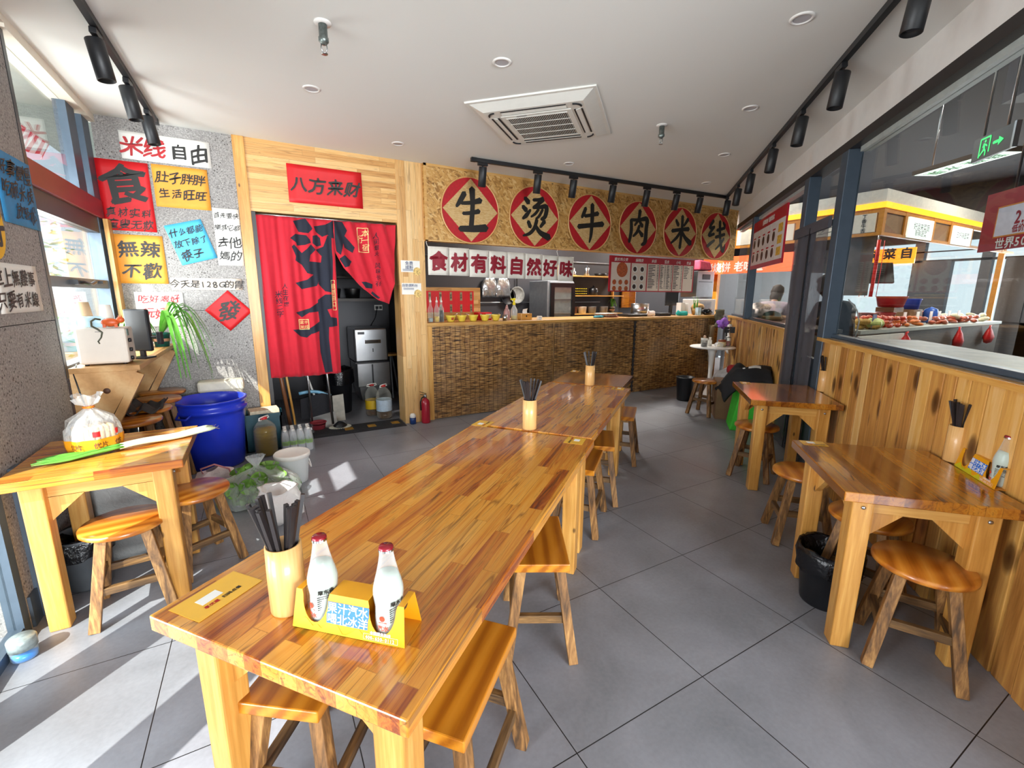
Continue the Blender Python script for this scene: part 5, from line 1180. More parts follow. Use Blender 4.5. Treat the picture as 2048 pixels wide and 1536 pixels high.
g = MB(); g.tube([(-.09, -.05, .23), (-.07, -.07, .29), (-.0, -.08, .30), (.06, -.06, .25)], .006, 6, flat=.5); g.go('handle', PW_, t)
g = MB(); g.ball((0, 0, .12), .075, .06, .05, 12); rough(g, .02, 12); g.go('meat_pack', P('raw_pink_meat', '#c98274', .5, var=.3, scale=30), t)
t = thing('lidded_bucket', 'translucent white bucket with a flat lid behind the vegetable bag', 'bucket', (.13, 3.86, 0))
g = MB(); g.lathe([(0, .002), (.105, .002), (.125, .21), (.13, .215)], 32, cap=False); g.go('body', film('milky_bucket', (.9, .93, .92), .7, .3), t)
g = MB(); g.lathe([(.134, .21), (.136, .235), (.128, .245), (.12, .238), (0, .238)], 32); g.go('lid', M['p_white'], t)
g = MB(); g.tube([(.135*cos(-.5+k*.16), .135*sin(-.5+k*.16), .19-.10*sin(k*pi/8)) for k in range(9)], .004, 6); g.go('handle', M['p_white'], t)
t = thing('shopping_bag', 'limp pinkish plastic bag with loop handles between barrel and vegetable bag', 'bag', (-.42, 3.95, 0))
g = MB(); g.lathe([(0, .002), (.13, .002), (.15, .04), (.12, .14), (.05, .17)], 28, cap=False, sy=.7); rough(g, .05, 8, 9.); flop(g); g.go('bag', film('pinkish_bag', (.82, .70, .70), .7, .4, .5), t)
g = MB(); g.tube([(-.06, -.02, .15), (-.07, -.04, .20), (.02, -.05, .225), (.11, -.04, .17), (.13, -.06, .10)], .007, 6, flat=.5); g.go('handle', P('pink_handle', '#c77f83', .5), t)
t = thing('sack', 'tall grey plastic sack with a white printed label under the left table', 'sack', (-.74, 3.22, 0), .05)
g = MB(); g.lathe([(0, .002), (.19, .002), (.215, .05), (.215, .42), (.20, .56), (.15, .63), (.0, .65)], 36, cap=False, sy=.6); rough(g, .03, 5, 4.); flop(g); g.go('bag', film('grey_sack', (.42, .43, .42), .9, .35, .3), t)
g = MB(); g.grid(4, 4, lambda u, v: (.06+.13*u, -.135+.03*u, .40+.10*v)); g.go('label', P('printed_white_label', '#d8d6d0', .6, var=.2, scale=90), t)
g = MB(); g.grid(4, 4, lambda u, v: (.02+.09*u, -.138, .615+.04*v)); g.go('yellow_label', P('yellow_sack_label', '#e0cc30', .5), t)
def bin_(label, loc, r, H, mat, ribs=0, liner=True):
    t = thing('waste_bin', label, 'bin', loc)
    g = MB(); n = 48 if not ribs else 80
    g.lathe([(0, .002), (r*.78, .002), (r*.8, .012), (r, H), (r*1.04, H+.004), (r*1.04, H+.016), (r*.97, H+.016), (r*.78, .02), (0, .015)], n)
    if ribs:
        for i, v in enumerate(g.v):
            if .02 < v.z < H-.01 and (i % 2): v.x *= 1.02; v.y *= 1.02
    g.go('body', mat, t)
    if liner:
        g = MB(); g.lathe([(.3*r, H*.35), (.6*r, H*.45), (.85*r, H*.8), (.96*r, H+.018), (1.06*r, H+.024), (1.10*r, H-.01), (1.09*r, H*.78), (1.07*r, H*.68)], 44, cap=False)
        rough(g, .018, 14, loc[0]*3); rough(g, .008, 34, 2); g.go('liner', BL_, t)
    return t
bin_('small ribbed grey waste bin with a black liner by the pier, under the left table', (-.90, 2.92, 0), .115, .27, P('grey_ribbed_plastic', '#4e5256', .45), 1)
bin_('black waste bin with a shiny liner under the near right table', (2.345, .965, 0), .128, .27, M['blackpl'])
bin_('black waste bin beside the stool at the white pedestal table', (5.33, 4.32, 0), .125, .33, M['blackpl'], liner=False)
t = thing('gel_jar', 'clear screw jar of bright blue gel on the floor by the storefront frame', 'jar', (-.985, 2.40, 0))
g = MB(); g.lathe([(0, .002), (.040, .002), (.043, .01), (.043, .05)], 24, cap=False); g.go('jar', film('jar_clear', (.75, .92, 1.), .03, .1), t)
g = MB(); g.lathe([(0, .004), (.040, .004), (.041, .03), (0, .03)], 24); g.go('gel', P('blue_gel', '#0579c8', .2), t)
g = MB(); g.lathe([(.045, .048), (.046, .09), (.042, .096), (0, .097)], 28); g.go('lid', P('silver_white_lid', '#8f9a9a', .35, metal=.3, var=.25, scale=60), t)
# ================================================================= KITCHEN DOORWAY
t = thing('door_mat', 'black rubber threshold mat with yellow marks in the kitchen doorway', 'mat', (.82, 5.10, 0))
g = MB(); g.hexa([(-.55, -.15, 0), (.57, -.15, 0), (.57, .17, 0), (-.55, .17, 0)], [(-.53, -.10, .02), (.55, -.10, .02), (.55, .13, .022), (-.53, .13, .022)]); g.go('rubber', P('black_rubber', '#26262a', .7, var=.2, scale=70, bump=.6), t)
for x in (-.1, .15, .42):
    g = MB(); g.b(x, -.07, .02, x+.09, .03, .0225); g.go('yellow_mark', P('worn_yellow', '#a87a22', .6, var=.3) if 'worn_yellow' not in bpy.data.materials else bpy.data.materials['worn_yellow'], t)
t = thing('fire_extinguisher', 'red fire extinguisher standing between pine pillar and reed screen', 'fire extinguisher', (1.625, 4.975, 0))
g = MB(); g.lathe([(0, .002), (.048, .002), (.052, .01), (.052, .24), (.045, .275), (.02, .295), (.016, .31)], 28); g.go('cylinder', P('red_enamel', '#a5122a', .3, coat=.4), t)
g = MB(); g.lathe([(.018, .305), (.02, .33), (.012, .345)], 14); g.go('valve', M['steel'], t)
g = MB(); g.bar((.015, 0, .335), (-.06, -.01, .35), .012, .006); g.bar((.015, 0, .35), (-.065, -.01, .385), .012, .006); g.go('lever', M['blackpl'], t)
g = MB(); g.tube([(-.01, -.01, .325), (-.05, -.02, .31), (-.066, -.02, .26), (-.06, -.01, .16)], .008, 8); g.go('hose', M['blackpl'], t)
t = thing('small_bottle', 'small blue bottle with a white dome cap by the fire extinguisher', 'bottle', (1.475, 5.0, 0))
g = MB(); g.lathe([(0, .002), (.036, .002), (.038, .07), (.034, .078)], 22); g.go('body', P('navy_label_bottle', '#1d3a72', .3, var=.3, scale=50), t)
g = MB(); g.lathe([(.034, .076), (.035, .10), (.025, .122), (0, .128)], 22); g.go('cap', M['p_white'], t)
def pole(name, label, cat, a, b, r, mat):
    t = thing(name, label, cat, a); d = Vector(b)-Vector(a)
    g = MB(); g.tube([(0, 0, 0), d], r, 12); g.go('handle', mat, t); return t
t = pole('mop', 'grey string mop with a steel handle standing in the kitchen doorway', 'mop', (.62, 5.22, .06), (.58, 5.30, 1.2), .014, M['steel'])
g = MB(); g.lathe([(.0, .05), (.03, .04), (.08, .0), (.08, -.01), (0, -.01)], 20, Tr(.07, -.02, -.02)); g.go('head', M['blackpl'], t)
g = MB()
for k in range(40): a = k*2*pi/40; g.tube([(.07+.07*cos(a), -.02+.05*sin(a), -.02), (.07+.115*cos(a), -.02+.08*sin(a), -.035), (.07+.125*cos(a), -.02+.09*sin(a), -.055)], .006, 5)
g.go('strings', P('grey_yarn', '#b9b6a8', .9, var=.2), t)
t = pole('broom', 'broom with a pale blue head and black bristles in the kitchen doorway', 'broom', (.47, 5.42, .36), (.28, 5.55, 1.1), .011, M['p_white'])
g = MB(); g.grid(8, 3, lambda u, v: (-.16+.33*u, -.02+.04*v, .02+.035*sin(u*pi)-.14*(.5-u)*-.4-.01*abs(v-.5))); g.go('head', P('pale_blue_plastic', '#7fb9d8', .4), t, solid=.03)
g = MB(); g.hexa([(-.16, -.03, -.26), (.17, -.03, -.20), (.17, .03, -.20), (-.16, .03, -.26)], [(-.15, -.02, -.02), (.16, -.02, .05), (.16, .02, .05), (-.15, .02, -.02)]); g.go('bristles', P('black_bristle', '#1c1c22', .8, var=.3, scale=90), t)
pole('dustpan_pole', 'thin grey metal pole of the dustpan standing in the doorway', 'pole', (.41, 5.26, .11), (.40, 5.28, 1.0), .011, M['steel'])
pole('wooden_pole', 'brown wooden pole leaning at the left door jamb', 'pole', (.20, 5.26, .02), (.10, 5.34, 1.1), .02, wood('old_brown_pole', [(.3, '#6a4025'), (.7, '#94603c')], 'Z'))
pole('broomstick', 'pale broomstick leaning beside the brown wooden pole', 'pole', (.24, 5.23, .10), (.16, 5.36, 1.1), .012, M['fz'])
t = thing('basin', 'small red plastic basin on the floor by the mop', 'basin', (.47, 5.25, .0))
g = MB(); g.lathe([(0, .002), (.065, .002), (.08, .09), (.09, .095), (.085, .1), (.06, .012), (0, .012)], 28); g.go('bowl', P('dull_red_plastic', '#a23b44', .4), t)
t = thing('dustpan', 'white plastic dustpan behind the broom in the doorway', 'dustpan', (.55, 5.45, 0))
g = MB(); g.hexa([(-.14, -.1, .0), (.14, -.1, .0), (.14, .1, .02), (-.14, .1, .02)], [(-.14, -.1, .01), (.14, -.1, .01), (.14, .1, .12), (-.14, .1, .12)]); g.go('pan', P('white_grey_plastic', '#c9c9c6', .4), t)
t = thing('board', 'upright grey white board leaning in the doorway beside the dark bin', 'board', (.74, 5.56, 0))
g = MB(); g.hexa([(-.065, -.01, 0), (.065, -.01, 0), (.065, .01, 0), (-.065, .01, 0)], [(-.06, .05, .3), (.065, .05, .31), (.065, .065, .31), (-.06, .065, .3)]); g.go('panel', P('stained_white_board', '#b8b3a6', .6, var=.2, scale=12), t)
bin_('tall black bin with a crumpled liner inside the dark back room', (.82, 6.0, 0), .17, .55, M['blackpl'])
t = thing('ice_machine', 'stainless steel ice machine inside the dark back room', 'appliance', (1.36, 6.72, 0))
g = MB(); g.b(-.24, -.27, .56, .22, .27, 1.03); g.go('upper_case', M['steel'], t, bev=.02)
g = MB(); g.b(-.22, -.25, .20, .24, .27, .54); g.go('lower_case', M['steel'], t, bev=.008)
g = MB(); g.b(-.02, -.256, .22, .0, -.25, .52); g.b(-.24, -.255, .54, .23, -.24, .56); g.b(-.19, -.276, .95, -.10, -.27, .985); g.b(-.0, -.276, .7, .012, -.27, .75); g.go('black_trim', M['blackpl'], t)
g = MB(); g.b(-.10, -.278, .82, .12, -.27, .87); g.go('badge', M['chrome'], t)
g = MB(); g.hexa([(-.17, -.24, 0), (.24, -.24, .1), (.24, .26, .1), (-.17, .26, 0)], [(-.20, -.25, .2), (.24, -.25, .2), (.24, .27, .2), (-.20, .27, .2)]); g.go('base', M['steel'], t)
t = thing('wall_shelf', 'dark two board wall shelf with pans in the back room', 'shelf', (1.0, KB-.18, 0))
g = MB(); g.b(-1.0, -.16, 1.40, .70, .17, 1.44); g.b(-1.0, -.16, 1.72, .70, .17, 1.75); g.go('board', P('dark_shelf', '#4a4540', .5), t)
for k, x in enumerate((.72, .95, 1.22)):
    g = MB(); g.lathe([(0, 0), (.09, .0), (.11, .13), (.112, .135)], 20); tag(g.go('stock_pot', M['steel'], None, loc=(x, KB-.2, 1.441)), ('left', 'middle', 'right')[k]+' steel pot on the shelf in the back room', 'pot', 'pots on the back room shelf')
t = thing('wall_socket', 'white wall socket with two black plugs in the back room', 'socket', (1.62, KB-.012, 1.30))
g = MB(); g.b(-.06, 0, -.04, .06, .012, .04); g.go('plate', M['p_white'], t)
g = MB(); g.b(-.045, -.035, -.02, -.01, 0, .02); g.b(.01, -.035, -.02, .045, 0, .02); g.tube([(-.03, -.03, -.02), (-.06, -.03, -.15), (-.15, -.02, -.3)], .006, 6); g.go('plug', M['blackpl'], t)
t = thing('folding_step', 'grey folding stand with a wooden top beside the ice machine', 'stand', (1.66, 6.55, 0))
g = MB(); g.bar((-.04, -.1, .0), (-.02, .05, .62), .02, .02); g.bar((.06, -.1, 0), (-.0, .05, .62), .02, .02); g.go('frame', P('grey_tube', '#7d8790', .4), t)
g = MB(); g.b(-.11, -.08, .62, .10, .10, .65); g.go('top', M['fx'], t)
# ================================================================= ON AND BEHIND THE COUNTER
CZ = 1.173; CY = 5.17
YB_ = P('yellow_enamel', '#e3c94a', .35, var=.05, coat=.3)
for k, x in enumerate((2.045, 2.19, 2.345, 2.51, 2.665)):
    if k == 0:
        bw0 = t = thing('sauce_bowl', 'yellow enamel bowl on the counter, first from the left', 'bowl', (x, CY, CZ), 0, 'yellow bowls on the counter')
        g = MB(); g.lathe([(0, .002), (.035, .002), (.04, .008), (.058, .06), (.066, .078), (.062, .080), (.052, .055), (.03, .012), (0, .010)], 30); g.go('bowl', YB_, t)
        g = MB(); g.lathe([(0, .058), (.052, .060)], 24, cap=False); g.go('sauce', P('dark_sauce', '#3d2a18', .4, var=.4, scale=80), t)
        g = MB(); g.tube([(.02, 0, .06), (.075, .02, .09), (.10, .03, .095)], .004, 6); g.go('spoon', M['steel'], t)
        g = MB(); g.grid(6, 4, lambda u, v: ((.0505+.0085*v)*cos(-1.8+u*.6), (.0505+.0085*v)*sin(-1.8+u*.6), .025+.03*v)); g.go('flower_print', P('red_flower_print', '#b5502e', .4, var=.5, scale=90), t)
    else: dup(bw0, (x, CY, CZ), k*1.1, 'yellow enamel bowl on the counter, '+('second from the left', 'middle one', 'second from the right', 'first from the right')[k-1])
def pourer(x, y, liq, label, col):
    t = thing('sauce_bottle', label, 'bottle', (x, y, CZ), 0, 'pourer bottles at the counter end')
    g = MB(); g.lathe([(0, .002), (.03, .002), (.032, .01), (.032, .16), (.014, .20), (.012, .24)], 18, cap=False); g.go('glass', GL, t)
    g = MB(); g.lathe([(0, .005), (.029, .006), (.029, liq), (0, liq)], 16); g.go('contents', P(col[0], col[1], .3), t)
    g = MB(); g.lathe([(.014, .235), (.014, .255), (.005, .262), (.004, .30), (0, .30)], 12); g.go('pourer', M['p_white'], t)
pourer(1.80, 5.20, .05, 'clear pourer bottle at the counter end, leftmost of three', ('pale_vinegar', '#9db0b5'))
pourer(1.865, 5.16, .07, 'pourer bottle with yellow oil at the counter end, middle of three', ('yellow_sauce', '#c9a520'))
pourer(1.945, 5.22, .14, 'pourer bottle of dark soy sauce at the counter end, rightmost of three', ('soy_sauce', '#1d120d'))
t = thing('tag_board', 'wooden board with red field and hanging price tags standing behind the bowls', 'board', (2.24, 5.62, CZ), 0)
g = MB(); g.b(-.42, 0, 0, .42, .02, .42); g.go('board', M['lintel'], t); g = MB(); g.b(-.36, -.002, .10, .32, 0, .375); g.go('red_field', M['p_red'], t)
for k in range(9):
    x, z = -.30+.145*(k % 5)+(.145 if k >= 5 else 0), .36 if k < 5 else .20
    g = MB(); g.b(x-.016, -.008, z-.11, x+.016, -.002, z); g.go('price_tag', P('tan_tag', '#9a8a66', .6, var=.3, scale=60) if k == 0 else bpy.data.materials['tan_tag'], t)
    T_ = TX().line('粉面', x, z-.055, .03, Tr(0, -.009, 0) @ WX, .01, .3, True); T_.go('tag_lettering', M['ink'], t)
t = thing('sauce_box', 'red lidded box on the counter behind the yellow bowls', 'box', (2.60, 5.42, CZ)); g = MB(); g.b(-.1, -.07, 0, .1, .07, .10); g.go('body', M['p_red'], t, bev=.006); g = MB(); g.b(.01, -.073, .02, .09, -.07, .08); g.go('label', M['p_white'], t)
t = thing('squeeze_bottle', 'pinkish sauce squeeze bottle on the counter', 'bottle', (2.865, 5.24, CZ)); g = MB(); g.lathe([(0, 0), (.04, 0), (.042, .01), (.042, .10), (.030, .14), (.02, .15)], 20); g.go('body', P('pink_sauce', '#b78a86', .3), t); g = MB(); g.lathe([(.022, .148), (.02, .165), (.006, .2), (0, .2)], 14); g.go('nozzle', bpy.data.materials['pink_sauce'], t)
t = thing('spray_bottle', 'clear spray bottle with a yellow head on the counter', 'bottle', (3.01, 5.30, CZ)); g = MB(); g.lathe([(0, .0), (.045, .0), (.045, .13), (.02, .18), (.016, .2)], 20, cap=False); g.go('bottle', WB, t)
g = MB(); g.lathe([(0, .003), (.043, .003), (.043, .05), (0, .05)], 20); g.go('liquid', P('yellow_liquid', '#d8c52c', .3), t)
g = MB(); g.lathe([(.02, .195), (.02, .225), (.012, .235), (.012, .26), (.022, .262), (.02, .285), (0, .287)], 14); g.bar((0, 0, .265), (-.05, 0, .27), .018, .018); g.go('spray_head', P('yellow_plastic', '#e8d62a', .4), t)
t = thing('napkin_box', 'small wooden napkin box with a white napkin on the counter', 'box', (3.13, 5.22, CZ)); g = MB(); g.b(-.085, -.05, 0, .085, .05, .085); g.go('box', M['fx'], t, bev=.003); g = MB(); g.lathe([(0, .002), (.008, .002), (.012, 0)], 12, Tr(0, -.05, .05) @ WX); g.go('knob', M['blackpl'], t)
g = MB(); g.grid(3, 4, lambda u, v: (-.03+.07*u, .01*sin(v*4), .08+.06*v+.01*u)); g.go('napkin', M['p_white'], t)
t = thing('steel_cup', 'small steel cup beside the last yellow bowl', 'cup', (2.79, 5.15, CZ)); g = MB(); g.lathe([(0, 0), (.03, 0), (.034, .075), (.031, .075), (.028, .01), (0, .01)], 20); g.go('cup', M['steel'], t)
t = thing('price_cube', 'small white cube with blue print on the counter', 'sign', (3.33, 5.16, CZ)); g = MB(); g.b(-.03, -.02, 0, .03, .02, .05); g.go('cube', M['p_white'], t); TX().line('小心', 0, .027, .022, Tr(0, -.0205, 0) @ WX, .02).go('lettering', P('blue_small_print', '#3a4a78', .5), t)
# hanging bags on the kitchen wall
FOIL = P('silver_bag', '#a9abad', .25, metal=.7, var=.15, bump=.6, scale=25)
for k, (x, l) in enumerate(((3.51, 'left'), (3.77, 'right'))):
    t = thing('storage_bag', l+' one of two silvery bags hanging on the dark kitchen wall', 'bag', (x, KB-.06, 1.80)); g = MB(); g.grid(8, 8, lambda u, v: ((u-.5)*(.16+.14*min(1, (1-v)*3)), -.03*sin(u*pi)*sin(v*pi)-.01*sin(u*13+v*7), -.34*(1-v))); g.go('bag', FOIL, t, solid=.01)
    g = MB(); g.tube([(0, 0, -.01), (0, .03, .05)], .004, 5); g.go('hook', M['steel'], t)
for k, (x, z) in enumerate(((3.88, 1.47), (4.06, 1.50))):
    t = thing('pan', ('dark', 'pale grey')[k]+' round pan hanging on the kitchen wall beside the silvery bags', 'pan', (x, KB-.04, z)); g = MB(); g.lathe([(0, .0), (.13, 0), (.15, .03), (.147, .032), (.125, .008), (0, .008)], 28, WX); g.go('bowl', M['blackpl'] if k == 0 else P('worn_grey_pan', '#8c8c88', .5, var=.3), t)
    g = MB(); g.bar((0, -.01, .14), (0, -.01, .32), .02, .01); g.go('handle', M['blackpl'], t)
t = thing('wall_rail', 'thin steel rail along the dark kitchen wall', 'rail', (1.9, KB-.03, 1.37)); g = MB(); g.tube([(0, 0, 0), (4.1, 0, 0)], .008, 8); g.go('rail', M['steel'], t)
t = thing('wall_pipe', 'thin grey pipe high on the dark kitchen wall', 'pipe', (1.9, KB-.03, 2.12)); g = MB(); g.tube([(0, 0, 0), (6, 0, 0)], .008, 8); g.go('pipe', M['steel'], t)
# fridge
t = thing('fridge', 'grey display fridge with a black framed glass door behind the counter', 'fridge', (4.48, 6.62, 0))
g = MB(); g.b(-.24, -.28, 0, .30, .30, 1.74)
g.b(-.20, -.30, .1, .30, -.28, 1.72); g.go('cabinet', P('grey_fridge_side', '#8f949b', .4), t, bev=.01)
g = MB(); g.b(-.20, -.335, .1, -.13, -.30, 1.70); g.b(.235, -.335, .1, .30, -.30, 1.70); g.b(-.13, -.335, 1.63, .235, -.30, 1.70); g.b(-.13, -.335, .1, .235, -.30, .2); g.go('door_frame', M['blackpl'], t)
g = MB(); g.b(-.13, -.305, .2, .235, -.301, 1.63); g.go('interior', P('pale_fridge_interior', '#9aa4ac', .5, var=.1), t)
g = MB()
for z in (.6, .95, 1.18, 1.42): g.b(-.13, -.318, z, .235, -.303, z+.012)
g.go('shelf', M['steel'], t)
g = MB(); g.b(-.13, -.33, .2, .235, -.326, 1.63); g.go('door_glass', M['glass'], t)
# shelves right of fridge
t = thing('kitchen_shelf', 'three board wooden shelf on the kitchen wall right of the fridge', 'shelf', (5.55, KB-.16, 0))
g = MB()
for z in (1.16, 1.50, 1.86): g.b(-.62, -.18, z-.02, .78, .15, z)
g.b(-.62, .1, 1.1, -.59, .15, 2.05); g.b(.75, .1, 1.1, .78, .15, 2.05); g.go('board', M['fx'], t)
def small(name, label, cat, loc, prof, mat, n=18, group=None):
    g = MB(); g.lathe(prof, n); o = g.go(name, mat, None, loc=loc); return tag(o, label, cat, group)
YS = KB-.20
small('funnel_pot', 'steel pot with a narrow top on the upper kitchen shelf', 'pot', (5.18, YS, 1.861), [(0, 0), (.075, 0), (.05, .03), (.06, .06), (.03, .09), (.035, .12), (.02, .15), (0, .16)], M['steel'])
small('coffee_pot', 'waisted steel coffee pot on the upper kitchen shelf', 'pot', (5.50, YS, 1.861), [(0, 0), (.06, 0), (.035, .07), (.055, .14), (.02, .16), (.012, .19), (0, .19)], M['steel'])
small('steel_bowl', 'low steel bowl on the upper kitchen shelf by the white banner', 'bowl', (5.03, YS, 1.861), [(0, 0), (.04, 0), (.07, .05), (.065, .05), (.03, .008), (0, .008)], M['steel'])
t = thing('pan_rack', 'dark frying pan on the upper kitchen shelf', 'pan', (5.85, YS, 1.861)); g = MB(); g.lathe([(0, 0), (.10, 0), (.13, .05), (.126, .05), (.098, .006), (0, .006)], 24); g.go('bowl', M['blackpl'], t); g = MB(); g.bar((.1, 0, .05), (.28, 0, .08), .02, .012); g.go('handle', M['blackpl'], t)
t = thing('egg_tray', 'stack of yellow egg trays on the middle kitchen shelf', 'tray', (5.30, YS, 1.501))
for k in range(3):
    g = MB(); g.grid(16, 8, lambda u, v: ((u-.5)*.34, (v-.5)*.2, .025+.045*k+.016*abs(sin(u*8*pi))*abs(sin(v*4*pi)))); g.go('tray', P('yellow_tray', '#b9a51f', .5, var=.2) if k == 0 else bpy.data.materials['yellow_tray'], t)
small('dark_crock', 'dark lidded crock on the middle kitchen shelf', 'crock', (5.68, YS, 1.501), [(0, 0), (.08, 0), (.09, .12), (.05, .15), (.02, .155), (.02, .18), (0, .185)], M['blackpl'])
for k, x in enumerate((5.2, 5.42, 5.66, 5.95)):
    small('storage_tub', ('first', 'second', 'third', 'fourth')[k]+' tub from the left on the lowest kitchen shelf', 'tub', (x, YS, 1.161), [(0, 0), (.075, 0), (.085, .12), (.09, .125), (0, .13)], (P('dark_red_tub', '#5a2a26', .5, var=.4), M['p_white'], P('grey_tub', '#8d9094', .4), bpy.data.materials['grey_tub'] if 'grey_tub' in bpy.data.materials else M['steel'])[k], group='tubs on the lowest kitchen shelf')
leafy('small green kitchen plant on the lowest shelf', 'plant', (6.18, YS+.02, 1.161), 14, .12, .16, .1, P('steel_tin', '#8a8c8e', .3, metal=.8), 12)
# right part of the counter
t = thing('plate_stack', 'messy stack of patterned mats on the counter', 'stack', (4.68, 5.36, CZ))
for k in range(6): g = MB(); g.lathe([(0, 0), (.17, 0), (.175, .006), (0, .008)], 20, Tr(random.uniform(-.02, .02), random.uniform(-.02, .02), .010*k) @ Ry(random.uniform(-.02, .02))); g.go('mat', P('patterned_mat_%s' % 'abcdef'[k], ('#b9a48c', '#a5462f', '#d8d0c0', '#6d6f66', '#c9855e', '#d5cfc4')[k], .6, var=.5, scale=30), t)
t = thing('dish_cloth', 'folded teal cloth on the counter left of the patterned mats', 'cloth', (4.42, 5.22, CZ)); g = MB(); g.ball((0, 0, .012), .11, .05, .02, 14); rough(g, .02, 14); flop(g, .001); g.go('cloth', P('teal_cloth', '#2d7f90', .9, var=.1), t)
t = thing('induction_cooker', 'black flat cooker on the counter', 'cooker', (5.2, 5.36, CZ)); g = MB(); g.b(-.2, -.14, 0, .22, .14, .04); g.go('body', M['blackpl'], t, bev=.008)
t = thing('dish_cloth', 'crumpled white cloth on the counter beside the black cooker', 'cloth', (5.52, 5.25, CZ)); g = MB(); g.ball((0, 0, .04), .09, .06, .06, 16); rough(g, .05, 12, 3); flop(g, .001); g.go('cloth', M['p_white'], t)
t = thing('tray_box', 'black tray with papers on the counter', 'tray', (5.78, 5.28, CZ)); g = MB(); g.b(-.13, -.1, 0, .13, .1, .05); g.go('tray', M['blackpl'], t, bev=.004)
t = thing('towel', 'crumpled teal towel on the counter in front of the white tissue box', 'cloth', (6.2, 5.22, CZ)); g = MB(); g.ball((0, 0, .03), .13, .06, .05, 16); rough(g, .04, 12, 7); flop(g, .001); g.go('towel', P('teal_towel', '#1fa09a', .9, var=.15), t)
t = thing('tissue_roll', 'white tall tissue packs standing on the counter', 'tissue', (6.45, 5.36, CZ)); g = MB(); g.lathe([(0, 0), (.055, 0), (.055, .2), (0, .2)], 20); g.b(-.16, -.05, 0, -.06, .05, .21); g.go('pack', M['p_white'], t)
t = thing('register_screen', 'black back of a payment screen standing on the counter', 'screen', (6.27, 5.50, CZ)); g = MB(); g.b(-.16, -.015, .16, .16, .015, .44); g.go('screen', M['blackpl'], t, bev=.012); g = MB(); g.bar((0, .02, 0), (0, .01, .2), .06, .03); g.b(-.09, -.06, 0, .09, .08, .012); g.go('stand', M['blackpl'], t)
t = thing('scallion_jar', 'jar with upright green scallions on the counter', 'jar', (6.72, 5.36, CZ)); g = MB(); g.lathe([(0, 0), (.045, 0), (.05, .11), (.046, .11), (.04, .01), (0, .01)], 18); g.go('jar', P('straw_jar', '#b39052', .6, var=.2), t)
for k in range(6): g = MB(); g.tube([(.02*cos(k), .02*sin(k), .02), (.03*cos(k*1.3), .02*sin(k), .2), (.05*cos(k*1.7), .03*sin(k), .26+.03*(k % 3))], [.008, .007, .002], 6); g.go('scallion_stalk', M['green'], t)
t = thing('drink_box', 'white and blue drink carton on the counter below the scallion jar', 'carton', (6.62, 5.22, CZ)); g = MB(); g.b(-.04, -.03, 0, .04, .03, .13); g.go('carton', P('white_blue_carton', '#b7d4e6', .4, var=.25, scale=20), t)
t = thing('noodle_basket', 'basket heaped with dry tan noodles behind the black cloths on the counter', 'basket', (6.98, 5.52, CZ)); g = MB(); g.lathe([(0, 0), (.09, 0), (.12, .12), (.115, .12), (.08, .01), (0, .01)], 20); g.go('basket', P('dark_wicker', '#5a4326', .7, var=.3), t); g = MB(); g.ball((0, 0, .13), .12, .1, .07, 16); rough(g, .03, 20); g.go('noodles', P('dry_noodles', '#b8925c', .7, var=.4, scale=70), t)
t = thing('bag', 'crumpled black plastic bag on the right end of the counter', 'bag', (6.86, 5.24, CZ)); g = MB(); g.ball((0, 0, .05), .13, .07, .07, 18); rough(g, .05, 10, 4); flop(g, .001); g.go('bag', BL_, t)
t = thing('microwave', 'white microwave oven on the kitchen bench behind the counter end', 'microwave', (7.55, 5.95, .92 if False else 1.14)); g = MB(); g.b(-.26, -.18, 0, .26, .18, .30); g.go('case', M['white'], t, bev=.012); g = MB(); g.b(-.20, -.186, .04, .13, -.18, .26); g.go('door', P('grey_white_door', '#c3c8cf', .3), t, bev=.004); g = MB(); g.b(-.13, -.19, .08, .08, -.186, .22); g.go('window', P('pale_grey_window', '#b5bcc8', .2), t)
t = thing('steam_cabinet', 'stainless warming cabinet stacked above the microwave', 'cabinet', (7.72, 6.15, 1.475)); g = MB(); g.b(-.24, -.18, 0, .24, .2, .50); g.go('case', M['steel'], t, bev=.006); g = MB(); g.b(-.10, -.186, .34, .12, -.18, .44); g.b(-.2, -.184, .29, .2, -.18, .30); g.go('panel', M['blackpl'], t)
t = thing('kitchen_bench', 'stainless steel kitchen bench carrying the microwave', 'bench', (7.7, 6.08, 0)); g = MB(); g.b(-.5, -.35, 1.10, .55, .35, 1.138); g.b(-.5, -.3, 0, -.45, -.25, 1.10); g.b(.5, -.3, 0, .55, -.25, 1.10); g.b(-.5, .25, 0, -.45, .3, 1.10); g.b(.5, .25, 0, .55, .3, 1.10); g.go('bench', M['steel'], t)
t = thing('shirt', 'dark clothes hanging beside the warming cabinet', 'clothes', (7.18, 6.3, 1.55)); g = MB(); g.grid(8, 8, lambda u, v: ((u-.5)*.34, .03*sin(u*9), .45*v)); g.go('cloth', P('black_cloth', '#16171b', .9), t, solid=.03)
t = thing('shirt', 'rose red shirt hanging above the warming cabinet', 'clothes', (7.72, 6.1, 1.99)); g = MB(); g.hexa([(-.19, -.12, 0), (.19, -.12, 0), (.19, .1, 0), (-.19, .1, 0)], [(-.15, -.08, .2), (.17, -.08, .17), (.17, .08, .17), (-.15, .08, .2)]); g.go('cloth', P('rose_cloth', '#a83a52', .9, var=.2), t, bev=.03)
t = thing('chopping_board', 'striped wooden chopping board hanging on the kitchen wall', 'board', (6.75, KB-.04, 1.25)); g = MB(); g.b(-.19, -.02, 0, .19, .02, .40); g.go('board', M['topdark'], t, bev=.01)
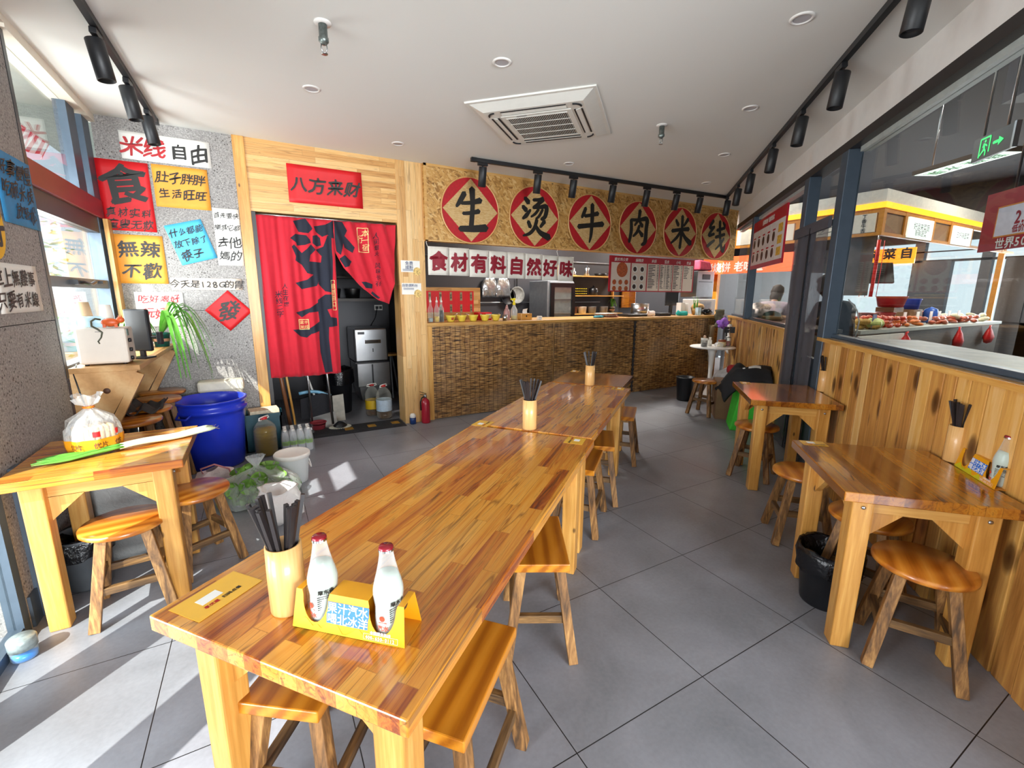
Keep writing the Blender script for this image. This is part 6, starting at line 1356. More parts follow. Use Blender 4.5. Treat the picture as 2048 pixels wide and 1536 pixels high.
t = thing('knife_rack', 'tall steel pot of the noodle cooker behind the counter', 'cooker', (5.98, 5.95, .0)); g = MB(); g.b(-.26, -.2, 0, .3, .25, 1.12); g.go('cabinet', M['steel'], t, bev=.01); g = MB(); g.lathe([(.16, 1.12), (.16, 1.36), (.15, 1.36), (.14, 1.14)], 26); g.go('pot', M['steel'], t)
# ================================================================= FAR RIGHT CORNER OF THE ROOM
PT = Vector((5.98, 4.40, 0))
t = thing('pedestal_table', 'round white pedestal table by the far panelling', 'table', PT)
g = MB(); g.lathe([(0, .725), (.30, .725), (.325, .735), (.325, .745), (.31, .752), (0, .752)], 44); g.go('tabletop', M['white'], t)
g = MB(); g.lathe([(0, 0), (.20, 0), (.20, .008), (.07, .05), (.035, .14), (.03, .35), (.045, .6), (.075, .725), (0, .725)], 32); g.go('pedestal', M['white'], t)
TZ = .753
def onpt(dx, dy): return (PT.x+dx, PT.y+dy, TZ)
t = thing('jar', 'clear jar with a white lid and dark contents on the white pedestal table', 'jar', onpt(-.20, .0)); g = MB(); g.lathe([(0, .002), (.045, .002), (.047, .1)], 22, cap=False); g.go('glass', GL, t); g = MB(); g.lathe([(0, .004), (.043, .004), (.043, .06), (0, .06)], 20); g.go('contents', P('dark_herbs', '#3b2f2c', .7, var=.4, scale=60), t); g = MB(); g.lathe([(.05, .095), (.05, .125), (0, .128)], 24); g.go('lid', M['p_white'], t)
t = thing('egg', 'pale brown egg lying on the white jar lid', 'egg', (PT.x-.20, PT.y, TZ+.1285)); g = MB(); g.ball((0, 0, .02), .021, .021, .021, 14); g.go('shell', P('eggshell', '#d9b294', .5), t)
t = thing('glass', 'empty drinking glass behind the white lidded jar', 'glass', onpt(-.10, .1)); g = MB(); g.lathe([(0, .002), (.03, .002), (.034, .12)], 18, cap=False); g.go('glass', GL, t)
t = thing('milk_bottle', 'small white bottle among the things on the pedestal table', 'bottle', onpt(-.02, .04)); g = MB(); g.lathe([(0, 0), (.03, 0), (.03, .08), (.015, .1), (.02, .13), (0, .13)], 16); g.go('bottle', M['p_white'], t)
t = thing('cake_tub', 'squat cream tub with a brown lid on the pedestal table', 'tub', onpt(.085, -.09)); g = MB(); g.lathe([(0, 0), (.055, 0), (.06, .07), (0, .07)], 22); g.go('tub', P('cream_tub', '#e0d2a8', .5), t); g = MB(); g.lathe([(.058, .068), (.05, .1), (0, .105)], 22); g.go('lid', P('brown_lid', '#8a4a2a', .5), t)
t = thing('canister', 'clear canister of red goods on the pedestal table', 'canister', onpt(.19, -.11)); g = MB(); g.lathe([(0, .002), (.04, .002), (.042, .13)], 20, cap=False); g.go('glass', GL, t); g = MB(); g.lathe([(0, .004), (.038, .004), (.038, .075), (0, .08)], 20); g.go('contents', P('red_goods', '#8f2b22', .6, var=.4, scale=60), t); g = MB(); g.lathe([(.043, .128), (.043, .14), (0, .142)], 20); g.go('lid', M['steel'], t)
t = thing('plastic_bag', 'small clear bag lying on the pedestal table', 'bag', onpt(-.03, -.13)); g = MB(); g.ball((0, 0, .03), .08, .05, .035, 16); rough(g, .02, 14); flop(g, .001); g.go('bag', PB_, t)
def hang(name, label, cat, s, n, z0, z1, w, mat, amp=.03, taper=.5, th=.02):
    t = thing(name, label, cat, RW(s, n), PHI)
    g = MB(); g.grid(12, 14, lambda u, v: ((u-.5)*w*(taper+(1-taper)*min(1, (1-v)*1.6)), amp*sin(u*13+v*2)+.5*amp*sin(v*9+u*5), z0+(z1-z0)*v-.03*abs(u-.5))); g.go('cloth', mat, t, solid=th); return t
hang('coat', 'khaki coat hanging in the corner between counter and panelling', 'clothes', 8.25, .30, .42, 1.02, .26, P('khaki_cloth', '#8a7658', .9, var=.08), .03)
hang('coat', 'dark camouflage coat hanging above the khaki coat in the corner', 'clothes', 8.3, .20, 1.0, 1.28, .3, P('camouflage_cloth', '#55503f', .9, var=.5, scale=14), .05)
hang('apron', 'white apron hanging on the panelling behind the pedestal table', 'clothes', 7.85, .10, .62, 1.06, .28, M['p_white'], .02, .3)
t = thing('bath_puff', 'purple mesh bath puff hanging by the white apron', 'bath puff', RW(8.1, .16, 1.06)); g = MB(); g.ball((0, 0, 0), .075, .075, .075, 20); rough(g, .05, 22); g.go('puff', P('purple_mesh', '#8a55b8', .7, var=.2, scale=40), t); g = MB(); g.tube([(0, 0, .06), (0, -.02, .13)], .003, 5); g.go('cord', P('purple_cord', '#6d3f98', .7), t)
t = thing('phone_holder', 'black clamp arm phone holder over the white apron', 'holder', RW(7.6, .12, 1.0), PHI); g = MB(); g.tube([(.3, .04, .0), (.0, .06, -.02), (-.25, .03, -.0)], .012, 8); g.b(-.30, .0, -.04, -.24, .06, .05); g.b(-.01, .03, -.06, .05, .09, .03); g.go('arm', M['blackpl'], t); g = MB(); g.tube([(.02, .06, -.03), (.03, .05, -.24)], .012, 8); g.go('post', M['blackpl'], t)
t = thing('carton_box', 'tall brown cardboard box on the floor behind the green bag', 'box', RW(6.06, .34), PHI); g = MB(); g.b(-.20, -.2, 0, .20, .17, .46); g.go('box', P('brown_cardboard', '#8a6a4d', .8, var=.1, scale=8), t); g = MB(); g.b(-.005, .17, 0, .02, .172, .46); g.b(-.202, -.02, 0, -.2, .0, .46); g.go('tape', P('tan_tape', '#a5876a', .4), t)
t = thing('tote_bag', 'bright green non-woven tote bag on the floor beside the cardboard box', 'bag', RW(5.55, .30), PHI)
g = MB(); g.hexa([(-.17, -.22, 0), (.2, -.22, 0), (.2, .10, 0), (-.17, .12, 0)], [(-.14, -.2, .56), (.22, -.2, .60), (.2, .03, .56), (-.12, .02, .52)]); b_ = g.go('bag', P('lime_green_fabric', '#45cf3a', .7, var=.06), t, bev=.01)
g = MB(); g.tube([(-.18, .0, .3), (-.2, .05, .2), (-.19, .02, .05)], .02, 6, flat=.3); g.go('handle', bpy.data.materials['lime_green_fabric'], t)
t = thing('jacket', 'black jacket with white stripes draped over the green bag and cardboard box', 'clothes', RW(5.72, .22), PHI)
JB = P('black_jacket', '#141519', .8, var=.2)
def jk(u, v):
    x = -.33+.72*u; y = -.20+.48*v; e = max(0, abs(x-.03)-.24)*1.3+max(0, y-.14)*1.5
    return (x+.02*sin(v*9), y+.02*sin(u*11), .62-e+.04*sin(u*7+v*3)*sin(v*6)+.02*sin(u*19+v*9)+(.06 if x < -.05 else -.03))
g = MB(); g.grid(26, 22, jk); g.go('cloth', JB, t, solid=.03)
g = MB(); g.grid(14, 3, lambda u, v: tuple(Vector(jk(.12+.55*u, .55+.05*v))+Vector((0, 0, .018)))); g.grid(8, 5, lambda u, v: tuple(Vector(jk(.06+.16*u, .2+.28*v))+Vector((0, 0, .018)))); g.go('white_stripe', P('white_stripe_cloth', '#d8d6d2', .8), t)
t = thing('bag', 'white and red bag of clothes behind the black jacket', 'bag', RW(6.45, .30)); g = MB(); g.ball((0, 0, .3), .22, .2, .28, 20); rough(g, .07, 7, 2); flop(g, .001); g.go('bag', P('grey_white_cloth', '#a9a8a8', .8, var=.35, scale=7), t); g = MB(); g.ball((-.06, -.1, .56), .09, .08, .06, 14); rough(g, .03, 14); g.go('red_cloth', P('red_cloth', '#a01f22', .8), t)
# mesh curtain and menu board on the partition
t = thing('mesh_curtain', 'dark grey two panel mesh curtain over the partition door', 'curtain', RW(0, 0), PHI)
def mm(name, col, op):
    m, tt_, b, o = newmat(name); b.inputs['Base Color'].default_value = (*C_(col), 1); b.inputs['Roughness'].default_value = .7
    nz = nn(tt_, 'ShaderNodeTexNoise', {'Vector': nn(tt_, 'ShaderNodeTexCoord').outputs['Object'], 'Scale': 4.})
    tr = nn(tt_, 'ShaderNodeBsdfTransparent'); mx = nn(tt_, 'ShaderNodeMixShader', {0: ramp(tt_, nz.outputs[0], [(.3, op-.04), (.7, op+.04)]), 1: tr.outputs[0], 2: b.outputs[0]}); tt_.links.new(mx.outputs[0], o.inputs[0]); return m
MESH = mm('grey_fly_mesh', '#58565d', .70)
for a, b_, nm in ((4.36, 4.78, 'near'), (4.78, 5.24, 'far')):
    g = MB(); g.grid(14, 10, lambda u, v: (a+(b_-a)*u, .03+.005*sin(u*12+v*1.5)+.012*(1-v)*sin(u*5), .03+2.09*v)); g.go('mesh_panel', MESH, t)
g = MB(); g.bar((4.78, .045, .04), (4.78, .045, 2.1), .014, .006); g.go('magnet_strip', M['blackpl'], t)
g = MB(); g.b(4.36, .02, 2.05, 5.24, .045, 2.14); g.go('top_hem', P('grey_hem', '#4a484f', .7), t)
t = thing('menu_board', 'red framed menu board with dish photos fixed on the partition glass', 'menu', RW(5.56, .035, 1.855), PHI)
g = MB(); g.b(0, 0, 0, 1.5, .02, .61); g.go('panel', bpy.data.materials['red_menu_print'], t)
g = MB(); g.b(.0, .0205, .05, 1.46, .022, .48); g.go('white_field', P('pale_menu_field', '#d8d0cc', .35), t)
g = MB()
for r in range(2):
    for c in range(5): g.lathe([(0, 0), (.055, 0), (.055, .001)], 14, Tr(.42+.235*c, .0225, .14+.18*r) @ Rx(-pi/2), False)
g.go('dish_pictures', P('dark_dish_photo', '#4a2a20', .4, var=.6, scale=50), t)
g = MB()
for r in range(3): g.b(.07, .0225, .09+.125*r, .24, .0235, .18+.125*r)
g.go('rice_pictures', P('yellow_dish_photo', '#d9a940', .4, var=.4, scale=40), t)
T_ = TX().line('招牌烧饼 现烤现卖', -.73, .545, .065, Rx(pi/2) @ Tr(0, 0, -.0) if False else Tr(0, .0225, 0) @ Rz(pi) @ WX, .012, .5); T_.go('heading', M['txtwhite'], t)
g = MB()
for r in range(2):
    for c in range(5): g.b(.36+.235*c, .0225, .205+.18*r, .47+.235*c, .0235, .222+.18*r)
g.go('red_captions', M['inkred'], t)
t = thing('cloth_bundle', 'pale floral cloth bundle on the ledge behind the far glass', 'cloth', RW(7.75, -.26, 1.173)); g = MB(); g.ball((0, 0, .09), .24, .15, .12, 22); rough(g, .07, 8, 6); flop(g, .001); g.go('cloth', P('floral_cloth', '#c9b6ae', .8, var=.4, scale=26), t)
t = thing('cap', 'dark green cap on the ledge behind the far glass', 'cap', RW(6.95, -.26, 1.173)); g = MB(); g.lathe([(.13, 0), (.13, .03), (.10, .10), (.03, .13), (0, .132)], 22); g.go('crown', P('dark_green_cloth', '#15241d', .8), t); g = MB(); g.grid(6, 4, lambda u, v: (.12+.09*v-.04*(u-.5)**2, (u-.5)*.2, .012)); g.go('peak', bpy.data.materials['dark_green_cloth'], t, solid=.006)
# ================================================================= PEOPLE BEYOND THE GLASS
def skin_body(name, verts, edges, radii, mat, parent, root=0, sub=2):
    me = bpy.data.meshes.new(name); me.from_pydata(verts, edges, []); o = link(name, me, mat, parent)
    k = o.modifiers.new('skin', 'SKIN'); sv = me.skin_vertices[0].data if me.skin_vertices else None
    if sv is None:
        bpy.context.view_layer.objects.active = o; bpy.ops.mesh.customdata_skin_add(); sv = me.skin_vertices[0].data
    for i, r in enumerate(radii): sv[i].radius = (r, r) if not isinstance(r, tuple) else r; sv[i].use_root = i == root
    k2 = o.modifiers.new('smooth', 'SUBSURF'); k2.levels = sub; k2.render_levels = sub
    return o
SKIN = P('skin', '#c58f74', .5, var=.05)
def person(label, loc, rz, lean, top, pants, hair, seat=True, H=1.64, cap=None):
    # faces local +y; lean = forward bend of the torso
    t = thing('person', label, 'person', loc, rz)
    hip = .47 if seat else .86
    def up(d, x=0, off=0): return (x, sin(lean)*d+off, hip+cos(lean)*d)
    nk = .50; hd = .72
    V = [(0, 0, hip), up(.22), up(.40), up(nk), up(hd-.06, 0, .02), up(hd+.03, 0, .03)]
    E = [(0, 1), (1, 2), (2, 3), (3, 4), (4, 5)]; R = [(.15, .11), (.145, .105), (.16, .105), .055, .085, .08]
    for s in (-1, 1):
        b = len(V); sh = up(.43, s*.17)
        V += [sh, (s*.25, sh[1]+.06, sh[2]-.26), (s*.16, sh[1]+.28, sh[2]-.32), (s*.14, sh[1]+.36, sh[2]-.30)]; R += [.062, .05, .04, .03]
        E += [(2, b), (b, b+1), (b+1, b+2), (b+2, b+3)]
        b = len(V)
        if seat: V += [(s*.10, .05, hip-.01), (s*.12, .42, hip+.0), (s*.12, .44, .08), (s*.12, .56, .045)]
        else: V += [(s*.095, 0, hip-.06), (s*.10, .02, hip-.44), (s*.10, 0, .08), (s*.11, .13, .04)]
        R += [.10, .066, .045, .035]; E += [(0, b), (b, b+1), (b+1, b+2), (b+2, b+3)]
    body = skin_body('body', V, E, R, SKIN, t)
    # clothing follows the body
    cv = V[:4]; ce = [(0, 1), (1, 2), (2, 3)]; cr = [(.17, .13), (.165, .125), (.18, .125), .07]
    cv = [V[0], V[1], up(.41), up(.50, 0, .0)]; cr = [(.17, .13), (.175, .135), (.215, .145), .088]
    for s, b in ((-1, 6), (1, 14)):
        k = len(cv); cv += [V[b], V[b+1], V[b+2]]; cr += [.098, .072, .056]; ce += [(2, k), (k, k+1), (k+1, k+2)]
    skin_body('jacket', cv, ce, cr, top, t)
    pv = [V[0]]; pe = []; pr = [(.16, .12)]
    for s, b in ((-1, 10), (1, 18)):
        k = len(pv); pv += [V[b], V[b+1], V[b+2]]; pr += [.112, .078, .058]; pe += [(0, k), (k, k+1), (k+1, k+2)]
    skin_body('trousers', pv, pe, pr, pants, t)
    hc = Vector(up(hd, 0, .025))
    g = MB(); g.ball((0, 0, 0), .098, .112, .125, 22, Tr(*hc) @ Rx(-lean*.8)); 
    for v in g.v:
        d = v-hc
        if d.y > .03 and d.z < .04: v.y -= .05*min(1, (d.y-.03)*20)
    g.ball((0, -.035, -.10), .095, .07, .13, 18, Tr(*hc) @ Rx(-lean*.8)); rough(g, .012, 20); g.go('hair', hair, t)
    g = MB(); Q = Tr(*hc) @ Rx(-lean*.8); g.ball((0, .105, -.015), .014, .022, .02, 10, Q); g.go('nose', SKIN, t)
    g = MB(); g.ball((-.034, .093, .012), .012, .008, .007, 10, Q); g.ball((.034, .093, .012), .012, .008, .007, 10, Q); g.go('eye', M['ink'], t)
    g = MB(); g.ball((0, .093, -.055), .024, .008, .007, 10, Q); g.go('mouth', P('lips', '#a3564c', .5) if 'lips' not in bpy.data.materials else bpy.data.materials['lips'], t)
    for s in (-1, 1):
        g = MB(); g.ball((s*.085, .0, -.01), .012, .022, .03, 10, Q); g.go('ear', SKIN, t)
    for s, b in ((-1, 6), (1, 14)):
        w = Vector(V[b+3]); g = MB(); g.ball(tuple(w+Vector((0, .035, -.005))), .038, .05, .017, 12)
        for f in range(4): x = (f-1.5)*.019; g.tube([w+Vector((x, .07, 0)), w+Vector((x*1.1, .105+.008*(f in (1, 2)), -.006)), w+Vector((x*1.1, .128+.012*(f in (1, 2)), -.022))], [.009, .008, .006], 8)
        g.tube([w+Vector((-s*.03, .02, 0)), w+Vector((-s*.058, .05, -.006)), w+Vector((-s*.06, .078, -.016))], [.011, .009, .007], 8); g.go('hand', SKIN, t)
    if cap:
        g = MB(); g.ball((0, 0, .02), .112, .125, .115, 20, Q)
        for v in g.v:
            if (v-hc).z < .0: v.z = hc.z+.0
        g.go('hood', cap, t)
    return t
LAV = P('lavender_coat', '#a897a3', .85, var=.06); BRN = P('brown_hair', '#463a33', .7, var=.25, scale=60)
NAVY = P('navy_trousers', '#20242f', .8); BLK = P('black_coat', '#121317', .75, var=.15)
person('person in a lavender coat bent forward beyond the far glass, back turned', RW(8.9, -.68, 0), PHI-pi/2-.5, .5, LAV, NAVY, BRN, False).scale = (1.06,)*3
p2 = person('person in a black jacket with a pale cord beyond the near glass', RW(6.35, -.92, 0), PHI-pi/2+.5, .42, BLK, NAVY, P('black_hair', '#17130f', .6), False); p2.scale = (1.08,)*3
g = MB(); g.tube([(.10, .10, 1.36), (.15, .02, 1.24), (.12, -.05, 1.12), (.05, -.10, 1.0), (.0, -.13, .93)], .007, 6); g.go('cord', M['p_white'], p2)
# ================================================================= MARKET HALL
g = MB(); A_, B_ = RW(-.5, -.18), RW(12.4, -.18)
g.prism([(A_.x, A_.y), (16.2, -2.6), (16.2, 12), (B_.x, 12), (B_.x, B_.y)], 4.3, 4.4); struct('ceiling', g, P('dark_market_ceiling', '#332f33', .8, var=.1, scale=2), label='dark ceiling of the market hall beyond the glass')
g = MB()
for y0, y1 in ((-2.6, 1.2), (3.25, 3.45), (4.15, 4.35), (5.5, 5.72), (7.4, 12)): g.b(16, y0, 0, 16.2, y1, 4.3)
g.b(16, 1.2, 0, 16.2, 7.4, .9); g.b(15.97, 4.9, .9, 16.2, 5.5, 2.45); g.b(15.97, 3.45, .9, 16.2, 3.9, 2.45); struct('wall_market', g, P('grey_market_wall', '#4c4f56', .6, var=.05))
g = MB(); g.b(15.98, -2.6, 2.95, 16.2, 12, 4.3); struct('wall_market', g, P('dark_brown_wall', '#2b2727', .7, var=.1))
g = MB(); g.b(16.0, 1.2, 2.42, 16.06, 7.4, 2.48); g.b(16.0, 1.2, 2.68, 16.05, 7.4, 2.71); struct('window_4', g, M['blackpl'])
g = MB(); g.b(16.08, 1.2, .9, 16.09, 7.4, 2.95); struct('glass_pane', g, M['glass'], parent=bpy.data.objects['window_4'])
g = MB(); g.b(8.6, 12, 0, 16.2, 12.2, 4.3); g.b(9.3, 7.6, 0, 16, 7.7, 2.2); struct('wall_market', g, bpy.data.materials['grey_market_wall'])
# unseen lamps added under the ceiling to brighten the hall
for x, y, e in ((8.0, 1.9, 36), (11.5, 2.3, 60), (11, 6, 70), (8.2, 6.4, 50), (14, 4.5, 36)):
    l = bpy.data.lights.new('hall_fill', 'AREA'); l.shape = 'DISK'; l.size = .5; l.energy = e; l.color = (1, .93, .82)
    o = bpy.data.objects.new('hall_fill', l); COL.objects.link(o); o.location = (x, y, 4.2)
l = bpy.data.lights.new('kitchen_fill', 'AREA'); l.size = .6; l.energy = 34; l.color = (1, .95, .88); o = bpy.data.objects.new('kitchen_fill', l); COL.objects.link(o); o.location = (4.4, 6.1, 2.86)  # two unseen lamps added to brighten the kitchen
l = bpy.data.lights.new('kitchen_fill', 'AREA'); l.size = .5; l.energy = 26; l.color = (1, .95, .88); o = bpy.data.objects.new('kitchen_fill', l); COL.objects.link(o); o.location = (7.2, 6.2, 2.86)
# stall canopy
SX, SY = 9.05, 3.72
AMB = P('amber_wood', '#b5761f', .5, var=.12); AMBL = P('amber_light_strip', '#ffb52a', .4, emit='#ffb020', es=.6)
t = thing('stall_canopy', 'amber framed market stall canopy with a glowing yellow strip, beyond the glass', 'canopy', (SX, SY, 0))
g = MB(); g.b(0, 0, 3.02, 6.6, .18, 3.22); g.b(0, .18, 3.02, .18, 6.2, 3.22); g.go('fascia', P('white_grey_fascia', '#c9c5bd', .6), t)
g = MB(); g.b(-.02, -.02, 2.93, 6.6, .02, 3.02); g.b(-.02, .02, 2.93, .02, 6.2, 3.02); g.go('light_strip', AMBL, t)
g = MB(); g.b(0, 0, 2.86, 6.6, .06, 2.93); g.b(0, 0, 2.50, 6.6, .06, 2.55); g.b(.0, .06, 2.86, .06, 6.2, 2.93); g.b(.0, .06, 2.50, .06, 6.2, 2.55)
for x in (-.004, .78, 1.93, 2.73, 3.8, 4.8, 5.8): g.b(x, -.004, 2.502, x+.09, .075, 2.928)
for y in (1.3, 2.6, 3.9, 5.2): g.b(-.004, y, 2.502, .075, y+.09, 2.928)
g.b(0, 0, 0, .09, .09, 2.5) if False else None
g.go('frame', AMB, t)
g = MB(); g.b(.09, .02, 2.55, .78, .04, 2.86); g.b(2.02, .02, 2.55, 2.73, .04, 2.86); g.go('wood_panel', P('brown_panel', '#7d5a34', .5), t)
LBX = P('lit_sign_panel', '#eef6f2', .4, emit='#e8fff6', es=.3)
g = MB(); g.b(.90, -.02, 2.52, 1.90, .03, 2.86); g.b(2.84, -.02, 2.52, 3.78, .03, 2.86); g.go('lit_panel', LBX, t)
T_ = TX().line('好运来菜蔬', 1.42, 2.72, .13, Tr(0, -.022, 0) @ WX, .0); T_.line('新鲜蔬菜', 1.42, 2.61, .12, Tr(0, -.022, 0) @ WX, .0); T_.line('三好味面菜', 3.32, 2.70, .13, Tr(0, -.022, 0) @ WX, .0); T_.go('panel_lettering', M['ink'], t)
g = MB(); g.b(.0, .10, 2.56, .04, 1.3, 2.86); g.b(.0, 1.42, 2.56, .04, 2.6, 2.86); g.go('pale_panel', P('pale_panel', '#cfc8bb', .6, var=.05), t)
T_ = TX()
for k, c in enumerate('丁香牛舌'): T_.line(c, -.27, 2.82-.075*k, .075, Tr(-.003, 0, 0) @ Rz(-pi/2) @ WX, .02)
T_.go('panel_characters', M['ink'], t)
T_ = TX(); T_.stroke([(-.95, 2.62, .01), (-.8, 2.72, .02), (-.65, 2.66, .01), (-.6, 2.6, .01)], .01, Tr(-.003, 0, 0) @ Rz(-pi/2) @ WX); T_.stroke([(-.98, 2.60, .008), (-.75, 2.64, .012), (-.55, 2.70, .006)], .01, Tr(-.003, 0, 0) @ Rz(-pi/2) @ WX); T_.go('panel_sketch', P('grey_sketch', '#77736c', .6), t)
g = MB(); g.b(.0, 1.35, 1.98, .05, 4.2, 2.34); g.go('coral_sign', P('coral_lit_sign', '#ff6a3c', .4, emit='#ff5a30', es=.45), t)
T_ = TX().line('现烤烧饼 老味道', -2.75, 2.12, .22, Tr(-.004, 0, 0) @ Rz(-pi/2) @ WX, .03); T_.go('coral_lettering', M['txtwhite'], t)
g = MB(); g.b(.3, 3.2, 0, .4, 3.3, 3.0); g.b(6.4, .1, 0, 6.5, .2, 3.0); g.b(.02, 6.1, 0, .1, 6.18, 3.0); g.go('post', AMB, t)
g = MB(); g.b(.0, 1.32, .9, .03, 1.36, 2.5); g.go('curtain_edge', M['blackpl'], t)
t = thing('roll_curtain', 'dark printed roll curtain hanging under the stall canopy', 'curtain', (SX+.1, SY+.10, 1.52)); g = MB(); g.grid(10, 6, lambda u, v: (.02*sin(u*9), .72*u, .98*v)); g.go('cloth', P('dark_printed_cloth', '#4a4544', .7, var=.35, scale=5), t)
# counter with produce
t = thing('produce_counter', 'grey market counter heaped with produce beyond the glass', 'counter', (8.0, 3.35, 0))
g = MB(); g.b(0, .03, 0, 6.3, .9, .93); g.go('body', P('grey_brown_counter', '#5b544d', .6, var=.1), t)
g = MB(); g.b(0, 0, .93, 6.3, 1.1, .985); g.go('worktop', P('pale_grey_top', '#9fa39a', .4), t)
g = MB(); g.b(-.05, -.01, .72, 1.5, .02, .90); g.go('white_strip', M['p_white'], t)
ptx = TX(); g = MB()
PZ = .986
random.seed(33)
def pile(kind, label, cat, x0, x1, n, mat, sz, el=1., layers=2, y0=3.42, y1=3.95):
    g = MB(); g.ball((0, 0, 0), sz*el, sz, sz*.8, 10); me = g.mesh(kind); me.materials.append(mat)
    for k in range(n):
        o = bpy.data.objects.new(kind, me); COL.objects.link(o); l = k % layers
        o.location = (random.uniform(x0, x1), random.uniform(y0, y1), PZ+sz*.8+l*sz*1.3); o.rotation_euler = (0, random.uniform(-.3, .3), random.uniform(-.6, .6)); tag(o, label, cat, kind.replace('_', ' ')+' heaped on the market counter')
pile('chili_pepper', 'red chili pepper in the dark red heap on the market counter', 'pepper', 9.0, 9.75, 42, P('chili_red', '#b3381f', .35, var=.4, scale=9), .045, 1.5, 3)
pile('carrot', 'orange carrot in the heap on the market counter', 'carrot', 9.85, 10.5, 24, P('carrot_orange', '#c9661f', .5, var=.15), .04, 3., 3)
pile('cabbage', 'pale green cabbage at the left end of the market counter', 'cabbage', 8.3, 8.9, 7, P('pale_green_leaf', '#b9c877', .5, var=.25), .11, 1., 1)
pile('potato', 'yellow potato in the heap at the near end of the market counter', 'potato', 8.2, 8.7, 12, P('potato_skin', '#b08a3c', .6, var=.3), .06, 1.3, 2, 3.38, 3.6)
pile('sausage', 'reddish sausage in the long row on the market counter', 'sausage', 10.9, 13.6, 40, P('sausage_pink', '#b0553c', .4, var=.4, scale=6), .05, 2.4, 2)
pile('white_radish', 'white radish in the row near the end of the market counter', 'radish', 12.3, 14.2, 14, P('radish_white', '#cfc6a8', .5, var=.15), .06, 2.2, 2, 3.5, 3.9)
for k, (x, c) in enumerate(((8.55, '#5a6a9c'), (10.35, '#d9d6d2'), (10.9, '#e4e0da'), (11.5, '#e6dcd8'), (11.9, '#e3e3e3'), (12.4, '#d6d2d0'), (12.9, '#d2cfd6'))):
    t = thing('price_card', ('blue', 'first white', 'second white', 'third white', 'fourth white', 'fifth white', 'last white')[k]+' price card standing in the produce on the market counter', 'price card', (x, 3.42 if k == 0 else 3.68, PZ)); g = MB(); g.b(-.06, -.005, .02, .06, .005, .24); g.go('card', P('price_card_'+'abcdefg'[k], c, .5, var=.1), t); g = MB(); g.b(-.05, -.04, 0, .05, .04, .02); g.go('foot', M['blackpl'], t)
for k, (x, z, r, c, l) in enumerate(((10.1, .99, .17, '#6d3038', 'dark red tub'), (10.95, 1.3, .25, '#b3202a', 'wide red basin'), (10.8, .99, .16, '#a51c28', 'stacked red tub'), (11.85, 1.25, .17, '#2448c4', 'blue basin'), (12.5, .99, .15, '#c9562f', 'orange crate tub'), (12.2, .99, .14, '#c24a2c', 'orange round tub'))):
    small('tub', l+' behind the produce on the market counter', 'tub', (x, 4.15, z if z < 1 else z), [(0, 0), (r*.8, 0), (r, .20), (r*1.06, .21), (r*.98, .21), (r*.77, .01), (0, .01)], P('tub_colour_'+'abcdef'[k], c, .4))
t = thing('tub_stand', 'brown crates under the basins behind the produce', 'crate', (10.95, 4.15, PZ)); g = MB(); g.b(-.22, -.15, .22, .2, .15, .31); g.b(.7, -.15, 0, 1.1, .15, .26); g.go('crate', P('brown_crate', '#6a4a2c', .6), t)
t = thing('helmet', 'blue round jar lid among the price cards on the market counter', 'jar', (12.0, 3.85, PZ)); g = MB(); g.lathe([(.12, 0), (.12, .2), (.1, .27), (0, .32)], 20); g.go('jar', P('blue_jar', '#2a55a8', .4), t)
for k, x in enumerate((9.45, 11.75, 13.4)):
    t = thing('net_bag', ('left', 'middle', 'right')[k]+' one of three red net bags hanging on the front of the market counter', 'bag', (x, 3.29, .93)); g = MB(); g.lathe([(0, -.40), (.13, -.36), (.17, -.25), (.10, -.12), (.025, -.04), (.04, 0)], 18, sy=.45); rough(g, .02, 9, k); g.go('bag', P('red_net', '#c4161c', .5, var=.2) if k == 0 else bpy.data.materials['red_net'], t)
t = thing('monitor', 'dark tilted monitor hanging inside the market stall', 'monitor', (10.75, 4.4, 1.95), -.7); g = MB(); g.b(-.30, -.03, -.20, .30, .03, .22, Rx(-.35)); g.go('screen', M['blackpl'], t, bev=.01); g = MB(); g.tube([(0, .05, .1), (0, .1, .9)], .015, 8); g.go('mount', M['steel'], t)
for k in range(4):
    t = thing('red_cord', ('first', 'second', 'third', 'fourth')[k]+' red cord hanging from the stall canopy', 'cord', (9.75+.22*k, 4.2, 1.5)); g = MB(); g.tube([(0, 0, 0), (.02, 0, .5), (0, 0, 1.04)], .006 if k != 2 else .03, 6); g.go('cord', M['p_red'], t)
# signs
t = thing('price_banner', 'hanging red market banner with prices beyond the near glass', 'banner', RW(4.33, -1.05, 1.84), PHI)
g = MB(); g.b(-1.1, 0, 0, .15, .02, .42); g.go('board', P('banner_red', '#a8172c', .4), t)
g = MB(); g.b(-1.0, .0205, .10, .0, .023, .30); g.go('white_field', P('banner_white', '#e6dfe8', .4), t)
g = MB(); g.b(-1.0, .0205, .09, .01, .0225, .10); g.b(-1.0, .0205, .30, .01, .0225, .31); g.b(0, .0205, .09, .01, .0225, .31); g.go('orange_border', P('banner_orange', '#e08a2c', .4), t)
BQ = Tr(0, .0245, 0) @ Rz(pi) @ WX
TX().line('2.0-4.0', .40, .215, .12, BQ, .03, sx=.85).go('price_lettering', P('banner_crimson', '#a3122e', .4), t)
TX().line('低价直销 欢迎选购', .40, .135, .055, BQ, .03).go('small_lettering', bpy.data.materials['banner_crimson'], t)
TX().line('世界500强', .26, .045, .082, BQ, .02, anchor='c', sx=1.15).go('white_lettering', M['txtwhite'], t)
g = MB(); g.tube([(-.1, .01, .42), (-.1, .01, 2.46)], .008, 6); g.tube([(-.9, .01, .42), (-.9, .01, 2.46)], .008, 6); g.go('hanger', M['steel'], t)
t = thing('exit_sign', 'black hanging exit sign with a glowing green running figure and arrow', 'exit sign', RW(4.57, -.95, 2.52), PHI)
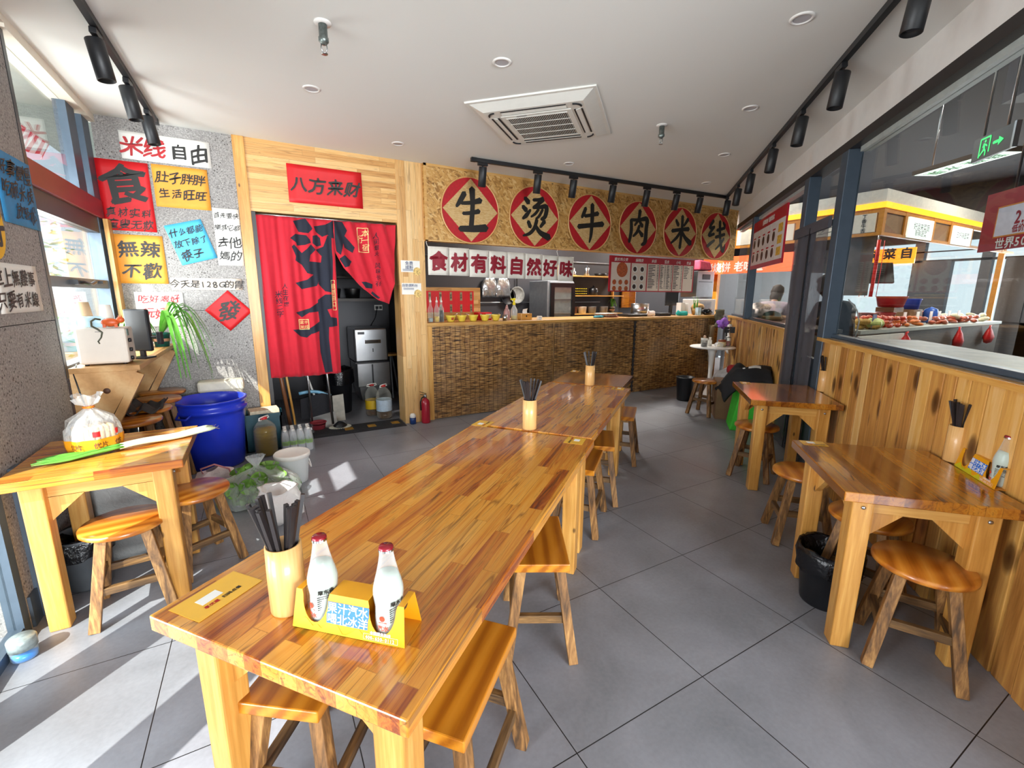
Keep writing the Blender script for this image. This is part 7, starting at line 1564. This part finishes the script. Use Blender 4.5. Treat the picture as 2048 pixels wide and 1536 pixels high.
g = MB(); g.b(-.38, -.012, 0, .02, .012, .165); g.go('panel', M['blackpl'], t)
GRN = P('green_exit_glow', '#1fd060', .4, emit='#18e060', es=.7)
EQ = Tr(0, .0135, 0) @ Rz(pi) @ WX; T_ = TX()
for a, b in (((.06, .02), (.06, .145)), ((.06, .145), (.16, .145)), ((.16, .145), (.16, .04))): T_.stroke([(*a, .012), (*b, .012)], .012, EQ)
T_.stroke([(.10, .105, .016), (.108, .07, .018), (.085, .045, .012), (.07, .03, .01)], .014, EQ); T_.stroke([(.108, .07, .014), (.125, .05, .012), (.125, .022, .01)], .014, EQ); T_.stroke([(.09, .085, .01), (.11, .1, .012), (.135, .085, .01)], .01, EQ)
T_.add([(.112+.010*cos(a*pi/5), .122+.010*sin(a*pi/5), 0) for a in range(10)], [tuple(range(10))], EQ)
T_.stroke([(.20, .085, .02), (.26, .085, .02)], .02, EQ); T_.add([(.25, .055, 0), (.30, .085, 0), (.25, .115, 0)], [(0, 1, 2)], EQ); T_.go('green_symbols', GRN, t)
g = MB(); g.tube([(-.3, 0, .165), (-.3, 0, 1.77)], .008, 6); g.tube([(-.06, 0, .165), (-.06, 0, 1.77)], .008, 6); g.b(-.40, -.015, 0, -.38, .015, .17); g.go('hanger', M['steel'], t)
t = thing('light_box', 'tilted white light box with green lettering hanging under the market ceiling', 'sign', (7.25, 2.28, 3.0), radians(62))
g = MB(); g.b(-.50, -.15, 0, .50, .15, .05); g.go('box', P('brown_box', '#6a5038', .6), t)
g = MB(); g.b(-.48, -.135, -.004, .48, .135, 0); g.go('lit_face', P('lit_white', '#effff2', .4, emit='#eafff0', es=.55), t)
T_ = TX().line('蔬菜', -.22, .0, .2, Tr(0, 0, -.006) @ Rx(pi), .02); T_.line('水果', .24, 0, .2, Tr(0, 0, -.006) @ Rx(pi), .02); T_.go('green_lettering', P('green_print', '#2fae4a', .5), t)
g = MB(); g.tube([(-.4, 0, .06), (-.4, 0, 1.26)], .008, 6); g.tube([(.4, 0, .06), (.4, 0, 1.26)], .008, 6); g.go('hanger', M['steel'], t)
t = thing('orange_sign', 'glowing orange sign seen through the market stall', 'sign', (15.6, 5.75, 2.40)); g = MB(); g.b(0, -.2, 0, .04, .95, .42); g.go('panel', P('orange_lit', '#ff9a1f', .4, emit='#ff8a10', es=.45), t)
T_ = TX()
for k, c in enumerate('自菜味'): T_.line(c, -.12-.33*k if False else .05-.38*(k)-.05, .28, .3, Tr(-.003, .0, 0) @ Rz(-pi/2) @ WX, .04)
T_.go('lettering', M['ink'], t)
t = thing('ceiling_duct', 'boxy grey duct hanging under the dark market ceiling', 'duct', RW(3.1, -2.6, 3.55), PHI); g = MB(); g.b(-2.5, -.45, 0, 3.5, .45, .7); g.go('duct', P('grey_duct', '#57555c', .6, var=.05), t)
t = thing('speaker_box', 'small white box lamp hanging under the market ceiling', 'lamp', RW(3.75, -1.7, 3.25), PHI); g = MB(); g.b(-.12, -.1, 0, .12, .1, .25); g.go('box', P('pale_box', '#b9b5ab', .5), t); g = MB(); g.tube([(0, 0, .25), (0, 0, 1.04)], .01, 6); g.go('rod', M['steel'], t)
t = thing('pendant_lamp', 'steel pendant lamp hanging on a thin wire beyond the near glass', 'lamp', RW(4.55, -1.6, 2.72)); g = MB(); g.lathe([(.09, 0), (.08, .03), (.03, .08), (.0, .09)], 22); g.go('shade', M['steel'], t); g = MB(); g.tube([(0, 0, .08), (0, 0, 1.57)], .004, 5); g.go('wire', M['p_white'], t)
random.seed(9)
for k, s in enumerate((2.9, 3.25, 3.6)):
    t = thing('garland', ('nearest', 'middle', 'farthest')[k]+' bunch of dried red and pink decorations under the market ceiling', 'decoration', RW(s+.2*k, -1.65, 3.1), PHI+k)
    g = MB()
    for q in range(26): a = random.uniform(0, 6.28); r = random.uniform(.05, .2); g.add([(0, 0, .1), (r*cos(a), r*sin(a), random.uniform(-.1, .12)), (r*1.3*cos(a+.3), r*1.3*sin(a+.3), random.uniform(-.12, .08)), (r*.6*cos(a+.5), r*.6*sin(a+.5), -.05)], [(0, 1, 2, 3)])
    g.go('dried_leaves', P('dried_leaf_'+'abc'[k], ('#a8443c', '#c07a52', '#7d2f33')[k], .7, var=.4, scale=12), t)
    g = MB(); g.tube([(0, 0, .1), (0, 0, 1.2)], .005, 5); g.go('wire', M['steel'], t)
# ================================================================= OUTSIDE THE LEFT WINDOWS
g = MB(); g.b(-1.9, -3, 3.15, -1.27, 9, 3.25); struct('eaves', g, P('grey_green_soffit', '#8f9890', .6, var=.1), label='projecting eaves outside the left windows')
t = thing('awning', 'red and white striped awning valance outside the left window', 'awning', (-1.98, 5.4, 3.2))
m, tt_, b, o = newmat('striped_awning'); wv = nn(tt_, 'ShaderNodeTexWave', {'Vector': nn(tt_, 'ShaderNodeTexCoord').outputs['Object'], 'Scale': 2.4}, bands_direction='Y'); tt_.links.new(ramp(tt_, wv.outputs['Fac'], [(.5, sr('#f2e9e6')), (.52, sr('#d23a48'))], 'CONSTANT'), b.inputs['Base Color'])
g = MB(); g.grid(60, 5, lambda u, v: (-.04*sin(u*38)*(1-v)-.25*(1-v), 2.9*u, (.42*v-.03*abs(sin(u*30))*(1-v)))); g.go('valance', m, t, solid=.004)
t = thing('pillar', 'orange painted pillar outside the far left window', 'pillar', (-2.35, 6.35, -.03)); g = MB(); g.b(-.16, -.2, 0, .16, .2, 3.18); g.go('shaft', P('orange_paint', '#f0a83c', .6, var=.04), t)
def tree(label, loc, R, H, n, cols):
    t = thing('tree', label, 'tree', loc); g = MB(); g.tube([(0, 0, 0), (.05, 0, H*.5), (0, .1, H*.8)], [.14, .11, .06], 10); g.go('trunk', P('bark', '#6a5a48', .9) if 'bark' not in bpy.data.materials else bpy.data.materials['bark'], t)
    g = MB()
    for k in range(n):
        d = Vector((random.gauss(0, 1), random.gauss(0, 1), random.gauss(0, .8))).normalized()*R*random.random()**.4; c = Vector((0, 0, H))+d; a = random.uniform(0, 6.28); s = random.uniform(.05, .12)
        x = Vector((cos(a), sin(a), random.uniform(-.6, .6)))*s; y = Vector((-sin(a), cos(a), random.uniform(-.6, .6)))*s; g.add([c-x, c+y*.5, c+x, c-y*.5], [(0, 1, 2, 3)])
    g.go('foliage', P(cols[0], cols[1], .6, var=.4, scale=3), t)
tree('leafy green tree seen through the far left window', (-5.6, 13.4, -.03), 2.3, 2.6, 1500, ('tree_leaf', '#8aa653'))
tree('yellowish tree farther left seen through the far left window', (-5.2, 9.2, -.03), 1.5, 2.0, 900, ('yellow_tree_leaf', '#b5b06a'))
for k, (x, y) in enumerate(((-2.25, 5.05), (-1.75, 5.62), (-2.85, 5.75))):
    t = thing('flower_bush', ('middle', 'far', 'near')[k]+' flowering bush just outside the far left window', 'bush', (x, y, -.03)); g = MB(); gf = MB()
    for q in range(260): d = Vector((random.gauss(0, .16), random.gauss(0, .16), random.uniform(.3, 1.45))); a = random.uniform(0, 6.28); s = random.uniform(.02, .05); X = Vector((cos(a), sin(a), .4))*s; Y = Vector((-sin(a), cos(a), .2))*s*.5; (gf if q % 4 == 0 else g).add([d-X, d+Y, d+X, d-Y], [(0, 1, 2, 3)])
    g.go('leaves', M['green'], t); gf.go('blossoms', P('pink_blossom', '#d8607a', .6, var=.2) if k == 0 else bpy.data.materials['pink_blossom'], t); g = MB(); g.lathe([(0, 0), (.14, 0), (.17, .3), (.15, .3), (0, .28)], 18); g.go('pot', P('clay_pot', '#a8653f', .8) if k == 0 else bpy.data.materials['clay_pot'], t)
